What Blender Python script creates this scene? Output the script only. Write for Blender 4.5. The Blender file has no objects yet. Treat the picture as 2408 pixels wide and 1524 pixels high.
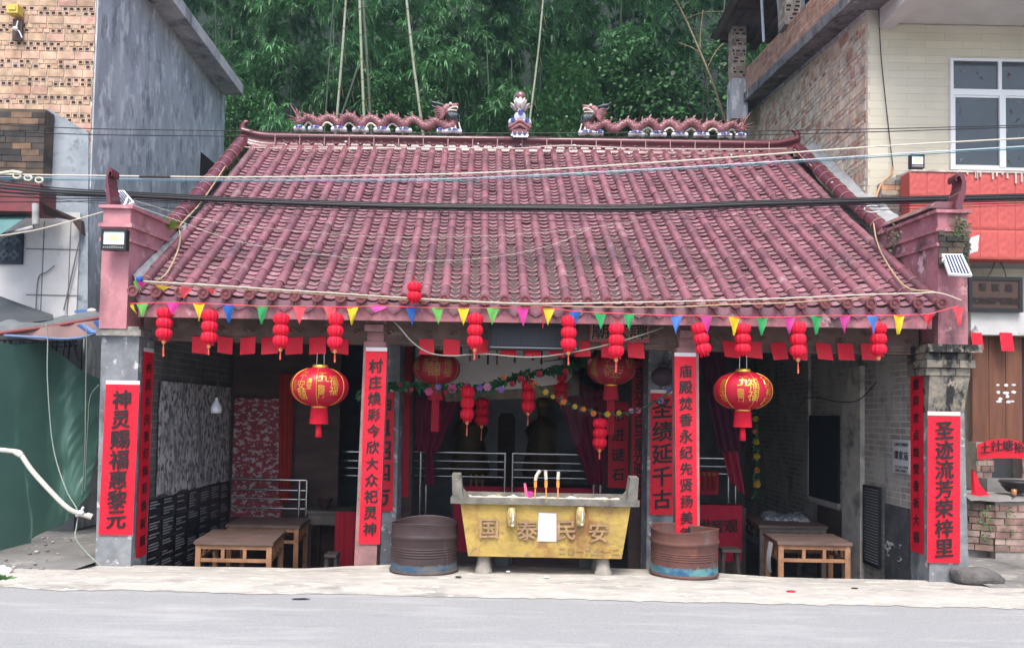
import bpy, math, random
from mathutils import Vector, Matrix, noise
random.seed(11)
S = bpy.context.scene
COL = S.collection
V = Vector
PI = math.pi

# ------------------------------------------------------------------ camera
# pixel frame used for measuring: 2408 x 1524, principal point (1204, 903)
F, CX, CY, CAMZ = 1809.0, 1204.0, 903.0, 1.36
PITCH, ROLL = math.atan(72 / 1809), math.radians(1.08)
_R0, _U0, FW = V((1, 0, 0)), V((0, -math.sin(PITCH), math.cos(PITCH))), V((0, math.cos(PITCH), math.sin(PITCH)))
RT = _R0 * math.cos(ROLL) + _U0 * math.sin(ROLL)
UP = _U0 * math.cos(ROLL) - _R0 * math.sin(ROLL)
def P(u, v, Y):
    """world point at depth Y seen at measured pixel (u, v)"""
    d = FW * F + RT * (u - CX) - UP * (v - CY)
    d *= Y / d.y
    return V((d.x, d.y, d.z + CAMZ))
def px(n, Y): return n * Y / F
cd = bpy.data.cameras.new('camera'); cam = bpy.data.objects.new('camera', cd); COL.objects.link(cam)
cd.sensor_width = 36; cd.lens = F / 2408 * 36; cd.shift_y = (903 - 762) / 2408; cd.clip_end = 600; cd.clip_start = .05
mw = Matrix((RT, UP, -FW)).transposed().to_4x4(); mw.translation = V((0, 0, CAMZ)); cam.matrix_world = mw
S.camera = cam
# ------------------------------------------------------------------ light
SUN_EL, SUN_AZ = math.radians(60), math.radians(184)     # azimuth from +Y clockwise: behind the viewer, a little to the left
w = bpy.data.worlds.new('World'); S.world = w; w.use_nodes = True
nt = w.node_tree; sky = nt.nodes.new('ShaderNodeTexSky'); sky.sky_type = 'NISHITA'; sky.sun_disc = False
sky.sun_elevation = SUN_EL; sky.sun_rotation = SUN_AZ; sky.air_density = 1.0; sky.dust_density = 4.0; sky.ozone_density = 1.0
bg = nt.nodes['Background']; bg.inputs[1].default_value = .14
nt.links.new(sky.outputs[0], bg.inputs[0])
sl = bpy.data.lights.new('sun', 'SUN'); sl.energy = 1.5; sl.angle = math.radians(24); sl.color = (1, .96, .9)
so = bpy.data.objects.new('sun', sl); COL.objects.link(so)
sd = V((math.sin(SUN_AZ) * math.cos(SUN_EL), math.cos(SUN_AZ) * math.cos(SUN_EL), math.sin(SUN_EL)))
so.rotation_euler = sd.to_track_quat('Z', 'Y').to_euler(); so.location = (0, -5, 20)
S.view_settings.view_transform = 'Standard'; S.view_settings.look = 'None'
S.view_settings.gamma = 1; S.view_settings.exposure = 1.3

# ------------------------------------------------------------------ materials
_M = {}
def M(name, c1, c2=None, sc=6, rough=.8, bump=0., bsc=None, st=(1, 1, 1), dirt=None, dirt2=None, tint=0., metal=0., coat=0., detail=6, trans=0., lo=.35, hi=.65, spec=.4):
    if name in _M: return _M[name]
    m = bpy.data.materials.new(name); m.use_nodes = True; n = m.node_tree.nodes; L = m.node_tree.links
    b = n['Principled BSDF']; b.inputs['Roughness'].default_value = rough; b.inputs['Metallic'].default_value = metal
    b.inputs['Coat Weight'].default_value = coat; b.inputs['Coat Roughness'].default_value = .12; b.inputs['Specular IOR Level'].default_value = spec
    tc = n.new('ShaderNodeTexCoord'); mp = n.new('ShaderNodeMapping'); mp.inputs['Scale'].default_value = st
    L.new(tc.outputs['Object'], mp.inputs[0])
    def nz(s, d=detail, r=.6):
        t = n.new('ShaderNodeTexNoise'); t.inputs['Scale'].default_value = s; t.inputs['Detail'].default_value = d; t.inputs['Roughness'].default_value = r
        L.new(mp.outputs[0], t.inputs['Vector']); return t.outputs['Fac']
    def ramp(f, a, c, ca, cb):
        r = n.new('ShaderNodeValToRGB'); e = r.color_ramp.elements; e[0].position = a; e[1].position = c; e[0].color = (*ca, 1); e[1].color = (*cb, 1)
        L.new(f, r.inputs[0]); return r.outputs[0]
    def mix(f, a, c, mode='MIX'):
        x = n.new('ShaderNodeMix'); x.data_type = 'RGBA'; x.blend_type = mode
        for k, val in ((0, f), (6, a), (7, c)):
            if hasattr(val, 'links'): L.new(val, x.inputs[k])
            else: x.inputs[k].default_value = val if k == 0 else (*val, 1)
        return x.outputs[2]
    col = ramp(nz(sc), lo, hi, c1, c2) if c2 else None
    if col is None:
        r = n.new('ShaderNodeRGB'); r.outputs[0].default_value = (*c1, 1); col = r.outputs[0]
    for d in (dirt, dirt2):
        if d:   # (colour, lo, hi, scale[, stretch])
            mp2 = n.new('ShaderNodeMapping'); mp2.inputs['Scale'].default_value = d[4] if len(d) > 4 else (1, 1, 1)
            mp2.inputs['Location'].default_value = (d[3] * .7, 3.1, 1.7); L.new(tc.outputs['Object'], mp2.inputs[0])
            t = n.new('ShaderNodeTexNoise'); t.inputs['Scale'].default_value = d[3]; t.inputs['Detail'].default_value = 8; t.inputs['Roughness'].default_value = .65
            L.new(mp2.outputs[0], t.inputs['Vector'])
            f = ramp(t.outputs['Fac'], d[1], d[2], (0, 0, 0), (1, 1, 1)); col = mix(f, col, d[0])
    if tint:
        a = n.new('ShaderNodeAttribute'); a.attribute_name = 'tint'
        mr = n.new('ShaderNodeMapRange'); mr.inputs[3].default_value = 1 - tint; mr.inputs[4].default_value = 1 + tint
        L.new(a.outputs['Fac'], mr.inputs[0])
        h = n.new('ShaderNodeHueSaturation'); L.new(mr.outputs[0], h.inputs['Value']); L.new(col, h.inputs['Color']); col = h.outputs[0]
    L.new(col, b.inputs['Base Color'])
    if bump:
        bp = n.new('ShaderNodeBump'); bp.inputs['Strength'].default_value = bump; bp.inputs['Distance'].default_value = .02
        L.new(nz(bsc or sc * 3, 8), bp.inputs['Height']); L.new(bp.outputs[0], b.inputs['Normal'])
    if trans:
        tr = n.new('ShaderNodeBsdfTranslucent'); L.new(col, tr.inputs[0]); ms = n.new('ShaderNodeMixShader'); ms.inputs[0].default_value = trans
        L.new(b.outputs[0], ms.inputs[1]); L.new(tr.outputs[0], ms.inputs[2]); L.new(ms.outputs[0], n['Material Output'].inputs[0])
    _M[name] = m; return m
def ramp_tint(name, stops, rough=.85, bump=.3, bsc=30, nscale=9, namt=.35):
    """colour chosen per face by its 'tint' value (bricks of different firing)"""
    m = bpy.data.materials.new(name); m.use_nodes = True; n = m.node_tree.nodes; L = m.node_tree.links; b = n['Principled BSDF']; b.inputs['Roughness'].default_value = rough
    a = n.new('ShaderNodeAttribute'); a.attribute_name = 'tint'; r = n.new('ShaderNodeValToRGB'); r.color_ramp.interpolation = 'LINEAR'
    e = r.color_ramp.elements
    while len(e) < len(stops): e.new(.5)
    for i, c in enumerate(stops): e[i].position = i / (len(stops) - 1); e[i].color = (*c, 1)
    L.new(a.outputs['Fac'], r.inputs[0])
    tc = n.new('ShaderNodeTexCoord'); t = n.new('ShaderNodeTexNoise'); t.inputs['Scale'].default_value = nscale; t.inputs['Detail'].default_value = 8; L.new(tc.outputs['Object'], t.inputs['Vector'])
    mr = n.new('ShaderNodeMapRange'); mr.inputs[1].default_value = .3; mr.inputs[2].default_value = .7; mr.inputs[3].default_value = 1 - namt; mr.inputs[4].default_value = 1 + namt; L.new(t.outputs['Fac'], mr.inputs[0])
    h = n.new('ShaderNodeHueSaturation'); L.new(mr.outputs[0], h.inputs['Value']); L.new(r.outputs[0], h.inputs['Color']); L.new(h.outputs[0], b.inputs['Base Color'])
    bp = n.new('ShaderNodeBump'); bp.inputs['Strength'].default_value = bump; bp.inputs['Distance'].default_value = .01
    t2 = n.new('ShaderNodeTexNoise'); t2.inputs['Scale'].default_value = bsc; L.new(tc.outputs['Object'], t2.inputs['Vector']); L.new(t2.outputs['Fac'], bp.inputs['Height']); L.new(bp.outputs[0], b.inputs['Normal'])
    return m
def brickmat(name, axis, c1, c2, mortar, bw=.24, bh=.065, dirt=None, dirt2=None, rough=.9):
    """brick texture on a flat wall, axis 'x' (wall along X) or 'y' (wall along Y)"""
    m = bpy.data.materials.new(name); m.use_nodes = True; n = m.node_tree.nodes; L = m.node_tree.links; b = n['Principled BSDF']; b.inputs['Roughness'].default_value = rough
    tc = n.new('ShaderNodeTexCoord'); sp = n.new('ShaderNodeSeparateXYZ'); cb = n.new('ShaderNodeCombineXYZ'); L.new(tc.outputs['Object'], sp.inputs[0])
    L.new(sp.outputs[0 if axis == 'x' else 1], cb.inputs[0]); L.new(sp.outputs[2], cb.inputs[1])
    t = n.new('ShaderNodeTexBrick'); L.new(cb.outputs[0], t.inputs[0])
    for k, val in (('Color1', (*c1, 1)), ('Color2', (*c2, 1)), ('Mortar', (*mortar, 1)), ('Scale', 1), ('Mortar Size', .006), ('Mortar Smooth', .3), ('Brick Width', bw), ('Row Height', bh)): t.inputs[k].default_value = val
    col = t.outputs[0]
    for d in (dirt, dirt2):
        if d:
            mp = n.new('ShaderNodeMapping'); mp.inputs['Scale'].default_value = d[4] if len(d) > 4 else (1, 1, 1); L.new(tc.outputs['Object'], mp.inputs[0]); mp.inputs['Location'].default_value = (d[3], 1, 2)
            z = n.new('ShaderNodeTexNoise'); z.inputs['Scale'].default_value = d[3]; z.inputs['Detail'].default_value = 9; z.inputs['Roughness'].default_value = .65; L.new(mp.outputs[0], z.inputs['Vector'])
            r = n.new('ShaderNodeValToRGB'); r.color_ramp.elements[0].position = d[1]; r.color_ramp.elements[1].position = d[2]; L.new(z.outputs['Fac'], r.inputs[0])
            x = n.new('ShaderNodeMix'); x.data_type = 'RGBA'; L.new(r.outputs[0], x.inputs[0]); L.new(col, x.inputs[6]); x.inputs[7].default_value = (*d[0], 1); col = x.outputs[2]
    L.new(col, b.inputs['Base Color'])
    bp = n.new('ShaderNodeBump'); bp.inputs['Strength'].default_value = .5; bp.inputs['Distance'].default_value = .01
    L.new(t.outputs['Fac'], bp.inputs['Height']); bp.invert = True; L.new(bp.outputs[0], b.inputs['Normal'])
    return m

# ------------------------------------------------------------------ mesh builder
class MB:
    def __init__(s): s.v = []; s.f = []; s.m = []; s.s = []; s.t = []
    def add(s, vs, fs, m=0, sm=False, t=None):
        b = len(s.v); s.v += [V(x) for x in vs]
        if t is None: t = random.random()
        for f in fs: s.f.append([i + b for i in f]); s.m.append(m); s.s.append(sm); s.t.append(t)
        return s
    def box(s, x0, x1, y0, y1, z0, z1, m=0, t=None, X=None):
        vs = [V((x, y, z)) for z in (z0, z1) for y in (y0, y1) for x in (x0, x1)]
        if X: vs = [X @ q for q in vs]
        return s.add(vs, [(0, 2, 3, 1), (4, 5, 7, 6), (0, 1, 5, 4), (2, 6, 7, 3), (0, 4, 6, 2), (1, 3, 7, 5)], m, False, t)
    def hexa(s, lo, hi, m=0, t=None):    # two matching quads
        return s.add(list(lo) + list(hi), [(3, 2, 1, 0), (4, 5, 6, 7), (0, 1, 5, 4), (1, 2, 6, 5), (2, 3, 7, 6), (3, 0, 4, 7)], m, False, t)
    def tube(s, pts, r, n=8, m=0, sm=True, cap=True, t=None, flat=1.):
        pts = [V(p) for p in pts]; k = len(pts); rs = list(r) if hasattr(r, '__len__') else [r] * k
        T = [(pts[min(i + 1, k - 1)] - pts[max(i - 1, 0)]).normalized() for i in range(k)]
        a = V((0, 0, 1)) if abs(T[0].z) < .9 else V((1, 0, 0)); N = (a - T[0] * a.dot(T[0])).normalized(); vs = []
        for i in range(k):
            N = (N - T[i] * N.dot(T[i])).normalized(); B = T[i].cross(N)
            for j in range(n):
                q = 2 * PI * j / n; vs.append(pts[i] + (N * math.cos(q) * flat + B * math.sin(q)) * rs[i])
        fs = [(i * n + j, i * n + (j + 1) % n, (i + 1) * n + (j + 1) % n, (i + 1) * n + j) for i in range(k - 1) for j in range(n)]
        s.add(vs, fs, m, sm, t)
        if cap: s.add(vs[:n], [tuple(range(n - 1, -1, -1))], m, False, t); s.add(vs[-n:], [tuple(range(n))], m, False, t)
        return s
    def lathe(s, prof, c=(0, 0, 0), n=24, m=0, sm=True, rib=None, X=None, t=None):
        c = V(c); vs = []; k = len(prof)
        for r, z in prof:
            for j in range(n):
                q = 2 * PI * j / n; rr = r * (rib(q) if rib else 1); p = V((rr * math.cos(q), rr * math.sin(q), z)); vs.append(c + (X @ p if X else p))
        return s.add(vs, [(i * n + j, i * n + (j + 1) % n, (i + 1) * n + (j + 1) % n, (i + 1) * n + j) for i in range(k - 1) for j in range(n)], m, sm, t)
    def ell(s, c, rx, ry, rz, nu=14, nv=9, m=0, t=None, X=None):
        vs = []; c = V(c)
        for i in range(nv + 1):
            a = -PI / 2 + PI * i / nv
            for j in range(nu):
                q = 2 * PI * j / nu; p = V((rx * math.cos(a) * math.cos(q), ry * math.cos(a) * math.sin(q), rz * math.sin(a))); vs.append(c + (X @ p if X else p))
        return s.add(vs, [(i * nu + j, i * nu + (j + 1) % nu, (i + 1) * nu + (j + 1) % nu, (i + 1) * nu + j) for i in range(nv) for j in range(nu)], m, True, t)
    def prism(s, poly, d, m=0, sm=False, t=None):     # poly: 3-D loop, extruded by vector d
        poly = [V(p) for p in poly]; d = V(d); k = len(poly)
        return s.add(poly + [p + d for p in poly], [tuple(range(k - 1, -1, -1)), tuple(range(k, 2 * k))] + [(i, (i + 1) % k, k + (i + 1) % k, k + i) for i in range(k)], m, sm, t)
    def grid(s, fn, nu, nv, m=0, sm=True, t=None):
        vs = [fn(i / nu, j / nv) for j in range(nv + 1) for i in range(nu + 1)]; k = nu + 1
        return s.add(vs, [(j * k + i, j * k + i + 1, (j + 1) * k + i + 1, (j + 1) * k + i) for j in range(nv) for i in range(nu)], m, sm, t)
    def glyph(s, ch, c, size, R=(1, 0, 0), U=(0, 0, 1), sx=1., shear=.09, m=0, bold=.012, fn=None):
        R = V(R); U = V(U); c = V(c); g = glyph(ch, 0.); N_ = R.cross(U).normalized(); j = random.random() * 9
        for k, (ox, oy) in enumerate(((0, 0), (bold, 0), (-bold, bold * .5), (0, -bold * .8), (bold * .6, bold * .8)) if bold and not fn else ((0, 0),)):
            vs = []
            for x, y in g[0]:
                x += .016 * noise.noise(V((x * 4, y * 4, j))) + ox; y += .016 * noise.noise(V((x * 4 + 7, y * 4, j))) + oy
                x2 = x * size * sx; y2 = (y + shear * x) * size
                vs.append(fn(x2, y2) if fn else c + R * x2 + U * y2 + N_ * .0004 * k)
            s.add(vs, g[1], m)
        return s
    def column(s, text, c, pitch, size, **k):          # vertical line of characters, c = centre of the line
        n_ = len(text); U = V(k.get('U', (0, 0, 1)))
        for i, ch in enumerate(text): s.glyph(ch, V(c) + U * pitch * ((n_ - 1) / 2 - i), size * random.uniform(.96, 1.06), **k)
        return s
    def build(s, name, mats, parent=None, label=None, cat=None, group=None, kind=None, local=False, base=None):
        me = bpy.data.meshes.new(name); mats = mats if isinstance(mats, (list, tuple)) else [mats]
        off = V((0, 0, 0))
        if parent is not None:
            if not local:
                q = parent
                while q is not None: off += q.location; q = q.parent
        elif not local and kind is None:
            xs = [p.x for p in s.v]; ys = [p.y for p in s.v]; off = V(base) if base else V(((min(xs) + max(xs)) / 2, (min(ys) + max(ys)) / 2, min(p.z for p in s.v)))
        me.from_pydata([p - off for p in s.v], [], s.f)
        for mt in mats: me.materials.append(mt)
        me.polygons.foreach_set('material_index', s.m); me.polygons.foreach_set('use_smooth', s.s)
        a = me.attributes.new('tint', 'FLOAT', 'FACE'); a.data.foreach_set('value', s.t); me.update()
        o = bpy.data.objects.new(name, me); COL.objects.link(o)
        if parent is not None: o.parent = parent
        elif not local: o.location = off
        tag(o, label, cat, group, kind); return o
def tag(o, label=None, cat=None, group=None, kind=None):
    if label: o['label'] = label
    if cat: o['category'] = cat
    if group: o['group'] = group
    if kind: o['kind'] = kind
    return o
def thing(name, loc, label, cat, group=None, rz=0):
    o = bpy.data.objects.new(name, None); o.empty_display_size = .1; COL.objects.link(o); o.location = V(loc); o.rotation_euler = (0, 0, rz)
    return tag(o, label, cat, group)
def dup(o, loc=None, label=None, parent=None, rot=None, scale=None):
    c = o.copy(); COL.objects.link(c)
    if parent is not None: c.parent = parent
    if loc is not None: c.location = V(loc)
    if rot is not None: c.rotation_euler = rot
    if scale is not None: c.scale = scale
    if label: c['label'] = label
    for ch in list(o.children): dup(ch, parent=c)
    return c
_G = {}
def glyph(ch, bold):
    k = (ch, bold)
    if k not in _G:
        c = bpy.data.curves.new('glyph', 'FONT'); c.body = ch; c.offset = bold; c.resolution_u = 3
        o = bpy.data.objects.new('glyph', c); COL.objects.link(o)
        me = bpy.data.meshes.new_from_object(o.evaluated_get(bpy.context.evaluated_depsgraph_get()))
        vs = [(p.co.x, p.co.y) for p in me.vertices]; fs = [tuple(p.vertices) for p in me.polygons]
        cx = (min(x for x, _ in vs) + max(x for x, _ in vs)) / 2; cy = (min(y for _, y in vs) + max(y for _, y in vs)) / 2
        _G[k] = ([((x - cx) / .95, (y - cy) / .95) for x, y in vs], fs)
        bpy.data.objects.remove(o); bpy.data.curves.remove(c); bpy.data.meshes.remove(me)
    return _G[k]
def lerp(a, b, t): return a + (b - a) * t
def poly(pts, n=12):
    """smooth curve (Catmull-Rom) through points"""
    pts = [V(p) for p in pts]; q = [pts[0]] + pts + [pts[-1]]; out = []
    for i in range(1, len(q) - 2):
        for k in range(n):
            t = k / n; a, b, c, d = q[i - 1], q[i], q[i + 1], q[i + 2]
            out.append(.5 * ((2 * b) + (c - a) * t + (2 * a - 5 * b + 4 * c - d) * t * t + (3 * b - a - 3 * c + d) * t ** 3))
    return out + [pts[-1]]
def nz(x, y, z=0): return noise.noise(V((x, y, z)))

# shared colours
RED = M('red_paper', (.62, .004, .025), (.5, .003, .02), sc=2.4, rough=.55, bump=.7, bsc=6)
INK = M('black_ink', (.012, .011, .013), rough=.6)
WHITE = M('white_paper', (.62, .62, .65), (.54, .54, .57), sc=4, rough=.7)
PINK = M('pink_limewash', (.48, .23, .255), (.41, .175, .2), sc=4, rough=.9, bump=.25, bsc=9, dirt=((.2, .1, .105), .5, .72, 3, (1, 1, .45)), dirt2=((.6, .36, .38), .6, .75, 5))
GREYP = M('grey_render', (.23, .245, .26), (.14, .15, .165), sc=6, rough=.9, bump=.4, bsc=18, dirt=((.045, .047, .05), .54, .68, 3, (1, 1, .4)), dirt2=((.46, .46, .46), .58, .63, 8))
DARKW = M('dark_wood', (.085, .055, .05), (.05, .035, .034), sc=8, rough=.8, bump=.2, st=(.3, 1, 1))
BLACK = M('black_plastic', (.012, .013, .016), rough=.5)
STEEL = M('stainless_steel', (.55, .57, .6), rough=.22, metal=1)
GOLD = M('gold_foil', (.75, .5, .07), rough=.32, metal=.75)
HONEY = M('red_tissue', (.85, .007, .05), (.7, .004, .03), sc=10, rough=.6, trans=.25)

# ================================================================== ground
ASPH = M('asphalt', (.295, .302, .306), (.235, .243, .248), sc=70, rough=.9, bump=.35, bsc=120, dirt=((.36, .362, .362), .5, .75, 1.3, (.6, 3, 1)), dirt2=((.22, .226, .236), .6, .74, 3.2, (.5, 3, 1)))
CONC = M('apron_concrete', (.43, .412, .372), (.34, .328, .303), sc=5, rough=.9, bump=.6, bsc=30, st=(.7, 1.5, 1), dirt=((.23, .222, .21), .53, .66, 3.2, (.6, 1.5, 1)), dirt2=((.6, .57, .5), .57, .64, 7, (.7, 1.8, 1)))
SIDE = M('yard_concrete', (.2, .195, .19), (.13, .128, .125), sc=2, rough=.95, bump=.5, bsc=22, dirt=((.3, .28, .25), .56, .66, 5), dirt2=((.07, .065, .06), .6, .75, 2.5))
FLOORM = M('dark_floor', (.17, .175, .185), (.12, .125, .13), sc=3, rough=.7)
HX0, HX1, HY0, HY1, FZ = -3.66, 4.06, 6.98, 13.2, -.55      # the sunken temple floor
g = MB()
xs, ys = [-80, HX0, HX1, 80], [-60, 5.9, HY1, 90]
for i in range(3):
    for j in range(3):
        if (i, j) != (1, 1): g.add([(xs[i], ys[j], -.012), (xs[i + 1], ys[j], -.012), (xs[i + 1], ys[j + 1], -.012), (xs[i], ys[j + 1], -.012)], [(0, 1, 2, 3)])
g.build('ground', SIDE, kind='structure')
g = MB(); g.box(HX0, HX1, HY0, HY1, FZ - .1, FZ); g.build('floor', FLOORM, kind='structure')
g = MB(); g.grid(lambda a, b: V((lerp(-40, 40, a), lerp(-9, 5.95, b), -.004)), 20, 6); g.build('road', ASPH, kind='structure')
def apron(a, b):
    x = lerp(-5.6, 9, a)
    f = 5.78 + .05 * nz(x * 1.3, 3) + .04 * nz(x * 5, 9) + .03 * nz(x * 14, 2) - .012 * (x if x > 0 else 0)
    if x < -3.3: f += .10 * (-3.3 - x)
    bk = 6.97 if -3.9 < x < 4.2 else 6.97 - .35 * min(1, max(0, (abs(x) - 4.05)) / .8)
    y = lerp(f, bk, b); wx = min(1, max(.3, .3 + .7 * max(-1.0 - x, x - 1.5) / .9)); dip = min(1, max(0, (y - 6.15) / .8)); dip = dip * dip * (3 - 2 * dip) * .075 * wx; e = min(1, min(b, 1 - b) * 6) if not -3.9 < x < 4.2 else min(1, b * 6)
    return V((x, y, -dip + .022 * e + .006 * nz(x * 2, y * 3) * e))
g = MB(); g.grid(apron, 420, 14); g.build('pavement', CONC, kind='structure')
# low retaining face below the apron's back edge is the temple's plinth (built with the temple)
# ================================================================== temple
T = thing('temple', (.2, 7, 0), 'low temple with maroon glazed tile roof and open dark front', 'temple')
GLAZE = M('maroon_glaze', (.22, .082, .1), (.175, .062, .078), sc=2.2, rough=.3, bump=.06, bsc=12, tint=.25, coat=.5, dirt=((.33, .22, .23), .58, .74, 3.5), dirt2=((.11, .06, .062), .52, .72, 2.3))
MORT = M('tile_mortar', (.34, .2, .205), rough=.9)
PAN = M('pan_tile', (.28, .14, .165), (.21, .1, .125), sc=3, rough=.5, tint=.2, coat=.25, dirt=((.36, .27, .28), .58, .76, 4), dirt2=((.12, .075, .07), .54, .72, 2.3))
RIDGE = M('ridge_glaze', (.13, .03, .042), (.095, .022, .032), sc=3, rough=.3, bump=.1, coat=.3, dirt=((.25, .12, .13), .64, .8, 5))
eu = [310.4, 364.8, 421.5, 476, 528.6, 583, 637, 690, 743, 798, 846, 897, 946.5, 994, 1041, 1088, 1135.7, 1183, 1231.5, 1282, 1331, 1379, 1426, 1476, 1524, 1573, 1621, 1673.5, 1726, 1778.5, 1829, 1881, 1936, 1988, 2043, 2098, 2154, 2209]
NR = len(eu); YE, YT = 6.8, 10.2
XE = [(u - 1204) / F * YE + .0 for u in eu]
XT = [lerp(-3.515, 3.61, (x - XE[0]) / (XE[-1] - XE[0])) for x in XE]
def ze(x): t = (x - .15) / 3.6; return 2.365 + .035 * t * t + .012 * t
def zt(x): return 4.885 + .012 * x / 3.6
def row(i, t):       # i may be fractional
    k = min(int(i), NR - 2); fr = i - k
    xe, xt = lerp(XE[k], XE[k + 1], fr), lerp(XT[k], XT[k + 1], fr)
    sag = -.05 * math.sin(PI * t)
    return V((lerp(xe, xt, t), lerp(YE, YT, t), lerp(ze(xe), zt(xt), t) + sag))
def zroof(x, y): t = (y - YE) / (YT - YE); return lerp(ze(x), zt(x), t) - .05 * math.sin(PI * min(1, max(0, t)))
def roll_tile(mb, p0, p1, nseg, r=.057, mort=1, arc=1.08, k=8, j0=0):
    D = (p1 - p0); d = D.normalized(); s = V((1, 0, 0)); s = (s - d * s.dot(d)).normalized(); n = s.cross(d)
    for q in range(nseg):
        tt = random.random(); a = p0 + D * (q / nseg); b = p0 + D * ((q + 1) / nseg + .004); r0, r1 = r * random.uniform(1.05, 1.11), r * .97
        off = s * random.uniform(-.004, .004)
        def ring(c, rr): return [c + off + s * math.cos(PI * (.5 - arc / 2) + PI * arc * j / k) * rr + n * math.sin(PI * (.5 - arc / 2) + PI * arc * j / k) * rr for j in range(k + 1)]
        A = ring(a, r0); A2 = ring(a, r0 * .93); B = ring(b, r1); m0 = ring(a + d * .010, r0 * 1.004)
        mb.add(A2 + A, [(j, j + 1, k + 2 + j, k + 1 + j) for j in range(k)], mort, False, tt)
        mb.add(A + m0, [(j, j + 1, k + 2 + j, k + 1 + j) for j in range(k)], mort if random.random() < .75 else 0, True, tt)
        mb.add(m0 + B, [(j, j + 1, k + 2 + j, k + 1 + j) for j in range(k)], 0, True, tt)
rt = MB()
for i in range(NR):
    p0, p1, pm = row(i, 0), row(i, 1), row(i, .5)
    roll_tile(rt, p0, pm, 9, .045); roll_tile(rt, pm, p1, 10, .045)
rt.build('roll_tiles', [GLAZE, MORT], T)
pn = MB(); NP = 44
for i in range(NR - 1):
    for k in range(NP):
        t0, t1 = k / NP, (k + 1.1) / NP; vs = []; tt = random.random(); K = 6; jit = random.uniform(-.005, .005) + (random.uniform(.004, .012) if random.random() < .04 else 0)
        for t, lift in ((t0, .016 + jit), (t0, .021 + jit), (t1, .004)):
            a, b = row(i, t), row(i + 1, t); dY = row(i, t1) - row(i, t0); nn = V((1, 0, 0)).cross(dY).normalized()
            for j in range(K + 1):
                f = .06 + .88 * j / K; c = (2 * (j / K) - 1); vs.append(a.lerp(b, f) + nn * (lift - .034 + .034 * c * c) - (nn * .016 if (lift < .018 + jit and t == t0) else V((0, 0, 0))))
        n1 = K + 1
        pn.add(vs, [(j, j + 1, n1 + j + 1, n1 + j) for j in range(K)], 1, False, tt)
        pn.add(vs, [(n1 + j, n1 + j + 1, 2 * n1 + j + 1, 2 * n1 + j) for j in range(K)], 0, True, tt)
pn.build('pan_tiles', [PAN, M('pan_lip_shade', (.075, .036, .044), rough=.9)], T)  # dark lip faces paint in the shadow under each tile edge
# end discs and drip tiles along the eave
for i in range(NR):
    ec = MB(); c = row(i, 0) + V((0, -.04, 0)); X = Matrix.Rotation(PI / 2, 3, 'X')
    ec.lathe([(.001, .016), (.015, .016), (.02, .010), (.028, .010), (.033, .02), (.049, .02), (.051, .012), (.051, -.02)], c, 20, 0, False, X=X)
    ec.build('eave_disc', [M('disc_glaze', (.2, .065, .07), (.14, .04, .048), sc=9, rough=.5, bump=.2, bsc=40)], T)
for i in range(NR - 1):
    dt = MB()
    a, b = row(i, 0), row(i + 1, 0); wd = (b.x - a.x) * .92; c = (a + b) / 2 + V((0, -.012 - .004 * (i % 2), -.02)); pts = []
    for j in range(15):
        q = j / 14; x = (q - .5) * wd; z = -.028 - .075 * (1 - abs(2 * q - 1) ** 2.6) - (.014 * (1 - abs(2 * q - 1) * 5) if abs(2 * q - 1) < .2 else 0); pts.append(c + V((x, 0, z)))
    top = [c + V(((.5 - j / 6) * wd, 0, .02 - .036 * (1 - (1 - j / 3) ** 2))) for j in range(7)]
    dt.prism(pts + top, (0, .016, 0), 0)
    inner = [c + (p - c) * .78 + V((0, -.004, -.008)) for p in pts + top]; dt.prism(inner, (0, .005, 0), 0)
    dt.build('drip_tile', [M('drip_glaze', (.24, .12, .15), (.17, .08, .105), sc=7, rough=.5, bump=.2, bsc=30)], T)
# roof deck (front and back slopes) and rear tiles
dk = MB()
XL, XR = -3.62, 3.98
def deck(y, x, dz): return V((x, y, zroof(x, y) + dz))
for (ya, yb) in ((6.83, 8.5), (8.5, YT + .1)):
    dk.hexa([deck(ya, XL + .26, -.12), deck(ya, XR - .26, -.12), deck(yb, XR - .1, -.12), deck(yb, XL + .1, -.12)], [deck(ya, XL + .26, -.055), deck(ya, XR - .26, -.055), deck(yb, XR - .1, -.055), deck(yb, XL + .1, -.055)])
zr = zt(0)
dk.hexa([(XL, YT + .1, zr - .1), (XR, YT + .1, zr - .1), (XR, 13.5, 2.4), (XL, 13.5, 2.4)], [(XL, YT + .1, zr + .02), (XR, YT + .1, zr + .02), (XR, 13.5, 2.5), (XL, 13.5, 2.5)])
dk.build('roof_deck', [DARKW], T)
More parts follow.
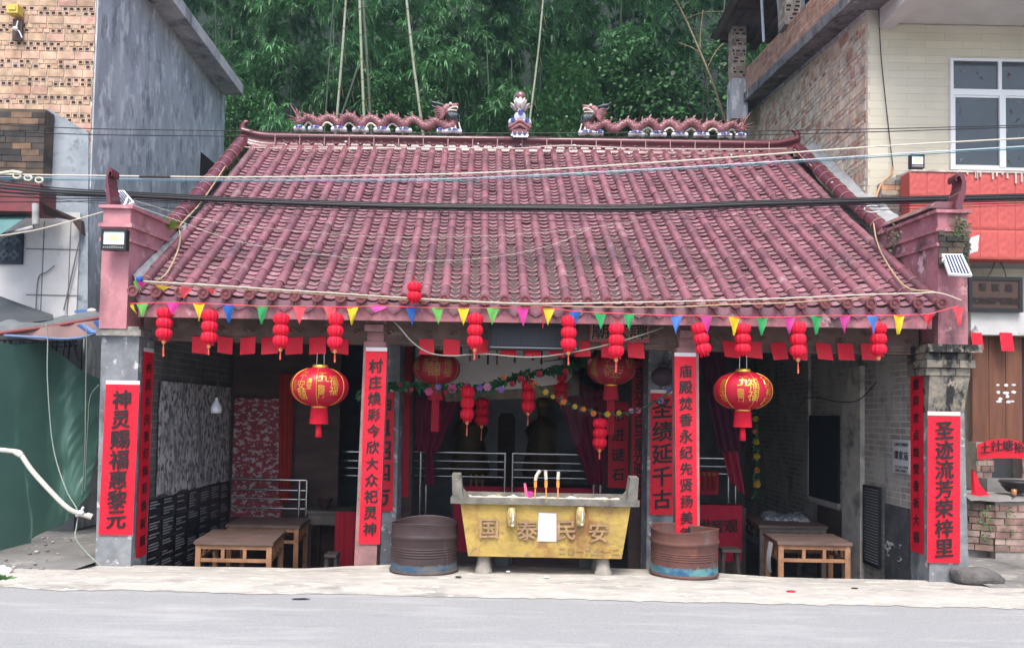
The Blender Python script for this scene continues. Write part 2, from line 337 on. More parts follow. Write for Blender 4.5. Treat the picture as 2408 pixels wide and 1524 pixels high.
# main ridge, a moulded band rising to scrolled ends
rg = MB(); YR = 10.32
def ridge_z(x): return 4.90 + .012 * x / 3.6
x0, x1 = -3.71, 3.80
N = 60
prof = [(-.10, 0), (-.10, .055), (-.075, .065), (-.075, .15), (-.10, .16), (-.105, .20), (-.06, .235), (0, .245), (.06, .235), (.1, .2), (.1, 0)]
vs = []
for q in range(N + 1):
    x = lerp(x0, x1, q / N); e = max(0, abs(x - .045) - 3.35) / .4; lift = .075 * e * e
    for y, z in prof: vs.append(V((x, YR + y, ridge_z(x) - .02 + z + lift)))
k = len(prof)
rg.add(vs, [(q * k + j, q * k + j + 1, (q + 1) * k + j + 1, (q + 1) * k + j) for q in range(N) for j in range(k - 1)], 0, True, .5)
for sgn, xe in ((-1, x0), (1, x1)):
    b = V((xe - sgn * .02, YR, ridge_z(xe) + .09 + .12)); pts = []
    for q in range(15):
        a = q / 14; ang = -.4 + a * 4.4; rr = .085 * (1 - .55 * a); pts.append(b + V((sgn * (-.01 + rr * math.sin(ang) * .75), 0, .06 + .07 * a - rr * math.cos(ang))))
    pts = [b + V((-sgn * .1, 0, -.06))] + pts
    rg.tube(pts, [.08] + [.06 * (1 - .62 * q / 14) for q in range(15)], 10)
for q in range(21):    # joints of the ridge mouldings
    x = lerp(-3.25, 3.4, q / 20); z = ridge_z(x) - .02; rg.box(x - .006, x + .006, YR - .108, YR - .06, z + .055, z + .2, 1)
for q in range(40):    # raised scroll ornament in the band
    x = lerp(-3.2, 3.35, (q + .5) / 40); z = ridge_z(x) + .085; n_ = 7
    rg.tube([V((x + .06 * (j / n_ - .5) * 2, YR - .077, z + .022 * math.sin(j / n_ * 2 * PI))) for j in range(n_ + 1)], .008, 5)
for q in range(26):    # blots of white mortar
    x = random.uniform(-3.3, 3.4); z = ridge_z(x) + random.choice((-.01, .035, .09)); rg.ell((x, YR - .1, z), .008 + .012 * random.random(), .01, .012, 7, 5, 2)
rg.build('main_ridge', [RIDGE, MORT, M('white_mortar', (.7, .68, .66), rough=.9)], T)
# sloping wall band under the ridge
bd = MB(); bd.hexa([(XL + .1, YT + .03, 4.82), (XR - .16, YT + .03, 4.83), (XR - .16, YR + .09, 4.83), (XL + .1, YR + .09, 4.82)], [(XL + .1, YT + .06, 4.9), (XR - .16, YT + .06, 4.91), (XR - .16, YR + .09, 4.91), (XL + .1, YR + .09, 4.9)])
bd.build('ridge_course', [M('ridge_base', (.2, .09, .095), (.13, .055, .06), sc=6, rough=.85, bump=.3)], T)
# barge rolls on both gables and grey flashing beside the right one
def gp(x, y, dz): return V((x, y, zroof(x, y) + dz))
for xe, xt, ya in ((-3.58, -3.70, 7.55), (3.96, 3.80, 7.55)):
    bg_ = MB()
    roll_tile(bg_, gp(xe, ya, .05), gp((xe + xt) / 2, 8.9, .05), 8, .082); roll_tile(bg_, gp((xe + xt) / 2, 8.9, .05), gp(xt, 10.28, .07), 8, .082)
    for q in range(15): y = random.uniform(7.8, 10.2); bg_.ell(gp(lerp(xe, xt, (y - 7.5) / 2.7) + random.uniform(-.05, .06), y, .12), .018, .028, .012, 7, 5, 2)
    bg_.build('barge_tiles', [RIDGE, MORT, M('white_mortar', (.7, .7, .7))], T)
FLASH = M('cement_flashing', (.34, .34, .35), (.22, .23, .24), sc=7, rough=.95, bump=.6, bsc=14, dirt=((.1, .1, .1), .58, .75, 4))
for a_, b_, ya, yb in ((3.96, 4.1, 7.5, 10.4),):
    fl = MB(); fl.grid(lambda s_, t_: V((lerp(a_ - .02, b_ + .06, s_), lerp(ya, yb, t_), zroof(3.9, lerp(ya, yb, t_)) + .05 + .1 * s_ + .03 * nz(s_ * 3, t_ * 14))), 4, 40); fl.build('cement_flashing', [FLASH], T)
for xs_, sg in ((-3.46, -1), (3.86, 1)):   # rough mortar where the tiles meet the side parapets
    fl = MB(); fl.grid(lambda s_, t_: V((xs_ + sg * (.05 * s_ - .07), lerp(6.9, 7.95, t_), zroof(xs_, lerp(6.9, 7.95, t_)) + .01 + .09 * s_ + .02 * nz(s_ * 3, t_ * 16, sg))), 4, 24); fl.build('mortar_fillet', [FLASH], T)
# walls
WALLL = brickmat('grey_brick_left', 'y', (.14, .135, .13), (.1, .1, .1), (.22, .21, .2), dirt=((.05, .05, .054), .45, .65, 1.3))
WALLR = brickmat('grey_brick_right', 'y', (.3, .28, .25), (.2, .19, .175), (.46, .44, .39), .22, .062, dirt=((.36, .35, .33), .46, .6, 2.2), dirt2=((.1, .1, .105), .52, .72, 3, (1, 1, .4)))
def gable(name, xa, xb, mat):
    w_ = MB(); ys_ = [7.2, 8.2, 9.2, YT + .12, 11.2, 12.2, 13.3]
    zs_ = [zroof(.2, y) - .12 if y <= YT else lerp(zr - .1, 2.35, (y - YT - .1) / 3.3) for y in ys_]
    lo = [V((x, y, FZ)) for x in (xa, xb) for y in ys_]; n_ = len(ys_)
    w_.prism([V((xa, y, z)) for y, z in zip(ys_, zs_)] + [V((xa, 13.3, FZ)), V((xa, 7.2, FZ))], (xb - xa, 0, 0))
    return w_.build(name, [mat], T)
gable('side_wall', -3.42, -3.66, WALLL); gable('side_wall', 3.76, 4.06, WALLR)
bw = MB(); bw.box(-3.42, 3.76, 12.4, 12.6, FZ, 2.9); bw.build('rear_wall', [M('blue_grey_wall', (.18, .185, .21), (.12, .125, .14), sc=3)], T)  # mottled blue-grey rear wall
pl = MB(); pl.box(HX0, HX1, HY0 - .012, HY0 + .03, FZ, -.075); pl.build('plinth', [SIDE], T)
# left end pier
pr = MB()
pr.hexa([(-3.67, 6.9, -.3), (-3.36, 6.9, -.3), (-3.36, 7.2, -.3), (-3.67, 7.2, -.3)], [(-3.7, 6.9, 2.0), (-3.36, 6.9, 2.0), (-3.36, 7.2, 2.0), (-3.7, 7.2, 2.0)])
pr.build('lower_pier', [GREYP], T)
pr = MB(); pr.box(-3.73, -3.33, 6.86, 7.24, 2.0, 2.055); pr.box(-3.71, -3.35, 6.87, 7.22, 2.055, 2.085); pr.build('pier_cap', [M('old_cap', (.3, .28, .25), (.12, .12, .11), sc=12, rough=.95, bump=.6)], T)
def parapet(xa, xb, zt_, mat, worn):
    w_ = MB(); z0 = 2.06
    # front post, then the raking body that dies into the roof
    w_.prism([V((xa, 6.85, z0)), V((xa, 6.85, zt_ - .03)), V((xa, 8.0, zt_ + .03)), V((xa, 8.0, 2.9)), V((xa, 7.2, 2.1)), V((xa, 7.2, z0))], (xb - xa, 0, 0))
    o = w_.build('parapet', [mat], T)
    w_ = MB(); ia, ib = xa - .025, xb + .025
    for z, h, e in ((zt_ - .2, .035, .028), (zt_ - .33, .03, .02), (zt_ - .03, .03, .03)):
        w_.prism([V((xa - e, 6.85 - e, z)), V((xb + e, 6.85 - e, z)), V((xb + e, 8.0, z + .06)), V((xa - e, 8.0, z + .06))], (0, 0, h))
    w_.build('parapet_moulding', [mat], T)
PINKB = M('pink_limewash_worn', (.43, .19, .215), (.32, .125, .15), sc=5, rough=.9, bump=.4, bsc=14, dirt=((.1, .06, .065), .47, .62, 3, (1, 1, .45)), dirt2=((.58, .4, .42), .58, .66, 6))
parapet(-3.70, -3.455, 3.17, PINK, False); parapet(3.80, 4.065, 3.27, PINKB, True)
cp = MB()    # tiled coping on the right parapet and both scrolled horns
for xa, xb, zc, ya, nn in ((3.79, 4.08, 3.31, 6.95, 12), (-3.71, -3.445, 3.21, 6.95, 8)):
    for q in range(nn):
        ya_ = lerp(ya, 7.95, q / nn); yb_ = lerp(ya, 7.95, (q + .93) / nn); z = zc + .06 * (ya_ - 6.85)
        if xa > 0: cp.prism([V((xa, ya_, z)), V((xb, ya_, z)), V((xb - .06, ya_, z + .06)), V((xa + .06, ya_, z + .06))], (0, yb_ - ya_, .004))
def horn(mb, c, wd, sg, H):
    prof_ = [(0, 0), (.02, .09), (.075, .2), (.105, .3), (.10, .38), (.06, .435), (.015, .43), (-.005, .395), (.01, .37), (.03, .375)]
    th = [.11, .10, .085, .07, .058, .045, .035, .026, .02, .014]; pts = []
    prof_ = poly([V((x, 0, z)) for x, z in prof_], 4); n_ = len(prof_); A = []
    for i, p in enumerate(prof_):
        d = (prof_[min(i + 1, n_ - 1)] - prof_[max(i - 1, 0)]).normalized(); nn = V((d.z, 0, -d.x)); h = lerp(0, 1, i / (n_ - 1)); w2 = wd * (1 - .45 * h); tk = th[min(9, int(h * 9.99))]
        q = c + V((sg * p.x, 0, p.z * H))
        A += [q + V((sg * nn.x * tk / 2, -w2 / 2, nn.z * tk / 2)), q + V((sg * nn.x * tk / 2, w2 / 2, nn.z * tk / 2)), q + V((-sg * nn.x * tk / 2, w2 / 2, -nn.z * tk / 2)), q + V((-sg * nn.x * tk / 2, -w2 / 2, -nn.z * tk / 2))]
    mb.add(A, [(i * 4 + j, i * 4 + (j + 1) % 4, i * 4 + 4 + (j + 1) % 4, i * 4 + 4 + j) for i in range(n_ - 1) for j in range(4)], 0, False, .5)
    mb.add(A[-4:], [(0, 1, 2, 3)], 0)
cp.build('coping', [GLAZE, MORT], T)
for c_, sg_, h_ in ((P(268, 489, 6.98), -.3, .76), (P(2240, 500, 6.98), .55, .76)): cp = MB(); horn(cp, c_, .2, sg_, h_); cp.build('scrolled_horn', [RIDGE], T)
# right end pier with brick corbels
STAIN = M('stained_brick', (.25, .22, .17), (.12, .115, .105), sc=9, rough=.95, bump=.7, bsc=22, dirt=((.02, .02, .02), .46, .54, 3.4, (1.6, 1, .8)), dirt2=((.46, .4, .3), .6, .68, 6))
pr = MB(); pr.hexa([(3.74, 6.9, -.3), (4.1, 6.9, -.3), (4.1, 7.2, -.3), (3.74, 7.2, -.3)], [(3.74, 6.9, 1.45), (4.06, 6.9, 1.45), (4.06, 7.2, 1.45), (3.74, 7.2, 1.45)])
pr.build('lower_pier', [GREYP], T)
pr = MB()
pr.hexa([(3.74, 6.91, 1.45), (4.06, 6.91, 1.45), (4.06, 7.2, 1.45), (3.74, 7.2, 1.45)], [(3.74, 6.88, 1.78), (4.1, 6.88, 1.78), (4.1, 7.2, 1.78), (3.74, 7.2, 1.78)])
for z0, z1, e in ((1.78, 1.85, .0), (1.85, 1.925, .03), (1.925, 1.985, .01), (1.985, 2.06, .07)):
    n_ = 3
    for j in range(n_):
        pr.box(lerp(3.70 - e * .3, 4.1 + e, j / n_) + .004, lerp(3.70 - e * .3, 4.1 + e, (j + 1) / n_) - .003, 6.87 - e, 7.2, z0 + .003, z1 - .003)
pr.build('corbel_course', [STAIN], T)
# old soot patch and lichen on the right parapet
def blob(cx, cz, rx, rz, y, seed, n_=26): return [V((cx + rx * math.cos(2 * PI * j / n_) * (1 + .3 * nz(math.cos(2 * PI * j / n_) * 2 + seed, math.sin(2 * PI * j / n_) * 2)), y, cz + rz * math.sin(2 * PI * j / n_) * (1 + .25 * nz(math.cos(2 * PI * j / n_) * 2, math.sin(2 * PI * j / n_) * 2 + seed)))) for j in range(n_)]

# eave board, lintel beams, columns and brackets
bo = MB(); bo.hexa([(-3.33, 6.806, 2.165), (3.72, 6.806, 2.19), (3.72, 6.84, 2.19), (-3.33, 6.84, 2.165)], [(-3.33, 6.806, 2.32), (3.72, 6.806, 2.335), (3.72, 6.84, 2.335), (-3.33, 6.84, 2.32)])
bo.build('eave_board', [PINKB], T)
so2 = MB(); so2.hexa([(-3.4, 6.84, 2.25), (3.74, 6.84, 2.27), (3.74, 7.12, 2.42), (-3.4, 7.12, 2.4)], [(-3.4, 6.84, 2.27), (3.74, 6.84, 2.29), (3.74, 7.12, 2.44), (-3.4, 7.12, 2.42)]); so2.build('soffit', [DARKW], T)
BEAM = M('painted_beam', (.15, .092, .08), (.085, .06, .052), sc=5, rough=.85, bump=.25, dirt=((.22, .16, .12), .56, .7, 7, (.4, 1, 1)), dirt2=((.04, .034, .03), .54, .68, 5))
bm = MB()
for a, b in ((-3.42, -1.345), (-1.185, 1.52), (1.68, 3.76)): bm.box(a, b, 7.1, 7.24, 1.985, 2.42)
bm.build('lintel_beam', [BEAM], T)
bm = MB()      # faded relief along the lintels
for a, b in ((-3.3, -1.37), (-1.15, 1.48), (1.71, 3.7)):
    bm.box(a, b, 7.092, 7.1, 2.0, 2.012); bm.box(a, b, 7.092, 7.1, 2.03, 2.036)
    for q in range(9):
        x = lerp(a, b, (q + random.random()) / 9); bm.tube([V((x + .035 * math.cos(t_ * .9) * (1 - t_ / 9), 7.096, 2.1 + .05 * nz(q, 3) + .03 * math.sin(t_ * .9) * (1 - t_ / 9))) for t_ in range(8)], .006, 4)
bm.build('carved_relief', [M('relief', (.12, .075, .05), (.07, .045, .035), sc=9)], T)
for xc, xl in ((-1.258, -1.29), (1.597, 1.625)):
    c = MB(); xl = lerp(xc, xl, 1.4); c.hexa([(xl - .1, 7.0, FZ), (xl + .1, 7.0, FZ), (xl + .1, 7.2, FZ), (xl - .1, 7.2, FZ)], [(xc - .1, 7.0, 2.0), (xc + .1, 7.0, 2.0), (xc + .1, 7.2, 2.0), (xc - .1, 7.2, 2.0)]); c.box(xc - .075, xc + .075, 7.02, 7.18, 2.0, 2.4)
    c.box(xc - .085, xc + .085, 6.93, 7.18, 2.09, 2.15); c.box(xc - .085, xc + .085, 6.97, 7.18, 2.16, 2.24); c.build('front_column', [M('column_pink', (.34, .17, .17), (.2, .12, .12), sc=5, rough=.9, bump=.35, dirt=((.12, .1, .1), .5, .7, 5))], T)
for xa, xb in ((-1.5, -1.17), (1.42, 1.8)):
    c = MB(); c.box(xa, xb, 8.0, 8.35, FZ, 2.9); c.build('inner_pier', [GREYP], T)
bm = MB(); bm.box(-3.42, 3.76, 8.05, 8.3, 2.15, 2.6); bm.build('inner_beam', [DARKW], T)
# side-bay partitions deeper in
bm = MB(); bm.box(-3.42, -2.1, 9.42, 9.5, FZ, 2.7); bm.build('partition', [DARKW], T)
# raking corrugated back, ceiling purlins
pu = MB()
for y in (7.6, 8.7, 9.6): pu.box(-3.4, 3.74, y - .05, y + .05, zroof(0, y) - .26, zroof(0, y) - .13)
pu.build('purlin', [DARKW], T)
# right wall: plaster post, dark panel painting the window's shade, boards
wl = MB(); X_ = 3.755
wl.box(X_ - .05, X_, 8.18, 8.62, FZ, 1.95); wl.build('plaster_pilaster', [M('pale_plaster', (.48, .45, .4), (.32, .31, .29), sc=5, rough=.95, bump=.3, dirt=((.09, .09, .095), .52, .7, 3))], T)
wl = MB(); wl.box(X_ - .022, X_, 8.8, 9.66, .42, 1.42); wl.build('window_shade_panel', [M('void_dark', (.012, .013, .017), rough=.9)], T)  # flat dark panel, the shade of an opening put into its colour
wl = MB(); wl.box(X_ - .05, X_, 8.75, 9.72, .36, .42); wl.box(X_ - .03, X_, 9.66, 9.7, .42, 2.2); wl.build('window_sill', [M('pale_plaster', (.3, .28, .25))], T)
wl = MB(); wl.box(X_ - .018, X_, 8.75, 9.4, FZ, .33); wl.build('door_panel', [DARKW], T)
wl = MB(); wl.grid(lambda a, b: V((X_ - .012 - .005 * nz(a * 5, b * 7), lerp(7.24, 7.72, a), lerp(-.5, .55, b))), 8, 12); wl.build('peeling_patch', [M('peeling', (.07, .075, .085), (.03, .032, .038), sc=8, dirt=((.45, .44, .43), .6, .62, 9, (1, .5, 1)), rough=.9)], T)
# ================================================================== neighbouring buildings
BR1 = ramp_tint('tan_brick', [(.41, .235, .16), (.47, .33, .22), (.42, .285, .19), (.5, .335, .25), (.38, .27, .18), (.5, .29, .235)])
BR2 = ramp_tint('mixed_brick', [(.42, .22, .14), (.6, .49, .36), (.5, .43, .34), (.55, .4, .28), (.62, .53, .42), (.34, .16, .1), (.56, .46, .38), (.54, .48, .39)])
BR3 = ramp_tint('orange_brick', [(.42, .22, .15), (.38, .25, .17), (.46, .27, .2), (.32, .16, .12)])
BR4 = ramp_tint('sooty_brick', [(.03, .027, .027), (.05, .042, .036), (.02, .02, .02), (.16, .1, .06), (.035, .03, .03)], namt=.7, nscale=5)
BR5 = ramp_tint('altar_brick', [(.2, .115, .1), (.26, .17, .14), (.15, .1, .085), (.3, .22, .19)], namt=.5)
MORTW = M('pale_mortar', (.62, .56, .47), (.5, .45, .38), sc=9, rough=.95, bump=.4)
MORTG = M('grey_mortar', (.3, .28, .26), (.2, .19, .18), sc=9, rough=.95, bump=.4)
HOLE = M('hole_shade', (.03, .02, .022), rough=.95)  # near-black standing in for the shade in holes and openings
def bricks(mb, o, R, N_, w_, zlo, zhi, courses, off=.008, mats=(0, 1), irregular=0.):
    """courses: cycle of (height, brick length, joint, hollow?); zlo/zhi: functions of x"""
    o, R, N_ = V(o), V(R), V(N_); z = min(zlo(0), zlo(w_)); zt_ = max(zhi(0), zhi(w_)); ci = 0
    while z < zt_:
        h, bl, jt, hol = courses[ci % len(courses)]; x = -random.random() * bl
        while x < w_:
            l = bl * random.uniform(1 - irregular, 1 + irregular); a, b = max(0, x), min(w_, x + l - jt)
            if b - a > .015:
                mid = (a + b) / 2; z0, z1 = z, z + h - jt
                if z1 < zhi(mid) and z0 > zlo(mid):
                    t = random.random(); d = off * random.uniform(.5, 1.3); j = lambda: random.uniform(-.0025, .0025)
                    q = [o + R * (a + j()) + V((0, 0, z0 + j())), o + R * (b + j()) + V((0, 0, z0 + j())), o + R * (b + j()) + V((0, 0, z1 + j())), o + R * (a + j()) + V((0, 0, z1 + j()))]
                    q2 = [p + N_ * d for p in q]
                    mb.add(q + q2, [(0, 1, 5, 4), (1, 2, 6, 5), (2, 3, 7, 6), (3, 0, 4, 7), (4, 5, 6, 7)], mats[0], False, t)
                    if hol and random.random() < .62:
                        c = (q2[0] + q2[2]) / 2; hw, hh = (b - a) * .3, h * .26
                        mb.add([c + N_ * .002 + R * sx * hw + V((0, 0, sz * hh)) for sx, sz in ((-1, -1), (1, -1), (1, 1), (-1, 1))], [(0, 1, 2, 3)], mats[1])  # flat dark quad paints the shade inside a hollow brick
            x += l
        z += h; ci += 1
# --- grey house on the left
LB = thing('grey_house', (-6, 9, 0), 'tall house with grey cement side wall and patterned tan brick front', 'house')
XB, YB0, YB1 = -4.80, 8.6, 12.46
CEM = M('grey_cement', (.46, .485, .51), (.31, .335, .36), sc=4.5, rough=.8, bump=.2, bsc=8, st=(1, 1, .4), dirt=((.6, .625, .645), .52, .6, 9, (1, 1, .36)), dirt2=((.21, .225, .245), .54, .66, 6, (1, 1, .4)))
za, zb = P(330, 0, 9.73).z, P(522, 222, YB1).z
def ztop(y): return lerp(za, zb, (y - 9.79) / (YB1 - 9.79))
m = MB(); m.prism([V((XB, YB0, 0)), V((XB, YB0, ztop(YB0))), V((XB, YB1, zb)), V((XB, YB1, 0))], (-6, 0, 0)); m.build('wall', [CEM], LB)
m = MB(); Xo = -4.477
def zs(y): return lerp(P(392, 0, 9.73).z, P(562, 222, 12.32).z, (y - 9.73) / 2.59)
m.hexa([(Xo, 8.2, zs(8.2)), (Xo, 12.36, zs(12.36)), (-11, 12.36, zs(12.36)), (-11, 8.2, zs(8.2))], [(Xo, 8.2, zs(8.2) + .17), (Xo, 12.36, zs(12.36) + .17), (-11, 12.36, zs(12.36) + .17), (-11, 8.2, zs(8.2) + .17)])
m.build('roof_slab', [M('slab_concrete', (.5, .5, .5), (.3, .31, .32), sc=3, rough=.95, bump=.4, dirt=((.06, .06, .065), .5, .7, 4, (1, 1, .3)), dirt2=((.5, .5, .5), .6, .7, 5, (1, 1, .4)))], LB)
m = MB(); wz0, wz1 = P(100, 330, YB0).z, P(100, -40, YB0).z; x0_ = P(-60, 100, YB0).x
m.add([(x0_, YB0 - .006, wz0 - .4), (XB - .02, YB0 - .006, wz0 - .4), (XB - .02, YB0 - .006, wz1 + .6), (x0_, YB0 - .006, wz1 + .6)], [(0, 1, 2, 3)], 2)
bricks(m, (x0_, YB0 - .006, 0), (1, 0, 0), (0, -1, 0), XB - .02 - x0_, lambda x: wz0 - .3, lambda x: wz1 + .5, [(.097, .205, .012, False), (.054, .075, .011, True), (.054, .075, .011, True)], .01, irregular=.06)
m.build('brick_front', [BR1, HOLE, MORTW], LB)
m = MB(); pts = [P(112, 256, YB0 - .03), P(208, 312, YB0 - .03), P(206, 760, YB0 - .03), P(100, 760, YB0 - .03)]; m.prism(pts, (0, .02, 0)); m.build('render_patch', [M('pale_cement', (.31, .35, .39), (.2, .235, .27), sc=4, rough=.9, bump=.3, dirt=((.13, .14, .15), .55, .7, 7))], LB)
m = MB(); m.box(-4.80, -4.795, 11.55, 12.4, P(480, 480, 12).z - .8, P(480, 380, 12).z); m.build('side_opening_shade', [HOLE], LB)  # thin dark slab, an opening's shade painted on the wall
# meter board on the brick front
mt = thing('meter_board', P(40, 95, YB0 - .04), 'yellow electricity meter on a dark board on the brick wall', 'electricity meter')
m = MB(); a, b = P(31, 97, YB0 - .05), P(55, 48, YB0 - .05); m.box(a.x, b.x, 8.53, 8.555, a.z, b.z); m.build('board', [DARKW], mt)
m = MB(); a, b = P(28, 40, YB0 - .05), P(54, 20, YB0 - .05); m.box(a.x, b.x, 8.46, 8.56, a.z, b.z); m.box(a.x + .02, b.x - .02, 8.45, 8.47, a.z + .03, b.z - .02); m.build('meter_case', [M('yellow_plastic', (.55, .42, .08), rough=.5)], mt)
m = MB(); m.tube(poly([P(42, 50, 8.5), P(38, 66, 8.5), P(33, 68, 8.49), P(44, 74, 8.5), P(52, 90, 8.5)], 5), .008, 5); m.ell(P(36, 68, 8.49), .03, .02, .025); m.build('wiring', [WHITE], mt)
# small low house in front of it
LS = thing('small_house', (-5.6, 8.5, 0), 'low white walled house with red fascia, sooty brick upper wall and dark eave', 'house')
m = MB(); a, b = P(-60, 408, 8.4), P(108, 258, 8.4); m.add([(a.x, 8.4, a.z), (b.x, 8.4, a.z), (b.x, 8.4, b.z), (a.x, 8.4, b.z)], [(0, 1, 2, 3)], 1); m.box(a.x, b.x, 8.405, 8.56, a.z, b.z, 1)
bricks(m, (a.x, 8.4, 0), (1, 0, 0), (0, -1, 0), b.x - a.x, lambda x: a.z, lambda x: b.z, [(.07, .22, .006, False)], .01, irregular=.1); m.build('sooty_wall', [BR4, M('black_mortar', (.03, .03, .03), (.12, .09, .06), sc=5)], LS)
m = MB(); a, b = P(-60, 495, 8.1), P(94, 432, 8.1); m.box(a.x, b.x, 8.1, 8.4, a.z, b.z); m.build('red_fascia', [M('red_tile_fascia', (.2, .04, .045), (.12, .03, .035), sc=4, rough=.5, bump=.1, dirt=((.08, .05, .05), .5, .7, 3, (1, 1, 3)))], LS)
m = MB(); m.prism([P(-60, 495, 8.12), P(95, 476, 8.12), P(190, 518, 8.5), P(193, 552, 8.5), P(165, 515, 8.4), P(95, 503, 8.2), P(-60, 510, 8.2)], (0, .1, 0)); m.build('dark_eave', [DARKW], LS)
m = MB(); a, b = P(-60, 1240, 8.55), P(189, 500, 8.55); m.box(a.x, b.x, 8.55, 8.6, P(60, 800, 8.55).z, b.z); m.build('white_wall', [M('white_tile_wall', (.5, .5, .5), (.42, .42, .43), sc=3, rough=.6, dirt=((.25, .25, .26), .6, .75, 3))], LS)
m = MB()
for v in (585, 693):
    p, q = P(60, v, 8.54), P(188, v, 8.54); m.box(p.x, q.x, 8.545, 8.55, p.z - .006, p.z + .006)
for u in (94, 157): p, q = P(u, 740, 8.54), P(u + 2, 520, 8.54); m.box(p.x - .004, p.x + .004, 8.545, 8.55, p.z, q.z)
m.tube(poly([P(84, 735, 8.53), P(90, 655, 8.53), P(110, 640, 8.53), P(128, 625, 8.53)], 6), .006, 5); m.tube([P(150, 730, 8.52), P(188, 560, 8.52)], .008, 5); m.build('wall_seams', [M('seam_grey', (.14, .14, .15))], LS)
m = MB(); a, b = P(-30, 620, 8.53), P(55, 548, 8.53); m.box(a.x, b.x, 8.52, 8.552, a.z, b.z, 0)
for i in range(3):
    for j in range(2):
        c = V((lerp(a.x, b.x, .2 + .3 * i), 8.515, lerp(a.z, b.z, .28 + .46 * j)))
        for k in range(4): m.ell(c + V((.035 * math.cos(k * PI / 2), 0, .035 * math.sin(k * PI / 2))), .03, .008, .03, 8, 5, 1)
m.build('grille_window', [M('void_blue', (.02, .03, .045)), M('grille', (.05, .07, .09))], LS)
m = MB(); p = [P(-40, 505, 8.3), P(76, 503, 8.3), P(-10, 560, 7.7), P(-60, 566, 7.7)]; m.prism(p, (0, .01, .012)); m.build('green_awning', [M('awning_teal', (.09, .2, .2), (.06, .14, .15), sc=4, rough=.6)], LS)
m = MB(); m.tube([P(84, 480, 8.05), P(84, 530, 8.05)], .035, 8); m.tube([P(0, 556, 8.0), P(80, 535, 8.05)], .025, 6); m.build('awning_bracket', [M('pale_metal', (.4, .4, .4), (.2, .2, .2), sc=9)], LS)
m = MB(); m.box(3.805, 4.06, 6.828, 6.849, 2.74, 3.06, 1); bricks(m, (3.79, 6.828, 0), (1, 0, 0), (0, -1, 0), .275, lambda x: 2.72 + .03 * nz(x * 9, 1), lambda x: 3.08 + .03 * nz(x * 9, 4), [(.052, .13, .006, False)], .014, irregular=.25); m.build('blackened_brick', [BR4, M('black_mortar', (.03, .03, .03), (.12, .09, .06), sc=5)], T)
# --- cream house on the right
RB = thing('cream_house', (5.5, 9.5, 0), 'house with cream tiled front, mixed brick side wall and red tiled parapet', 'house')
XC, YC = 4.10, 8.87
CREAM = M('cream_tile', (.58, .54, .43), (.53, .49, .385), sc=2, rough=.45, tint=.05)
def zsl(y): return 6.2 + .127 * (y - 8.95)
m = MB(); m.prism([V((XC, YC, -.02)), V((XC, YC, zsl(YC) + .02)), V((XC, 14.4, zsl(14.4) + .02)), V((XC, 14.4, -.02))], (5, 0, 0)); m.build('wall', [MORTW], RB)
m = MB()
bricks(m, (XC, 14.4, 0), (0, -1, 0), (-1, 0, 0), 14.4 - YC - .03, lambda x: 1.5, lambda x: zsl(14.4 - x) - .05, [(.138, .15, .02, False), (.066, .1, .02, False), (.066, .1, .02, False)], .01, irregular=.3)
m.build('brick_side', [BR2, HOLE], RB)
m = MB(); m.prism([V((XC - .02, YC, zsl(YC) - .05)), V((XC - .02, 14.4, zsl(14.4) - .04)), V((XC - .02, 14.4, zsl(14.4))), V((XC - .02, YC, zsl(YC)))], (.02, 0, 0)); m.build('ring_beam', [CEM], RB)
m = MB(); zc0, zc1 = 2.0, 6.02; nz_ = 44
for j in range(nz_):
    z0, z1 = lerp(zc0, zc1, j / nz_), lerp(zc0, zc1, (j + .98) / nz_); x = XC + .02 - (.22 if j % 2 else 0)
    while x < 9:
        xa, xb = max(x, XC + .0), min(x + .438, 9)
        if xb > xa: m.box(xa, xb, YC - .012, YC, z0, z1, 0)
        x += .44
m.box(XC + .001, 9, YC - .006, YC - .001, zc0, zc1, 1); m.build('cream_tiles', [CREAM, M('cream_joint', (.5, .46, .365))], RB)
m = MB(); Xs = 3.80
m.hexa([(Xs, 8.3, zsl(8.3)), (Xs, 14.1, zsl(14.1)), (9, 14.1, zsl(14.1)), (9, 8.3, zsl(8.3))], [(Xs, 8.3, zsl(8.3) + .14), (Xs, 14.1, zsl(14.1) + .14), (9, 14.1, zsl(14.1) + .14), (9, 8.3, zsl(8.3) + .14)])
m.build('roof_slab', [M('slab_grey', (.2, .2, .205), (.11, .112, .12), sc=4, rough=.95, bump=.5, dirt=((.05, .05, .053), .48, .66, 5), dirt2=((.45, .44, .43), .6, .7, 6))], RB)
m = MB(); ya, yb = 8.3, 12.7; m.hexa([(3.84, ya, zsl(ya) + .14), (3.84, yb, zsl(yb) + .14), (4.04, yb, zsl(yb) + .14), (4.04, ya, zsl(ya) + .14)], [(3.84, ya, zsl(ya) + .56), (3.84, yb, zsl(yb) + .56), (4.04, yb, zsl(yb) + .56), (4.04, ya, zsl(ya) + .56)], 1)
o_ = V((3.84, yb, 0)); cs = []
for k in range(8):      # courses follow the slope of the slab
    z = k * .0525; x = -random.random() * .2
    while x < yb - ya:
        a, b = max(0, x), min(yb - ya, x + .19); x += .2
        if b > a + .02:
            t = random.random(); q = [V((3.84, yb - s_, zsl(yb - s_) + .145 + z + dz)) for s_, dz in ((a, 0), (b, 0), (b, .044), (a, .044))]; q2 = [p + V((-.012, 0, 0)) for p in q]
            m.add(q + q2, [(0, 1, 5, 4), (1, 2, 6, 5), (2, 3, 7, 6), (3, 0, 4, 7), (4, 5, 6, 7)], 0, False, t)
m.build('terrace_parapet', [BR3, MORTW], RB)
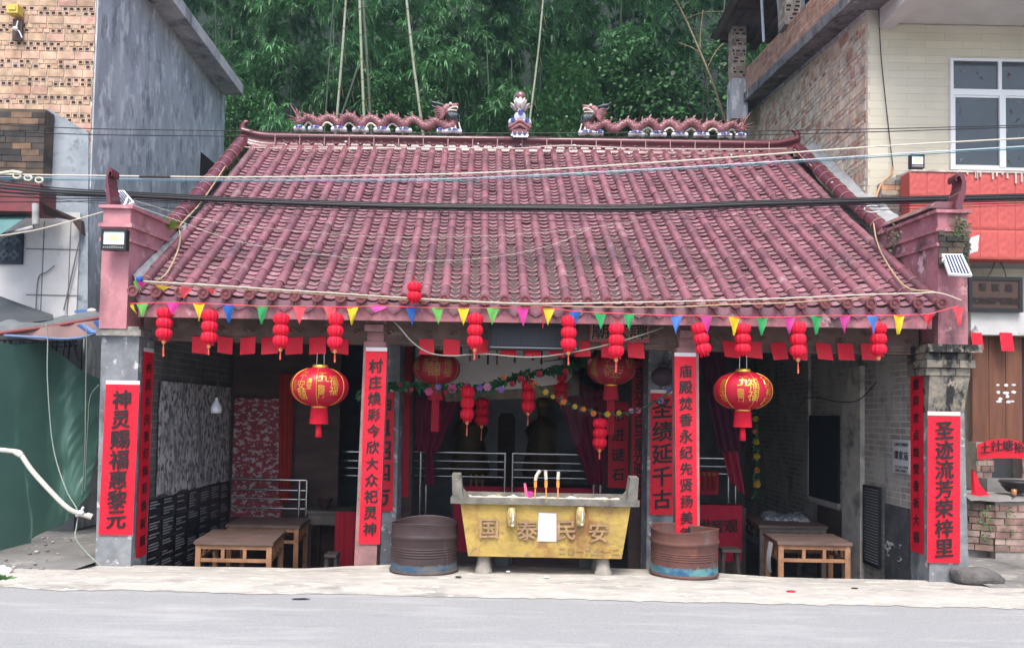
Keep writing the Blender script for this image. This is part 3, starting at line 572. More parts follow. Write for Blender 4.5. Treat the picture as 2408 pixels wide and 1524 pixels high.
m = MB(); m.box(4.22, 9, 7.8, YC - .015, 6.03, 6.25); m.box(4.22, 4.4, 7.8, YC - .015, 5.96, 6.03); m.build('balcony_slab', [M('soffit_white', (.55, .53, .52), (.48, .46, .45), sc=3, rough=.8)], RB)
# window
wn = MB(); a, b = P(2231, 402, YC), P(2500, 146, YC)
ALU = M('white_aluminium', (.68, .7, .72), rough=.35)
def bar(x0, x1, z0, z1, y0=YC - .045): wn.box(x0, x1, y0, YC - .013, z0, z1)
zt1, zt2 = P(2290, 228, YC).z, P(2290, 214, YC).z
bar(a.x, a.x + .035, a.z, b.z); bar(a.x + .035, b.x, b.z - .03, b.z); bar(a.x + .035, b.x, a.z, a.z + .035); bar(a.x + .035, b.x, zt1, zt2)
mx = P(2347, 300, YC).x; bar(mx - .02, mx + .02, zt2, b.z - .03); bar(mx - .012, mx + .06, a.z + .035, zt1, YC - .05); bar(a.x + .035, a.x + .06, a.z + .035, zt1, YC - .035); bar(a.x + .06, mx - .012, a.z + .035, a.z + .06, YC - .035); bar(a.x + .06, mx - .012, zt1 - .025, zt1, YC - .035); bar(mx + .06, b.x, zt1 - .022, zt1, YC - .035)
wo = wn.build('window', [ALU], RB)
m = MB(); m.box(a.x + .02, b.x, YC - .025, YC - .0125, a.z + .02, b.z - .02)
GLS = M('dark_glass', (.035, .045, .055), (.055, .068, .075), sc=1.5, rough=.06, spec=.6); m.build('pane', [GLS], wo)
m = MB(); rnd = random.Random(5)
for q in range(34):
    u, v = rnd.uniform(2240, 2405), rnd.uniform(150, 398)
    if abs(u - 2350) < 14 or abs(v - 221) < 14: continue
    p = P(u, v, YC - .0275); s_ = rnd.uniform(.015, .05); an = rnd.random() * 6
    m.add([p + V((s_ * math.cos(an + k), 0, s_ * math.sin(an + k))) for k in (0, 1.4, 2.6)], [(0, 1, 2)], rnd.randrange(4))
m.build('stickers', [M('st_' + str(i), c, rough=.6) for i, c in enumerate(((.06, .07, .03), (.03, .07, .06), (.09, .035, .04), (.14, .15, .16)))], wo)
# red tiled parapet with embossed tiles
m = MB(); a, b = P(2140, 606, 8.35), P(2408, 405, 8.35); X0, X1, Z0, Z1 = a.x, 9.0, a.z, P(2150, 404, 8.35).z
m.box(X0, X1, 8.36, 8.55, Z0, Z1, 1)
rows_ = [(0, .345), (.355, .73), (.74, 1)]; rows_ = [(1 - q, 1 - p) for p, q in [(0, .29), (.3, .655), (.665, 1.0)]]
for r0, r1 in rows_:
    x = X0; k = 0
    while x < X0 + 2.2:
        def tile(s_, t_, x=x, k=k):
            e = min(1, min(s_, 1 - s_, t_, 1 - t_) * 40) * .5; px_, pz = s_ - .5, t_ - .5; rr = math.hypot(px_, pz); an = math.atan2(pz, px_)
            h = .006 * math.sin(rr * 16 + 2.5 * math.sin(an * 3 + k % 2)) * (1 - rr) + .006 * nz(px_ * 8 + k, pz * 8)
            return V((x + .192 * s_, 8.357 - .012 * e - h * e, lerp(Z0, Z1, r0) + (Z1 - Z0) * (r1 - r0) * t_))
        m.grid(tile, 18, 18, 0, True); x += .194; k += 1
m.build('red_parapet', [M('red_tile', (.46, .085, .075), (.4, .068, .06), sc=2, rough=.5, dirt=((.4, .1, .08), .6, .8, 3)), M('red_grout', (.4, .07, .05))], RB)
m = MB(); m.box(X0 + .01, X1, 8.34, 8.56, Z1, Z1 + .02)
for q in range(10): x = random.uniform(X0 + .6, X0 + 1.3); m.box(x, x + .02, 8.335, 8.345, Z1 - random.uniform(.02, .12), Z1 + .004)
m.build('parapet_top', [M('lime_drips', (.55, .5, .45), (.3, .25, .22), sc=9, rough=.95)], RB)
m = MB(); p = [P(2072, 430, 8.6), P(2138, 402, 8.6), P(2138, 560, 8.6), P(2066, 560, 8.6)]; m.prism(p, (0, .1, 0), 1)
zt3 = lambda x: lerp(p[0].z, p[1].z, x / (p[1].x - p[0].x)) - .01
bricks(m, (p[0].x, 8.6, 0), (1, 0, 0), (0, -1, 0), p[1].x - p[0].x, lambda x: p[2].z, zt3, [(.06, .16, .006, False)], .012, irregular=.25)
m.build('old_wall', [ramp_tint('old_brick', [(.14, .13, .12), (.22, .19, .16), (.3, .25, .2), (.4, .22, .12), (.08, .08, .08), (.3, .29, .27)]), MORTG], RB)
# porch below the parapet
m = MB(); m.box(X0, 9, 8.56, 10.2, Z0, Z0 + .1); m.box(X0 - .1, 9, 9.3, 9.4, 0, Z0); m.build('porch', [M('porch_grey', (.3, .3, .3), (.22, .22, .22), sc=3, rough=.9)], RB)
m = MB(); a, b = P(2281, 787, 8.5), P(2460, 737, 8.5); m.box(a.x, b.x, 8.48, 8.62, a.z, b.z); m.build('porch_beam', [M('flaking_white', (.5, .5, .49), (.42, .42, .42), sc=3, rough=.9, dirt=((.16, .16, .17), .58, .64, 6), bump=.4)], RB)
m = MB(); a, b = P(2287, 1040, 8.6), P(2403, 788, 8.6); n_ = 3
for j in range(n_): m.box(lerp(a.x, b.x, j / n_) + .003, lerp(a.x, b.x, (j + 1) / n_) - .003, 8.6, 8.64, a.z, b.z + .02)
PLANK = M('brown_planks', (.16, .065, .035), (.1, .042, .026), sc=4, rough=.75, st=(3, 1, .3), bump=.15, dirt=((.05, .025, .018), .58, .75, 4, (2, 1, .4)))
m.build('plank_door', [PLANK], RB)
m = MB()
for u, v in ((2347, 905), (2367, 906), (2348, 922), (2366, 924), (2369, 932), (2352, 938), (2350, 944), (2372, 945), (2380, 944), (2384, 905), (2384, 922)):
    p = P(u, v, 8.597); w2, h2 = px(random.uniform(5, 9), 8.6), px(random.uniform(2.5, 5), 8.6)
    m.prism([p + V((w2 * math.cos(k) * random.uniform(.7, 1.1), 0, h2 * math.sin(k) * random.uniform(.7, 1.1))) for k in (0, .9, 1.9, 2.9, 3.9, 5.1)], (0, .002, 0))
m.build('paper_remnants', [WHITE], RB)
m = MB(); a, b = P(2404, 1060, 8.62), P(2520, 788, 8.62); m.box(a.x, b.x, 8.66, 8.7, a.z, b.z); m.build('doorway_shade', [HOLE], RB)  # dark slab in place of the unlit space beyond the doorway
# terrace shelter
SH = thing('roof_shelter', (4.6, 12.6, 6.6), 'rooftop shelter with corrugated sheet roof on brick posts', 'shelter')
m = MB(); zr_ = 8.02
m.grid(lambda a, b: V((lerp(3.36, 6.6, a), lerp(9.5, 13.3, b), zr_ + .02 * math.sin(a * 3.2 / .08 * PI) + .1 * a)), 160, 2); m.build('sheet_roof', [M('fibre_sheet', (.2, .17, .17), (.12, .09, .095), sc=2, rough=.9)], SH)
m = MB()
for y in (13.1, 12.0, 11.0): m.box(3.5, 6.5, y - .05, y + .05, zr_ - .13, zr_ - .03)
m.prism([V((4.0, 13.0, zr_ - .2)), V((4.0, 9.6, zr_ + .05)), V((4.1, 9.6, zr_ + .05)), V((4.1, 13.0, zr_ - .2))], (0, 0, -.12)); m.build('rafters', [DARKW], SH)
PB_ = ramp_tint('post_brick', [(.36, .3, .24), (.42, .34, .28), (.3, .25, .2), (.26, .15, .12)])
def post(u0, u1, v0, v1, Y):
    m = MB(); a, b = P(u0, v1, Y), P(u1, v0, Y); m.box(a.x, b.x, Y, Y + .25, a.z, b.z, 1)
    bricks(m, (a.x, Y, 0), (1, 0, 0), (0, -1, 0), b.x - a.x, lambda x: a.z, lambda x: b.z, [(.06, .12, .008, True)], .006, mats=(0, 2))
    bricks(m, (a.x, Y + .25, 0), (0, -1, 0), (-1, 0, 0), .25, lambda x: a.z, lambda x: b.z, [(.06, .12, .008, False)], .006, mats=(0, 2)); m.build('brick_post', [PB_, MORTG, HOLE], SH)
post(1722, 1755, 62, 190, 12.75); post(1845, 1884, -30, 58, 10.7)
m = MB(); a, b = P(1721, 280, 12.74), P(1757, 186, 12.74); m.box(a.x - .01, b.x + .01, 12.72, 13.02, a.z, b.z); m.build('render_base', [CEM], SH)
m = MB()
for u, w2 in ((1796, .022), (1835, .03), (1891, .035)): m.tube([P(u, 100 if u < 1800 else 50, 11.2), P(u - 6, -20, 11.2)], w2, 8)
m.build('water_pipe', [M('pale_pipe', (.35, .4, .45), rough=.5)], SH)
# wall lead on the cream front
m = MB(); m.tube(poly([P(2066, -5, 8.82), P(2071, 120, 8.83), P(2085, 260, 8.83), P(2100, 395, 8.83)], 6), .006, 5, 0); m.tube(poly([P(2100, 395, 8.82), P(2094, 412, 8.8), P(2072, 434, 8.6), P(2055, 478, 8.4)], 6), .012, 5, 1)
tag(m.build('wall_lead', [BLACK, M('orange_lead', (.5, .25, .12))]), 'thin black lead hanging down the cream wall to an orange tail', 'cable')

# ================================================================== hill and bamboo
HILLM = M('hill_scrub', (.008, .02, .012), (.004, .01, .006), sc=2, rough=1, bump=1, bsc=6)  # near-black colour puts deep shade into the gaps between clumps
def hill(a, b):
    x = lerp(-30, 30, a); y = lerp(14.2, 44, b); t = (y - 14.2)
    z = -.2 + (1.3 * min(t, 2) + max(0, t - 2) * 1.15) + .5 * nz(x * .4, y * .4) * min(1, t)
    return V((x, y, min(z, 24 + nz(x * .2, y * .2))))
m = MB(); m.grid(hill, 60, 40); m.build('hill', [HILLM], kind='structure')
LEAF = M('bamboo_leaf', (.1, .245, .095), (.06, .17, .075), sc=.8, rough=.45, tint=.6, trans=.3, dirt=((.15, .27, .08), .6, .8, .9))
VINE = M('vine_leaf', (.06, .16, .055), (.04, .115, .045), sc=.8, rough=.4, tint=.5, trans=.25)
CULM = M('bamboo_culm', (.3, .32, .26), (.19, .22, .13), sc=5, rough=.5, st=(1, 1, .5), dirt=((.16, .2, .1), .58, .72, 4))
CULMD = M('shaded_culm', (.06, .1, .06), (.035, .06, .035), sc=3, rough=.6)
STEMD = M('twig_brown', (.06, .05, .03))
rl = random.Random(3)
def leaf(mb, p, d, l, wd, up, m=0, t=None):
    d = d.normalized(); s_ = d.cross(up)
    if s_.length < .01: s_ = V((1, 0, 0))
    s_ = s_.normalized() * wd; q = p + d * l * .38
    mb.add([p, q + s_, p + d * l + V((0, 0, -.12 * l)), q - s_], [(0, 1, 2, 3)], m, False, rl.random() if t is None else t)
def plume(seed):
    """one hanging mass of leaf fans at the end of a branch"""
    r = random.Random(seed); out = []; p = V((0, 0, 0)); d = V((.8, 0, .5)); nst = 8
    for k in range(nst):
        d = (d + V((r.uniform(-.1, .1), r.uniform(-.12, .12), -.2))).normalized(); p = p + d * .11
        for sp in range(2 if k > 1 else 1):
            side = V((-d.y, d.x, 0)) * r.choice((-1, 1)) * r.uniform(.3, 1); q = p + side * r.uniform(.02, .2) + V((0, 0, r.uniform(-.14, .04)))
            ax = (d * r.uniform(.2, 1) + side * .9 + V((0, 0, -.55 * r.random() - .1))).normalized(); pl_ = V((r.uniform(-1, 1), r.uniform(-1, 1), r.uniform(-.2, .2))).normalized()
            pl_ = (pl_ - ax * pl_.dot(ax)).normalized(); n_ = r.randint(6, 9); tb = r.random()
            for j in range(n_):
                a = lerp(-1.5, 1.5, j / (n_ - 1)) + r.uniform(-.12, .12); dd = (ax * math.cos(a) + pl_ * math.sin(a) + V((0, 0, -.12))).normalized()
                out.append((q, dd, r.uniform(.2, .31) * (1.05 - .28 * abs(a)), r.uniform(.015, .023), min(1, max(0, tb * .7 + r.random() * .3))))
    return out
PL = [plume(i) for i in range(8)]
def crown(seed, H, R, n_):
    r = random.Random(seed); mb = MB()
    for k in range(n_):     # n_ hanging masses, with gaps between them
        h = H * (k + r.random()) / n_ + .2; a = r.uniform(0, 2 * PI); rad = R * (.35 + .7 * r.random()) * (.6 + .45 * math.sin(PI * min(1, h / H * .9 + .1)))
        c = V((rad * math.cos(a), rad * math.sin(a) * .8, h)); bt = r.uniform(-.25, .25)
        for q in range(r.randint(5, 8)):
            base = c + V((r.gauss(0, .22), r.gauss(0, .2), r.gauss(0, .2) - .05 * q)); Rz = Matrix.Rotation(a + r.uniform(-.8, .8), 3, 'Z') @ Matrix.Rotation(r.uniform(-.3, .45), 3, 'Y'); sc = r.uniform(.7, 1.15)
            for (p, d, l, wd, t) in r.choice(PL): leaf(mb, base + Rz @ p * sc, Rz @ d, l * (sc * .4 + .6), wd, V((0, 0, 1)), 0, min(1, max(0, t + bt)))
    return mb
def culms(seed, H, R, n_):
    r = random.Random(seed); mb = MB()
    for k in range(n_):
        x, y = r.uniform(-R, R) * .6, r.uniform(-R, R) * .5; lx, ly = r.uniform(-.8, .8), r.uniform(-.5, .5)
        mb.tube([V((x + lx * q * q, y + ly * q * q, H * .93 * q)) for q in (0, .2, .4, .6, .8, 1)], [.03, .03, .028, .024, .018, .01], 6)
    return mb
protos = []
for i, (H, R, n_) in enumerate(((11.5, 1.75, 34), (10.2, 1.6, 30), (12.6, 1.9, 38))):
    t = thing('bamboo_clump', (0, 0, 0), '', 'bamboo', 'bamboo clumps on the slope behind the temple')
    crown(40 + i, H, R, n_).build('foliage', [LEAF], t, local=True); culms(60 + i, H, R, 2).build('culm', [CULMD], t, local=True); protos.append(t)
def hz(y): t = y - 14.2; return -.2 + 1.3 * min(max(t, 0), 2) + max(0, t - 2) * 1.15
spots = [(-8.2, 15.4), (-5.9, 15.9), (-4.1, 15.2), (-2.2, 15.9), (-.4, 15.3), (1.5, 15.7), (3.3, 15.4), (-7, 17.6), (-5, 18), (-3.1, 17.5), (-1.2, 18.2), (.7, 17.6), (2.6, 18), (4.6, 17.6), (-8.6, 20), (-6.2, 20.3), (-4, 20.2), (-1.8, 20.5), (.4, 20.1), (2.6, 20.6), (4.9, 20.2), (7, 19.6), (6.4, 16.4)]
rl2 = random.Random(9); used = set()
lab = 'clump of bamboo with drooping green leaf sprays'
for i, (x, y) in enumerate(spots):
    k = i % 3; o = protos[k] if k not in used else dup(protos[k]); used.add(k)
    o.location = (x, y, hz(y) - .6 - (1.6 if i < 7 else 0)); o.rotation_euler = (0, 0, rl2.uniform(0, 6.28)); s_ = rl2.uniform(.9, 1.12); o.scale = (s_, s_, s_ * rl2.uniform(.93, 1.05))
    side = 'beside the grey house' if x < -5.6 else 'behind the dragon nearer the grey house' if x < -1.5 else 'behind the centre of the ridge' if x < 1.2 else 'behind the dragon nearer the brick house' if x < 4 else 'by the rooftop shelter'
    o['label'] = '%s bamboo clump %s %s' % (('dense', 'tall', 'leafy')[k], ('in the front row', 'in the middle row', 'high at the back')[0 if i < 7 or i == 22 else 1 if i < 14 else 2], side)
# broad leaved climbers low between the clumps
def bush(seed, R, H, n_):
    r = random.Random(seed); mb = MB()
    for k in range(n_):
        a, b = r.uniform(0, 2 * PI), r.random(); q = V((R * math.cos(a) * b ** .4, R * .7 * math.sin(a) * b ** .4, H * r.random() ** .9)); q.x *= .6 + .4 * math.sin(PI * min(1, q.z / H + .15))
        if nz(q.x * 2.2 + seed, q.y * 2, q.z * 2.2) < -.08: continue
        d = V((r.uniform(-1, 1), r.uniform(-1, .3), r.uniform(-1.1, .2))).normalized(); l = r.uniform(.06, .11); s_ = d.cross(V((0, -.5, 1))).normalized() * l * .38; t = r.random()
        mb.add([q, q + d * l * .3 + s_, q + d * l * .7 + s_ * .8, q + d * l, q + d * l * .7 - s_ * .8, q + d * l * .3 - s_], [(0, 1, 2, 3), (0, 3, 4, 5)], 0, False, t)
    return mb
bp = None
bl = ['leafy climber low behind the dragon tail, by the pale culms', 'broad leaved climber between pale culms behind the dragon nearer the grey house', 'green climber behind the lotus finial', 'climbing shrub between the finial and the nearest dragon head', 'bushy climber above the body of the dragon nearer the brick house', 'dark leafy shrub beside the terrace brick post', 'broad leaved shrub beside the end of the grey house']
for i, (u, v, Y, s_) in enumerate(((1010, 300, 14.1, .55), (905, 300, 14.4, .65), (1180, 300, 14.4, .5), (1345, 300, 14.1, .8), (1480, 300, 14.4, .95), (1640, 300, 14.6, 1.1), (560, 310, 14.0, .6))):
    if bp is None:
        o = thing('climber_shrub', (0, 0, 0), bl[0], 'shrub', 'broad leaved climbers below the bamboo'); bush(2, .95, 2.3, 4200).build('foliage', [VINE], o, local=True)
        mm = MB(); [mm.tube([V((0, 0, -3)), V((math.cos(q) * .2, math.sin(q) * .2, .2)), V((math.cos(q) * .5, math.sin(q) * .4, 1.4))], [.03, .02, .006], 5) for q in (0, 1.6, 3.1, 4.6)]; mm.build('stem', [STEMD], o, local=True); bp = o
    else: o = dup(bp, label=bl[i])
    p = P(u, v, Y); o.location = (p.x, Y, p.z - .6); o.scale = (s_, s_, s_); o.rotation_euler = (0, 0, i * 1.3)
# bare standing culms
cl = ['pale bare bamboo culm leaning beside a dragon tail', 'white bare bamboo culm rising behind the dragon nearer the grey house back', 'long bare bamboo culm slanting down to a dragon neck', 'pale bamboo culm beside the lotus finial', 'short grey culm leaning between two pale culms', 'dim green culm close behind the white one']
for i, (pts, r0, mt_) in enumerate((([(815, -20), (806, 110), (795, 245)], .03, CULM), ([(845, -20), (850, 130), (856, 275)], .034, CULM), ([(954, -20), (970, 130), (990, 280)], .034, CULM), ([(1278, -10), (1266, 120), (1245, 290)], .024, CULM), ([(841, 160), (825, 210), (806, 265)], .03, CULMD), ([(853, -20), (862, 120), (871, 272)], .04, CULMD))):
    Y = 13.3 + .1 * i; m = MB(); pp = [P(u, v, Y) for u, v in pts]; pp.append(pp[-1] + (pp[-1] - pp[-2]) * 1.6); pp = poly(pp, 14); m.tube(pp, [lerp(r0 * .7, r0 * .85, q / len(pp)) for q in range(len(pp))], 8)
    for q in range(5, len(pp), 5): m.tube([pp[q] - (pp[q] - pp[q - 1]) * .06, pp[q] + (pp[q] - pp[q - 1]) * .06], r0 * .98, 8, 1)
    for q in range(6, len(pp) - 6, 9): leaf(m, pp[q] + V((r0, -.02, 0)), V((.25, -.2, -1)), .3, .035, V((1, 0, 0)), 2)
    tag(m.build('bamboo_pole', [mt_, M('node_brown', (.2, .17, .1)), M('sheath', (.4, .32, .16))]), cl[i], 'bamboo culm', 'bare bamboo culms behind the ridge')
m = MB(); Y = 13.6
for pts, r0 in (([(1582, -12), (1612, 45), (1646, 123), (1672, 185), (1697, 258), (1710, 300)], .022), ([(1665, 157), (1685, 120), (1722, 84)], .01), ([(1648, 126), (1625, 112), (1596, 102)], .01), ([(1646, 116), (1648, 70), (1653, 25)], .008), ([(1604, 20), (1612, 10), (1622, 6)], .008), ([(1612, 45), (1655, 30), (1700, 28)], .006)): pp = poly([P(u, v, Y) for u, v in pts], 5); m.tube(pp, [lerp(r0 * .7, r0, q / len(pp)) for q in range(len(pp))], 6)
tag(m.build('bare_branch', [M('dry_branch', (.3, .22, .12), (.2, .15, .09), sc=6)]), 'thin tan branch with bare side twigs leaning beside the shelter', 'branch')
# ================================================================== ridge ornaments
DRG = M('dragon_glaze', (.27, .11, .125), (.19, .07, .08), sc=20, rough=.4, bump=.5, bsc=60, coat=.2)
BLUE = M('blue_white_glaze', (.6, .64, .72), (.05, .09, .4), sc=26, rough=.3, lo=.47, hi=.53)
CREAMG = M('cream_glaze', (.62, .57, .5), (.5, .44, .38), sc=10, rough=.4)
TEALG = M('dark_teal_glaze', (.09, .12, .13), (.03, .045, .055), sc=12, rough=.35)
YD = 10.26
def dragon(sg, label):
    """traced in a 1:1 side view; sg=+1 faces +X, -1 faces -X"""
    K = .1934 * YD / F
    xc = P(880, 310, YD).x if sg > 0 else P(1566, 318, YD).x
    zb = ridge_z(xc) + .25; root_ = thing('dragon_ornament', (xc, YD, zb), label, 'dragon ornament', 'glazed dragons on the ridge')
    def q(x, y, dy=0.): return V((sg * (x - 1215) * K, dy, (352 - y) * K))
    path = [(262, 250), (330, 245), (400, 198), (465, 222), (525, 262), (585, 205), (645, 182), (715, 205), (785, 268), (840, 208), (905, 182), (975, 208), (1045, 270), (1105, 208), (1170, 178), (1240, 208), (1310, 268), (1370, 206), (1440, 184), (1510, 218), (1575, 268), (1640, 206), (1700, 186), (1775, 230), (1835, 280), (1900, 280), (1960, 225), (2030, 238), (2090, 280), (2160, 265), (2185, 190), (2140, 110), (2110, 70)]
    rad = [.028, .036, .042] + [.05] * 20 + [.05, .056, .056, .056, .056, .058, .06, .058, .054, .05]
    pts = poly([q(x, y, .03 * math.sin(x * .012)) for x, y in path], 5); rr = [rad[min(len(rad) - 1, int(i / 5))] for i in range(len(pts))]
    m = MB(); m.tube(pts, rr, 12)
    n_ = len(pts)
    for i in range(6, n_ - 10, 2):       # scale rows
        d = (pts[i + 1] - pts[i - 1]).normalized(); up = V((-d.z * sg, 0, d.x * sg)); up = up if up.z > 0 else -up
        for a in range(5):
            an = -1.2 + .6 * a + (.3 if i % 4 else 0); o_ = up * math.cos(an) + V((0, -1, 0)) * math.sin(an)
            if o_.y > .5: continue
            m.ell(pts[i] + o_ * rr[i] * .95, .014, .01, .011, 6, 4)
    m.build('body', [DRG], root_, local=True)
    m = MB()
    for i in range(5, n_ - 8, 4):
        d = (pts[i + 1] - pts[i - 1]).normalized(); up = V((-d.z, 0, d.x)); up = up if up.z > 0 else -up
        b = pts[i] + up * rr[i] * .85; tip = b + up * .05 + V((-sg * .02, 0, .012))
        m.tube([b, b + up * .03, tip], [.02, .014, .002], 5, sm=False)
    m.build('dorsal_fin', [DRG], root_, local=True)
    m = MB()
    for (x1, y1, w_) in ((165, 25, 22), (235, 60, 18), (285, 95, 14), (130, 160, 18), (145, 215, 16), (180, 265, 14), (200, 70, 14)):
        m.tube(poly([q(285, 230), q((285 + x1) / 2 + 12, (235 + y1) / 2), q(x1, y1)], 4), [.03, .034, w_ * K * 1.15, w_ * K, w_ * K * .8, .02, .014, .009, .002], 6, sm=False, flat=.5)
    m.build('tail_fin', [DRG], root_, local=True)
    for a, b, c in ((360, 400, 450), (575, 635, 700), (845, 905, 970), (1115, 1170, 1235), (1380, 1440, 1505)):
        m = MB(); m.tube(poly([q(a, 300), q((a + b) / 2 - 4, 262), q(b, 250), q((b + c) / 2, 264), q(c, 292)], 4), .014, 7); m.build('belly_arch', [CREAMG], root_, local=True)
    m = MB(); m.tube(poly([q(2170, 195), q(2205, 250), q(2225, 335)], 5), .016, 7); m.tube(poly([q(2255, 215), q(2268, 270), q(2290, 330)], 4), .011, 6)
    m.build('throat', [CREAMG], root_, local=True)
    for x, w_ in ((295, 62), (490, 82), (780, 88), (1045, 92), (1310, 92), (1580, 92), (2185, 100), (2030, 40)):
        m = MB()
        for dx, dz, r in ((-.55, 22, .5), (.5, 20, .5), (0, 34, .62), (-.85, 12, .3), (.85, 12, .3)): m.ell(q(x + dx * w_, 345 - dz * .75), w_ * r * K, .05, 32 * K, 12, 7)
        for dx in (-.4, .15, .5): m.tube([q(x + (dx + .22 * math.cos(t_) * (1 - t_ / 9)) * w_, 322 - 16 * math.sin(t_) * (1 - t_ / 9), -.052) for t_ in [k * .55 for k in range(15)]], .0058, 5, 1)
        m.build('cloud_base', [M('cloud_white', (.75, .77, .8), (.62, .66, .74), sc=14, rough=.3), M('cloud_blue', (.04, .07, .33), rough=.3)], root_, local=True)
    m = MB()      # head
    m.ell(q(2085, 60), .075, .062, .068, 14, 10); m.tube([q(2095, 42), q(2160, 28), q(2222, 12), q(2240, 4)], [.062, .048, .04, .022], 10); m.ell(q(2232, -4), .024, .034, .02); m.tube([q(2090, 92), q(2150, 112), q(2215, 108), q(2236, 96)], [.056, .042, .03, .012], 10)
    for dy in (-.045, .045): m.ell(q(2150, 12, dy), .02, .018, .02, 8, 6)
    m.build('head', [DRG], root_, local=True)
    m = MB()
    for dy in (-.052, -.03): m.tube(poly([q(2120, 88, dy), q(2170, 50, dy), q(2232, 42, dy), q(2236, 62, dy)], 4), .011, 6); m.tube(poly([q(2120, 92, dy), q(2165, 84, dy), q(2232, 88, dy)], 4), .010, 6)
    m.ell(q(2152, 4, -.058), .022, .012, .02, 8, 6); m.ell(q(2035, 180, -.06), .022, .014, .014, 7, 5)
    m.build('teeth', [CREAMG], root_, local=True)
    for dy in (-.045, .045):
        m = MB(); m.tube(poly([q(2060, 20, dy), q(2000, 12, dy * 1.6), q(1940, 0, dy * 1.8), q(1905, -28, dy * 2)], 4), [.02] * 4 + [.016] * 4 + [.01] * 4 + [.003], 7); m.tube([q(1985, 8, dy * 1.6), q(2010, -30, dy * 1.5)], [.012, .003], 6); m.build('horn', [TEALG], root_, local=True)
    m = MB()
    for k in range(8):
        for dy in (-.06, .06): y = 55 + 21 * k; m.tube(poly([q(2075, 85 + 7 * k, dy * .8), q(2010 + 3 * k, y, dy * 1.15), q(1948 + 12 * max(0, k - 3), y + 8 * max(0, k - 3) ** .5, dy)], 3), [.026, .028, .026, .022, .016, .01, .002], 6, sm=False, flat=.6)
    m.build('mane', [DRG], root_, local=True)
    m = MB()
    for k in range(9): m.tube(poly([q(2130 + 11 * k, 112, -.04 + .01 * (k % 3)), q(2140 + 11 * k, 150, -.05), q(2165 + 8 * k + 5 * (k % 2), 190 + 9 * (k % 3), -.03)], 3), [.018, .017, .016, .013, .01, .006, .002], 6)
    m.tube(poly([q(2236, 110), q(2262, 140), q(2255, 170), q(2275, 200)], 4), .008, 5)
    m.build('beard', [TEALG], root_, local=True)
    return root_
dragon(1, 'maroon dragon with tail at the grey house end, facing the lotus finial')
dragon(-1, 'maroon dragon with tail at the brick house end, facing the lotus finial')
# lotus and pearl finial
xc = P(1222, 318, YD).x; fz = ridge_z(xc) + .10; kf = .1993 * YD / F * 1.0
FN = thing('lotus_finial', (xc, YD, fz), 'pearl on a white lotus above a blue and white cloud at the ridge centre', 'roof finial')
def fy(v): return (P(1222, v, YD).z - fz)
m = MB(); m.ell((0, 0, fy(229)), .074, .074, .074, 18, 12); m.build('pearl', [GLAZE], FN, local=True)
m = MB()
for ring, (n_, r0, zb_, zt_2, tw) in enumerate(((8, .078, fy(260), fy(234), 0), (8, .108, fy(262), fy(244), .4))):
    for k in range(n_):
        a = 2 * PI * k / n_ + tw; d = V((math.cos(a), math.sin(a), 0)); s_ = V((-math.sin(a), math.cos(a), 0)); pts = []
        for t_, w_ in ((0, .02), (.3, .044), (.6, .044), (.85, .024), (1, .002)): c = d * (r0 * (.55 + .55 * t_ ** 1.2 + (.25 * t_ if ring else 0))) + V((0, 0, lerp(zb_, zt_2, t_ - (.12 * t_ * t_ if ring else 0)))); pts.append((c, w_))
        vs = []
        for c, w_ in pts: vs += [c - s_ * w_, c + d * w_ * .35, c + s_ * w_, c - d * .006]
        m.add(vs, [(i * 4 + j, i * 4 + (j + 1) % 4, i * 4 + 4 + (j + 1) % 4, i * 4 + 4 + j) for i in range(4) for j in range(4)], 0, True)
m.build('lotus', [M('lotus_white', (.78, .74, .7), (.7, .62, .58), sc=12, rough=.4)], FN, local=True)
m = MB(); m.lathe([(.04, fy(256)), (.068, fy(261)), (.066, fy(268)), (.05, fy(273)), (.042, fy(281)), (.05, fy(292))], n=18); m.build('vase', [GLAZE], FN, local=True)
m = MB()
for dx, v, rx, rz in ((0, 275, .082, .075), (-.10, 289, .06, .052), (.10, 289, .06, .052), (0, 290, .11, .05)): m.ell((dx, 0, fy(v)), rx, .07, rz, 16, 9)
for dx, v, r in ((.01, 271, .042), (-.095, 289, .032), (.095, 289, .032)):
    m.tube([V((dx + r * math.cos(t_) * (1 - t_ / 13), -.078, fy(v) + r * .9 * math.sin(t_) * (1 - t_ / 13))) for t_ in [k * .5 for k in range(24)]], .0075, 5, 1)
for s_ in (-1, 1): m.tube(poly([V((s_ * .035, -.03, fy(282))), V((s_ * .045, -.03, fy(274))), V((s_ * .03, -.03, fy(268)))], 4), .009, 6)
m.tube([V((-.01 + .014 * math.sin(t_), -.07, fy(267) - .03 * math.cos(t_))) for t_ in [k * .5 for k in range(13)]], .007, 5)
m.build('cloud', [M('cloud_white', (.6, .63, .68)), M('cloud_blue', (.04, .07, .33))], FN, local=True)
m = MB()
m.tube(poly([V((-.155, -.03, fy(304))), V((-.09, -.05, fy(298))), V((0, -.06, fy(289))), V((.09, -.05, fy(298))), V((.155, -.03, fy(304)))], 5), [.012] + [.03] * 19 + [.012], 9)
m.tube(poly([V((-.13, -.03, fy(310))), V((-.06, -.06, fy(304))), V((0, -.065, fy(299))), V((.06, -.06, fy(304))), V((.13, -.03, fy(310)))], 5), [.01] + [.024] * 19 + [.01], 9); m.ell((0, 0, fy(308)), .12, .06, .05)
m.build('scalloped_plinth', [DRG], FN, local=True)
m = MB(); m.box(-.1, .1, -.105, .08, fy(326), fy(312)); m.build('foot', [GLAZE], FN, local=True)
m = MB()
for k in range(7): x = -.1 + k * .0335; m.prism([V((x - .02, -.112, fy(327))), V((x + .02, -.112, fy(327))), V((x, -.112, fy(317 + 3 * (k % 2))))], (0, .006, 0), k % 2)
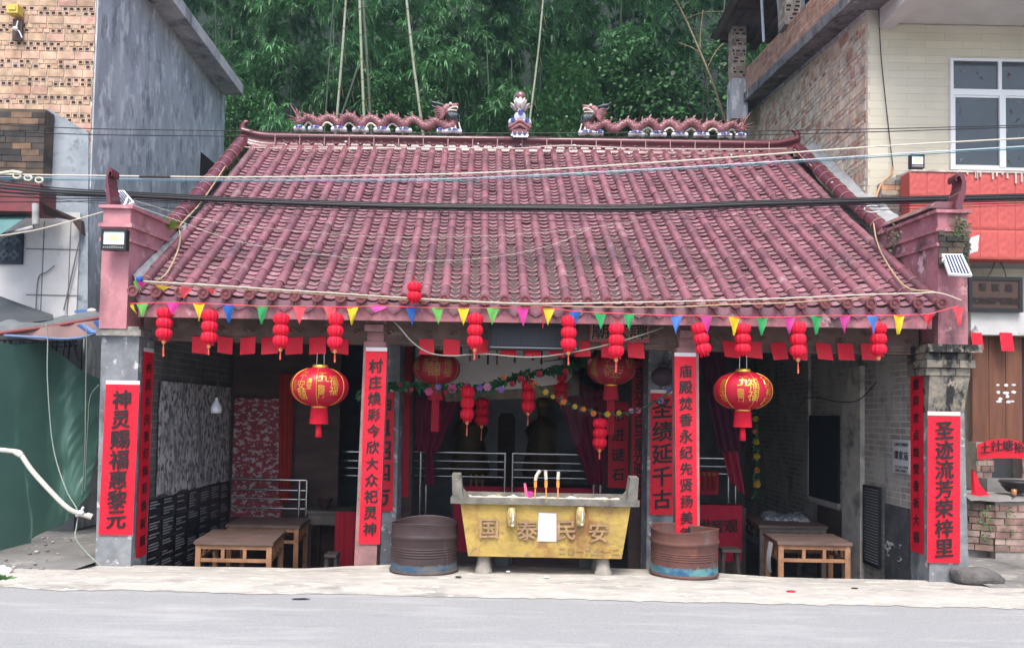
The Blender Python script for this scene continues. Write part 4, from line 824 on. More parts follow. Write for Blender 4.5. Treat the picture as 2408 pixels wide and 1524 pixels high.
m.box(-.09, .11, -.112, -.105, fy(330), fy(327), 0)
m.build('wave_tiles', [M('cloud_white', (.6, .63, .68)), M('cloud_blue', (.04, .07, .33))], FN, local=True)

# ================================================================== couplet scrolls
def scroll(label, text, c, wd, ht, size, R, U, N_, head=.035, group='red couplet scrolls', hz_=None, lean=0., pad=.0, mats=(RED, INK)):
    """c centre, R/U axes in the paper plane, N_ outward"""
    R, U, N_, c = V(R), V(U), V(N_), V(c); root_ = thing('couplet_scroll', c - U * ht / 2, label, 'couplet scroll', group)
    U2 = (U + R * lean).normalized()
    m = MB()
    m.grid(lambda a, b: c + R * (a - .5) * wd + U2 * (b - .5) * ht + N_ * (.007 + .006 * nz(a * 2.5, b * 6, c.x) * (1 if .01 < b < .99 else .2)), 6, 24); m.build('paper', [mats[0]], root_)
    if head:
        m = MB(); t = c + U2 * ht / 2
        m.add([t - R * wd / 2 + N_ * .006, t + R * wd / 2 + N_ * .006, t + R * wd / 2 + U2 * head + N_ * .006, t - R * wd / 2 + U2 * head + N_ * .006], [(0, 1, 2, 3)]); m.build('header_strip', [WHITE], root_)
    m = MB(); m.column(text, c + N_ * .0145 - U2 * pad, (ht * .93) / len(text), size, R=R, U=U2, bold=.028); m.build('writing', [mats[1]], root_); return root_
FR = dict(R=(1, 0, 0), U=(0, 0, 1), N_=(0, -1, 0))
def face(u0, v0, u1, v1, Y):
    a, b = P(u0, v1, Y), P(u1, v0, Y); return (a + b) / 2, abs(b.x - a.x), abs(b.z - a.z)
def mid(pts, Y):   # quad TL, TR, BR, BL -> centre, width, height, lean
    q = [P(u, v, Y) for u, v in pts]; c = sum(q, V()) / 4; wd = ((q[1] - q[0]).length + (q[2] - q[3]).length) / 2; up = (q[0] + q[1] - q[2] - q[3]) / 2
    return c, wd, up.length, up.x / up.z
c, wd, ht, ln = mid([(250, 904), (329, 904), (313, 1258), (232, 1257)], 6.893)
scroll('wide red scroll on the end pier beside the green tarpaulin', '神灵赐福惠黎元', c, wd, ht, .165, lean=ln, **FR)
c, wd, ht, ln = mid([(2181, 977), (2257, 977), (2257, 1324), (2179, 1322)], 6.893)
scroll('wide red scroll on the brick-topped end pier beside the plank door', '圣迹流芳荣梓里', c, wd, ht, .165, lean=ln, **FR)
c, wd, ht, ln = mid([(861, 825), (910, 827), (894, 1280), (843, 1278)], 6.995)
scroll('narrow red scroll on the column beside the dark drum, above a bare pink base', '村庄焕彩今欣大众祀灵神', c, wd, ht, .115, lean=ln, **FR)
c, wd, ht, ln = mid([(1586, 838), (1636, 839), (1640, 1290), (1589, 1290)], 6.995)
scroll('narrow red scroll on the column behind the rusty brown drum', '庙殿焚香永纪先贤扬美德', c + V((0, 0, 0)), wd, ht, .115, lean=ln, **FR)
q0, q1 = P(345, 828, 7.06), P(330, 1308, 7.06)
scroll('very narrow red scroll on the side of the pier beside the torn posters', '村民共庆张灯饰彩焕新颜', V((-3.352, 7.06, (q0.z + q1.z) / 2)), .2, q0.z - q1.z, .1, R=(0, 1, 0), U=(0, 0, 1), N_=(1, 0, 0))
q0, q1 = P(2163, 828, 7.06), P(2163, 1300, 7.06)
scroll('very narrow red scroll on the inner wall beside the white stone plaque', '庙筵同欢点烛焚香祈大福', V((3.735, 7.08, (q0.z + q1.z) / 2)), .22, q0.z - q1.z, .1, R=(0, -1, 0), U=(0, 0, 1), N_=(-1, 0, 0))
c, wd, ht, ln = mid([(1530, 924), (1584, 925), (1584, 1210), (1528, 1210)], 7.99)
scroll('red scroll with five large characters on the inner pier behind the rusty drum', '圣绩延千古', c, wd, ht, .2, lean=ln, **FR)
c, wd, ht, ln = mid([(872, 920), (927, 921), (924, 1202), (868, 1201)], 7.99)
scroll('half hidden red scroll behind the column by the dark drum', '神恩昭四方', c, wd, ht, .2, lean=ln, **FR)
RED2 = M('dull_red_paper', (.42, .01, .03), (.34, .008, .028), sc=3, rough=.7)  # darker red than the front scrolls
c, wd, ht, ln = mid([(1487, 850), (1524, 850), (1522, 1185), (1485, 1183)], 8.5)
m = MB(); m.box(c.x - wd / 2 - .02, c.x + wd / 2 + .03, 8.52, 8.6, FZ, 2.2); m.build('door_jamb', [DARKW], T)
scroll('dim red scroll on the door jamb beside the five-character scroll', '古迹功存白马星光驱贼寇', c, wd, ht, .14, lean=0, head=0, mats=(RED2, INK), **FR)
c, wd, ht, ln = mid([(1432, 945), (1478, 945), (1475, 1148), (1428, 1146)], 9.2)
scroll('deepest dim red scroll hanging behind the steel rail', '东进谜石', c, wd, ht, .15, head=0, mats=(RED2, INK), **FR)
c, wd, ht, ln = mid([(938, 815), (964, 815), (964, 1170), (934, 1168)], 8.5)
m = MB(); m.box(c.x - wd / 2 - .05, c.x + wd / 2 + .03, 8.52, 8.6, FZ, 2.2); m.build('door_jamb', [DARKW], T)
m = MB(); m.grid(lambda a, b: V((c.x + (a - .5) * wd, 8.5 + .006 * nz(a * 3, b * 6), c.z + (b - .5) * ht)), 4, 16); tag(m.build('red_hanging', [RED2]), 'plain red paper strip on the jamb behind the half hidden scroll', 'paper strip')

# name board, black display board
c, wd, ht = face(1386, 752, 1527, 804, 7.06); NB = thing('name_board', c, 'faded pink name board with three dark characters under the eave', 'sign')
m = MB(); m.box(c.x - wd / 2, c.x + wd / 2, 7.05, 7.09, c.z - ht / 2, c.z + ht / 2); m.build('board', [M('faded_pink', (.3, .075, .09), (.2, .055, .065), sc=5, rough=.9, dirt=((.12, .05, .05), .6, .75, 8))], NB)
m = MB(); [m.glyph(ch, c + V(((k - 1) * wd * .32, -.014, 0)), .17, bold=.02) for k, ch in enumerate('廟家譚')]; m.build('writing', [INK], NB)
m = MB(); [m.glyph(ch, c + V(((k - 1) * wd * .32, -.0115, 0)), .175, bold=.05) for k, ch in enumerate('廟家譚')]; m.build('writing_outline', [M('faded_gilt', (.3, .2, .12))], NB)
c, wd, ht = face(1148, 748, 1362, 822, 7.03); DB = thing('display_board', c, 'long black unlit message display hanging under the eave', 'display board')
LED = M('led_grid', (.02, .024, .034), (.012, .014, .02), sc=90, rough=.6)
m = MB(); m.box(c.x - wd / 2, c.x + wd / 2, 6.98, 7.085, c.z - ht / 2, c.z + ht / 2); m.build('housing', [BLACK], DB)
m = MB(); m.box(c.x - wd / 2 + .03, c.x + wd / 2 - .03, 6.975, 6.98, c.z - ht / 2 + .035, c.z + ht / 2 - .02)
for i in range(56):
    for j in range(17): x, z = lerp(c.x - wd / 2 + .04, c.x + wd / 2 - .04, i / 55), lerp(c.z - ht / 2 + .045, c.z + ht / 2 - .03, j / 16); m.box(x - .0025, x + .0025, 6.9735, 6.975, z - .0025, z + .0025, 1)
m.build('led_panel', [LED, M('led_dot', (.08, .09, .12), rough=.3)], DB)
m = MB(); m.box(c.x - wd / 2 + .02, c.x + wd / 2 - .02, 6.972, 6.98, c.z - ht / 2 + .014, c.z - ht / 2 + .024); m.build('trim', [M('dull_metal', (.25, .27, .3), rough=.4, metal=.6)], DB)

# ================================================================== lanterns
def honey(name, label, u, v0, v1, vt, Y, balls=3, wd=36, tilt=0., dim=False, group='honeycomb paper lanterns', string=None):
    a, b = P(u, v0, Y), P(u, v1, Y); H = a.z - b.z; root_ = thing('paper_lantern', a, label, 'paper lantern', group, 0); root_.rotation_euler = (0, tilt, 0 if tilt else random.uniform(0, 3)); h = H / balls; r = px(wd, Y) / 2
    for k in range(balls):
        m = MB(); z = -h * (k + .5); prof = [(r * (.2 + .8 * abs(math.sin(PI * t)) ** .62), z + h * .52 * math.cos(PI * t)) for t in [q / 11 for q in range(12)]]
        m.lathe(prof, (0, 0, 0), 48, 0, False, rib=lambda q: 1 + .05 * math.cos(12 * q) - .03 * abs(math.sin(24 * q))); m.build('tissue_ball', [HONEY], root_, local=True)
    m = MB()
    for k in range(10): q = k * .628; m.tube([V((r * .5 * math.cos(q), r * .5 * math.sin(q), -H)), V((r * .62 * math.cos(q), r * .62 * math.sin(q), -H - .025))], [.008, .002], 4)
    m.build('paper_fringe', [HONEY], root_, local=True)
    if vt > v1:
        zt_ = -(a.z - P(u, vt, Y).z); m = MB(); m.lathe([(.001, -H - .005), (.014, -H - .016), (.02, -H - .03), (.014, -H - .044), (.001, -H - .055)], n=10); m.build('bead', [M('orange_bead', (.75, .3, .12), rough=.4)], root_, local=True)
        m = MB(); m.tube([V((0, 0, -H - .05)), V((0, 0, zt_ * .6 - H * .4)), V((.002, 0, zt_))], [.004, .007, .009], 6); m.build('tassel', [M('gold_red_thread', (.6, .2, .08), (.6, .03, .04), sc=14, rough=.7)], root_, local=True)
    m = MB(); m.tube([V((0, 0, -.01)), V((0, 0, .055))], .003, 5); m.build('loop', [HONEY], root_, local=True); return root_
for u, v0, v1, vt, lb in ((388, 724, 796, 838, 'red paper lantern nearest the pink pier, by the pink flag'), (494, 730, 806, 835, 'red paper lantern between the first yellow flag and blue flag'), (662, 738, 814, 846, 'red paper lantern between the green flag and two salmon flags'), (790, 738, 818, 852, 'red paper lantern beside a salmon flag above a round lantern'),
                          (1118, 738, 815, 846, 'red paper lantern between a yellow and a green flag by the display board'), (1338, 743, 822, 858, 'red paper lantern hanging over one end of the display board by a blue flag'), (1450, 761, 838, 876, 'red paper lantern hanging in front of the name board'),
                          (1747, 762, 832, 0, 'red paper lantern directly over the round lantern of the brick-walled bay'), (1877, 758, 838, 878, 'red paper lantern between a pink flag and a green flag'), (2066, 760, 834, 840, 'red paper lantern under the blue flag beside the last yellow flag')):
    honey('l', lb, u, v0, v1, vt, 6.74)
honey('l', 'red paper lantern swung aside with its tassel caught, above the rusty drum column', 1641, 760, 834, 0, 6.74, tilt=-.22)
honey('l', 'single red paper lantern lying up on the roof tiles', 975, 664, 708, 0, 6.66, balls=2, wd=33)
for u, v0, v1, vt, Y, lb in ((1100, 908, 987, 1025, 7.7, 'inner paper lantern hanging from the flowers of the green garland'), (1134, 938, 997, 1036, 8.8, 'dim paper lantern just behind the one on the garland'), (1243, 893, 966, 1000, 8.0, 'inner paper lantern at the middle of the doorway'), (1320, 876, 942, 960, 8.8, 'dim inner paper lantern beside the grey cloth corner'), (1411, 984, 1052, 1080, 7.6, 'lowest inner paper lantern below the orange garland')):
    honey('l', lb, u, v0, v1, vt, Y, wd=32, group='honeycomb paper lanterns inside')
LRED = M('lantern_silk', (.5, .008, .035), (.42, .006, .03), sc=4, rough=.4, trans=.2)
LREDD = M('lantern_silk_dark', (.3, .012, .03), (.24, .01, .026), sc=4, rough=.5)  # darker red copy for the lanterns hung inside
def lantern(label, u, v, Y, hw, hh, chars, long_tassel=None, silk=LRED, wires=90, group='big round lanterns'):
    c = P(u, v, Y); rx, rz = px(hw, Y), px(hh, Y); root_ = thing('round_lantern', c, label, 'lantern', group)
    def R_(z): return rx * max(.0, 1 - (abs(z) / rz) ** 2.3) ** .5
    m = MB(); m.lathe([(max(R_(z), rx * .26), z) for z in [rz * math.sin(PI * (k / 24 - .5)) * .985 for k in range(25)]], n=64, sm=True, rib=lambda q: 1 - .012 * abs(math.sin(8 * q)) ** 8); m.build('shade', [silk], root_, local=True)
    m = MB()
    for s_, h in ((1, 0), (-1, 0)): m = MB(); m.lathe([(rx * .27, s_ * rz * .93), (rx * .275, s_ * rz * 1.0), (rx * .25, s_ * rz * 1.1), (rx * .2, s_ * rz * 1.1)], n=24); m.build('gold_ring', [GOLD], root_, local=True)
    m = MB()
    for k in range(6):
        q = k * PI / 3 + .12 * rx - PI / 2 + .1; m.tube([V((R_(z) * 1.004 * math.cos(q), R_(z) * 1.004 * math.sin(q), z)) for z in [rz * .9 * (t / 8 - 1) for t in range(17)]], .0035, 4)
    for (s, ph, z0, size) in chars:
        for i, ch in enumerate(s):
            zc = z0 * rz - i * size * .98
            def fn(x, y, ph=ph, zc=zc): z = y + zc; r = R_(z) * 1.008; a = ph + x / rx; return V((r * math.sin(a), -r * math.cos(a), z))
            m.glyph(ch, (0, 0, 0), size, fn=fn, bold=.03, shear=0)
    m.build('gold_writing', [GOLD if silk is LRED else M('dull_gold', (.32, .2, .05), rough=.5)], root_, local=True)
    z0 = -rz * 1.1; m = MB(); tw = rx * .3
    for k in range(40): q = 2 * PI * k / 40; m.tube([V((tw * .85 * math.cos(q), tw * .85 * math.sin(q), z0 + .01)), V((tw * math.cos(q), tw * math.sin(q), z0 - .135))], .0075, 4)
    m.build('fringe', [HONEY if silk is LRED else RED2], root_, local=True)
    m = MB()
    if long_tassel: L_ = px(long_tassel, Y); [m.tube([V((dx, dy, z0 - .02)), V((dx * 1.1, dy, z0 - L_))], .008, 5) for dx in (-.03, -.015, 0, .015, .03) for dy in (-.015, .015)]
    else: m.tube([V((0, 0, z0)), V((0, 0, z0 - .15))], .004, 5); m.lathe([(.004, z0 - .13), (.022, z0 - .145), (.028, z0 - .2), (.03, z0 - .255), (.004, z0 - .256)], n=12)
    m.build('tassel', [HONEY if silk is LRED else RED2], root_, local=True)
    m = MB(); L_ = px(wires, Y)
    for s_ in (-1, 1): m.tube([V((s_ * rx * .13, 0, rz * 1.08)), V((s_ * rx * .12, 0, rz * 1.1 + L_))], .0035, 5)
    m.build('hanger_wire', [STEEL], root_, local=True); return root_
lantern('round red lantern with gold writing hanging before the torn posters and red board', 752, 910, 6.98, 67, 47, [('平安', -.42, .52, .085), ('囍', -.42, -.38, .1), ('喜庆', -.72, .2, .05), ('五', .36, .45, .1), ('臨門', .3, -.1, .06), ('福福', .74, .3, .09), ('福', -1.2, .2, .09), ('满堂', -.12, .25, .05)], wires=28)
lantern('round red lantern with gold writing hanging before the brick inner wall', 1747, 919, 6.98, 66, 46, [('五', -.28, .45, .11), ('臨門', -.36, -.1, .06), ('福福', .08, .33, .105), ('財', .74, .42, .11), ('興旺', .74, -.12, .08), ('喜庆', -1.05, .35, .08), ('福', -1.05, -.4, .07), ('吉祥', 1.15, .3, .08)], wires=42)
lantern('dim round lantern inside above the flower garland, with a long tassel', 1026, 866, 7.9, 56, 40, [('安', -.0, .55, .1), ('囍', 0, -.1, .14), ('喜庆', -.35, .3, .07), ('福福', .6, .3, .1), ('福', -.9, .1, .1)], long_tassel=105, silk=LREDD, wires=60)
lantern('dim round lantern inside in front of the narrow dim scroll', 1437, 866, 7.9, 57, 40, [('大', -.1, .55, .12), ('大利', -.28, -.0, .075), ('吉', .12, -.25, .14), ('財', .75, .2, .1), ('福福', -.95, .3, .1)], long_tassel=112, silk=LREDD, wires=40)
m = MB(); c = P(1560, 886, 7.96); m.ell(c, .13, .1, .1, 18, 10); m.lathe([(.05, .1), (.06, .13), (.0, .13)], c, 12); tag(m.build('old_lantern', [M('dusty_purple', (.075, .05, .065), (.045, .032, .045), sc=6, rough=.9)]), 'dusty dark purple lantern above the five-character scroll', 'lantern')

# ================================================================== flags
FC = {'g': ('green flag', (.03, .36, .11)), 'y': ('yellow flag', (.75, .6, .02)), 'b': ('blue flag', (.02, .14, .5)), 'k': ('pink flag', (.72, .05, .36)), 's': ('salmon flag', (.75, .09, .12)), 'r': ('red flag', (.62, .02, .04)), 'l': ('lime flag', (.16, .5, .1)), 'c': ('sky blue flag', (.07, .22, .62)), 'm': ('magenta flag', (.55, .05, .3))}
FM = {k: M('flag_' + k, c[1], tuple(x * .88 for x in c[1]), sc=3, rough=.55, trans=.35) for k, c in FC.items()}
BS = thing('bunting', P(1204, 740, 6.7), 'string of small coloured triangular flags along the eave', 'bunting')
flags = [(334, 713, 746, 'l'), (407, 712, 741, 'k'), (468, 714, 756, 'y'), (536, 717, 760, 'b'), (617, 721, 763, 'g'), (705, 721, 764, 's'), (776, 722, 763, 's'), (829, 723, 765, 'y'), (891, 719, 735, 'k'), (967, 723, 765, 'b'), (1029, 725, 765, 'l'), (1090, 725, 766, 'y'), (1159, 725, 765, 'l'), (1229, 724, 768, 'k'), (1291, 725, 766, 'y'), (1352, 733, 766, 'b'), (1412, 736, 775, 'g'), (1479, 739, 779, 'g'), (1591, 743, 788, 'c'), (1661, 743, 786, 'm'), (1727, 746, 790, 'y'), (1793, 747, 790, 'g'), (1857, 746, 786, 'm'), (1920, 743, 787, 'g'), (1987, 743, 784, 'm'), (2052, 743, 785, 'c'), (2114, 742, 787, 'y'), (2184, 740, 774, 'r'), (2253, 722, 768, 's')]
def yb(u): return 6.715 - .02 * abs(math.sin(u * .01))
m = MB(); m.tube([P(u, v - .5, yb(u)) for u, v, _, _ in [(306, 715, 0, 0)] + flags[:4] + flags[4:-1] + [(2253, 720, 0, 0)]], .004, 5); m.build('cord', [M('pink_cord', (.7, .08, .1))], BS)
for u, v0, v1, k in flags:
    Y = yb(u); w2 = 14.2 + random.uniform(-1, 1); sk = random.uniform(-3, 3); m = MB(); A, B, C = P(u - w2, v0 - .3, Y), P(u + w2, v0 + .3, Y), P(u + sk, v1, Y - random.uniform(0, .02)); ph = random.random() * 6; am = random.uniform(.006, .02)
    if v1 - v0 < 20: A, B, C = P(u - 21, v0, Y), P(u + 22, v0 + 2, Y), P(u - 10, v1, Y - .06)
    m.grid(lambda a, b: (A.lerp(B, a)).lerp(C, b * .985) + V((0, -am * math.sin(ph + a * 4 + b * 3) * (.3 + b), 0)), 5, 6); m.build('flag', [FM[k]], BS, label=FC[k][0])
# loose flags caught on the tiles at the left
LF = thing('tangled_bunting', P(330, 665, 6.68), 'tangled bits of bunting caught on the tiles beside the pink pier', 'bunting')
for pts, k in ((((313, 663), (322, 660), (330, 690)), 'l'), (((322, 662), (343, 664), (334, 678)), 'k'), (((366, 671), (400, 674), (384, 684)), 'y'), (((420, 674), (454, 677), (432, 705)), 's'), (((484, 677), (508, 682), (502, 694)), 's'), (((324, 650), (334, 655), (328, 664)), 'b'), (((306, 720), (312, 715), (322, 738)), 'y')):
    m = MB(); A, B, C = [P(u, v, 6.66 + .01 * i) for i, (u, v) in enumerate(pts)]; m.grid(lambda a, b: A.lerp(B, a).lerp(C, b * .97) + V((0, -.012 * math.sin(a * 5 + b * 4), 0)), 5, 5); m.build('flag', [FM[k]], LF, label=FC[k][0])
m = MB(); m.ell(P(328, 657, 6.67), .03, .025, .03); m.build('knot', [FM['b']], LF)
# red paper squares pasted along the lintel
for nm, lab, lst, y_ in (('red_papers', 'row of plain red paper squares along the lintel above the torn posters', [(472, 798, 832), (530, 798, 832), (583, 798, 834), (635, 798, 834), (692, 798, 834), (747, 798, 834), (799, 800, 833)], 7.085),
                         ('red_papers', 'row of plain red paper squares along the middle lintel beside the display board', [(1003, 802, 835), (1062, 803, 837), (1131, 803, 834), (1195, 805, 836), (1250, 806, 838), (1308, 806, 839), (1367, 807, 840), (1431, 806, 842), (1493, 806, 843)], 7.095),
                         ('red_papers', 'row of plain red paper squares along the lintel above the brick inner wall', [(1716, 808, 842), (1770, 808, 843), (1828, 810, 847), (1881, 811, 847), (1934, 812, 847), (1986, 813, 848), (2042, 813, 848)], 7.085)):
    c = P(lst[len(lst) // 2][0], 800, y_); RP = thing(nm, c, lab, 'paper row', 'rows of red paper under the lintels')
    for u, v0, v1 in lst:
        w2 = random.uniform(17, 20); A, B = P(u - w2, v0, y_), P(u + w2, v1, y_); m = MB(); tw = random.uniform(-.02, .02); bt = random.uniform(-.01, .055)
        m.grid(lambda a, b: V((lerp(A.x, B.x, a) + (1 - b) * bt * .3, y_ - .006 - (1 - b) * abs(bt) - .004 * math.sin(a * 4 + u), lerp(B.z, A.z + .02, b) + tw * (a - .5))), 4, 4); m.build('paper', [RED], RP)
RP = thing('red_papers', P(2330, 800, 8.47), 'two red paper squares hanging from the porch beam by the plank door', 'paper row')
for u0, u1, v0, v1 in ((2282, 2309, 782, 822), (2350, 2381, 782, 826)):
    A, B = P(u0, v0, 8.47), P(u1, v1, 8.47); m = MB(); m.grid(lambda a, b: V((lerp(A.x, B.x, a) + (1 - b) * .02, 8.472 - .006 * math.sin(a * 5 + u0) - .01 * (1 - b), lerp(B.z, A.z, b))), 4, 4); m.build('paper', [RED], RP)
m = MB(); a, b = P(1275, 720, 6.7), P(1276, 772, 6.7); m.tube([a, (a + b) / 2 + V((.01, 0, 0)), b], [.012, .016, .012], 5, flat=.3); tag(m.build('red_ribbon', [HONEY]), 'short red ribbon knotted on the cord at the eave centre', 'ribbon')

# ================================================================== burner and drums on the apron
AZ = .022
BY = M('burner_yellow', (.46, .32, .085), (.33, .23, .07), sc=6, rough=.85, bump=.5, bsc=20, dirt=((.24, .11, .045), .49, .64, 3.6, (1, 1, .7)), dirt2=((.2, .15, .1), .57, .68, 9))
BGR = M('burner_grey', (.19, .182, .155), (.1, .094, .085), sc=7, rough=.85, bump=.4, dirt=((.45, .33, .08), .62, .68, 7), dirt2=((.06, .05, .05), .58, .7, 5))
yf = 6.5; z1 = P(1281, 1187, yf).z; zr1 = P(1281, 1173, yf).z; xa, xb = P(1060, 1170, yf).x, P(1503, 1180, yf).x; BC = thing('incense_burner', ((xa + xb) / 2, 6.75, AZ), 'big yellow trough shaped incense burner with raised characters', 'incense burner')
ta, tb_ = P(1082, 1188, yf).x, P(1484, 1196, yf).x; ba, bb = P(1100, 1310, yf).x, P(1464, 1318, yf).x; zb_ = P(1281, 1313, yf).z
yb_ = yf + .5
m = MB(); f_ = .05; m.hexa([(ba, yf + f_, zb_), (bb, yf + f_, zb_), (bb, yb_ - f_, zb_), (ba, yb_ - f_, zb_)], [(ta, yf + .02, z1), (tb_, yf + .02, z1), (tb_, yb_ - .02, z1), (ta, yb_ - .02, z1)]); m.build('trough', [BY], BC)
m = MB(); e = .05
for A in ((xa, xb, yf - .02, yf + .05), (xa, xb, yb_ - .05, yb_ + .02)): m.box(A[0], A[1], A[2], A[3], z1, zr1)
for A in ((xa, xa + .07), (xb - .07, xb)): m.box(A[0], A[1], yf + .05, yb_ - .05, z1, zr1 - .001)
m.build('rim', [BGR], BC)
m = MB(); m.grid(lambda a, b: V((lerp(xa + .07, xb - .07, a), lerp(yf + .05, yb_ - .05, b), z1 + .012 + .03 * abs(nz(a * 14, b * 5)) + .014 * nz(a * 40, b * 12))), 60, 14); m.build('ash', [M('pale_ash', (.6, .56, .48), (.5, .45, .4), sc=30, rough=1, dirt=((.45, .12, .1), .7, .75, 14))], BC)
for xs_, sg in ((xa + .06, -1), (xb - .06, 1)):
    m = MB(); z0 = zr1 - .002; m.hexa([(xs_ - .045, yf + .0, z0), (xs_ + .045, yf + .0, z0), (xs_ + .045, yf + .14, z0), (xs_ - .045, yf + .14, z0)], [(xs_ + sg * .02 - .035, yf + .0, z0 + .19), (xs_ + sg * .02 + .035, yf + .0, z0 + .19), (xs_ + sg * .02 + .035, yf + .14, z0 + .2), (xs_ + sg * .02 - .035, yf + .14, z0 + .2)])
    m.prism([V((xs_ - sg * .045, yf + .02, z0)), V((xs_ - sg * .09, yf + .02, z0)), V((xs_ - sg * .04, yf + .02, z0 + .07))], (0, .1, 0)); m.build('ear', [BGR], BC)
CSTONE = M('leg_concrete', (.33, .31, .28), (.22, .2, .18), sc=8, rough=.95, bump=.4)
for x in (P(1130, 1320, yf).x + .02, P(1423, 1328, yf).x):
    for y in (yf + .14, yb_ - .1): m = MB(); m.lathe([(.045, zb_ - .001), (.05, zb_ - .03), (.062, AZ + .04), (.075, AZ + .01), (.075, AZ - .03)], (x, y, 0), 16); m.build('leg', [CSTONE], BC)
for x in (P(1180, 1320, yb_).x, P(1378, 1320, yb_).x): m = MB(); m.box(x - .06, x + .06, yb_ - .02, yb_ + .02, AZ - .05, zb_ - .002); m.build('leg', [M('slate_post', (.12, .14, .16))], BC)
def bface(u, v, off=.0):       # point on the sloping front face
    z = P(u, v, yf + .03).z; t = (z - zb_) / (z1 - zb_); y = lerp(yf + f_, yf + .02, t) - off; p = P(u, v, y); return V((p.x, y, p.z))
for ch, u, v in (('国', 1149, 1243), ('泰', 1240, 1246), ('民', 1331, 1247), ('安', 1408, 1251)):
    m = MB()
    for k in range(7): m.glyph(ch, bface(u, v, .002 + .0025 * k), .175, U=(0, -.05, 1), bold=.03 - .002 * k, shear=.03)
    m.build('raised_character', [M('raised_char', (.38, .24, .12), (.25, .16, .1), sc=9, rough=.85, bump=.2, dirt=((.45, .25, .22), .6, .7, 12))], BC)
m = MB()
for k, ch in enumerate('二〇一九念十二'):
    for j in range(3): m.glyph(ch, bface(1322 + 21 * k, 1295 + .4 * k, .002 + .002 * j), .06, U=(0, -.05, 1), bold=.02, shear=.03)
m.build('raised_date', [M('date_char', (.42, .3, .12), (.28, .16, .08), sc=12, rough=.85)], BC)
m = MB(); A = [bface(u, v, .006) for u, v in ((1267, 1205), (1308, 1207), (1309, 1273), (1264, 1272))]; m.grid(lambda a, b: A[3].lerp(A[2], a).lerp(A[0].lerp(A[1], a), b) + V((0, -.004 * abs(nz(a * 3, b * 3)), 0)), 5, 6); m.build('paper_notice', [WHITE], BC)
CLR = M('clear_plastic', (.55, .45, .22), (.32, .23, .1), sc=40, rough=.15, trans=.2)
for u in (1203, 1365):
    m = MB(); c = bface(u, 1218 if u < 1300 else 1216, .03); X = Matrix.Rotation(0, 3, 'X'); m.lathe([(.006, .09), (.028, .085), (.04, .03), (.042, -.05), (.03, -.07), (.0, -.072)], c, 14); m.build('plastic_cup', [CLR], BC)
    m = MB(); m.tube([c + V((.01, -.044, .05)), c + V((.014, -.046, 0)), c + V((.008, -.044, -.03))], [.004, .008, .004], 6, 1); m.ell(c + V((.01, -.046, -.055)), .012, .008, .01, 8, 5, 1); m.build('cup_wick', [BLACK, WHITE], BC)
OR = M('incense_orange', (.72, .28, .06), rough=.8); AS = M('incense_ash', (.6, .55, .47), (.45, .4, .35), sc=30, rough=1)
for pts, lb in (([(1258, 1165), (1259, 1146), (1259, 1130), (1262, 1118), (1270, 1106)], 'thick incense stick with a bent ash tip'), ([(1285, 1168), (1284, 1146), (1284, 1128), (1283, 1112), (1283, 1106)], 'thick upright incense stick between two others'), ([(1312, 1170), (1312, 1146), (1312, 1128), (1313, 1114), (1313, 1109)], 'thick incense stick standing straight and leaning slightly, farthest from the pink candle')):
    q = [P(u, v, 6.7) for u, v in pts]; q[0].z = zr1 - .04; r_ = thing('incense_stick', q[0], lb, 'incense', 'incense sticks in the burner')
    m = MB(); m.tube([q[0], q[1]], .006, 6); m.build('stem', [OR], r_); m = MB(); m.tube([q[1], q[1] + (q[2] - q[1]) * .9], .0135, 10); m.build('wrapper', [OR], r_); m = MB(); m.tube(poly(q[1:], 4)[4:], .0145, 10); m.build('ash_tip', [AS], r_)
m = MB(); q = [P(1239, 1168, 6.64), P(1236, 1150, 6.64), P(1234, 1136, 6.64)]; m.tube(q, [.014, .013, .01], 8); m.tube([q[2], q[2] + V((0, 0, .015))], .003, 4, 1); tag(m.build('candle', [M('pink_wax', (.75, .12, .25), rough=.5), BLACK]), 'short pink candle standing in the ash', 'candle')
m = MB(); m.lathe([(.02, 0), (.025, .03), (.027, .05)], P(1246, 1168, 6.64) + V((0, 0, -.005)), 10); tag(m.build('candle_cup', [M('magenta_wax', (.5, .05, .3), rough=.4)]), 'small magenta candle cup leaning in the ash', 'candle')
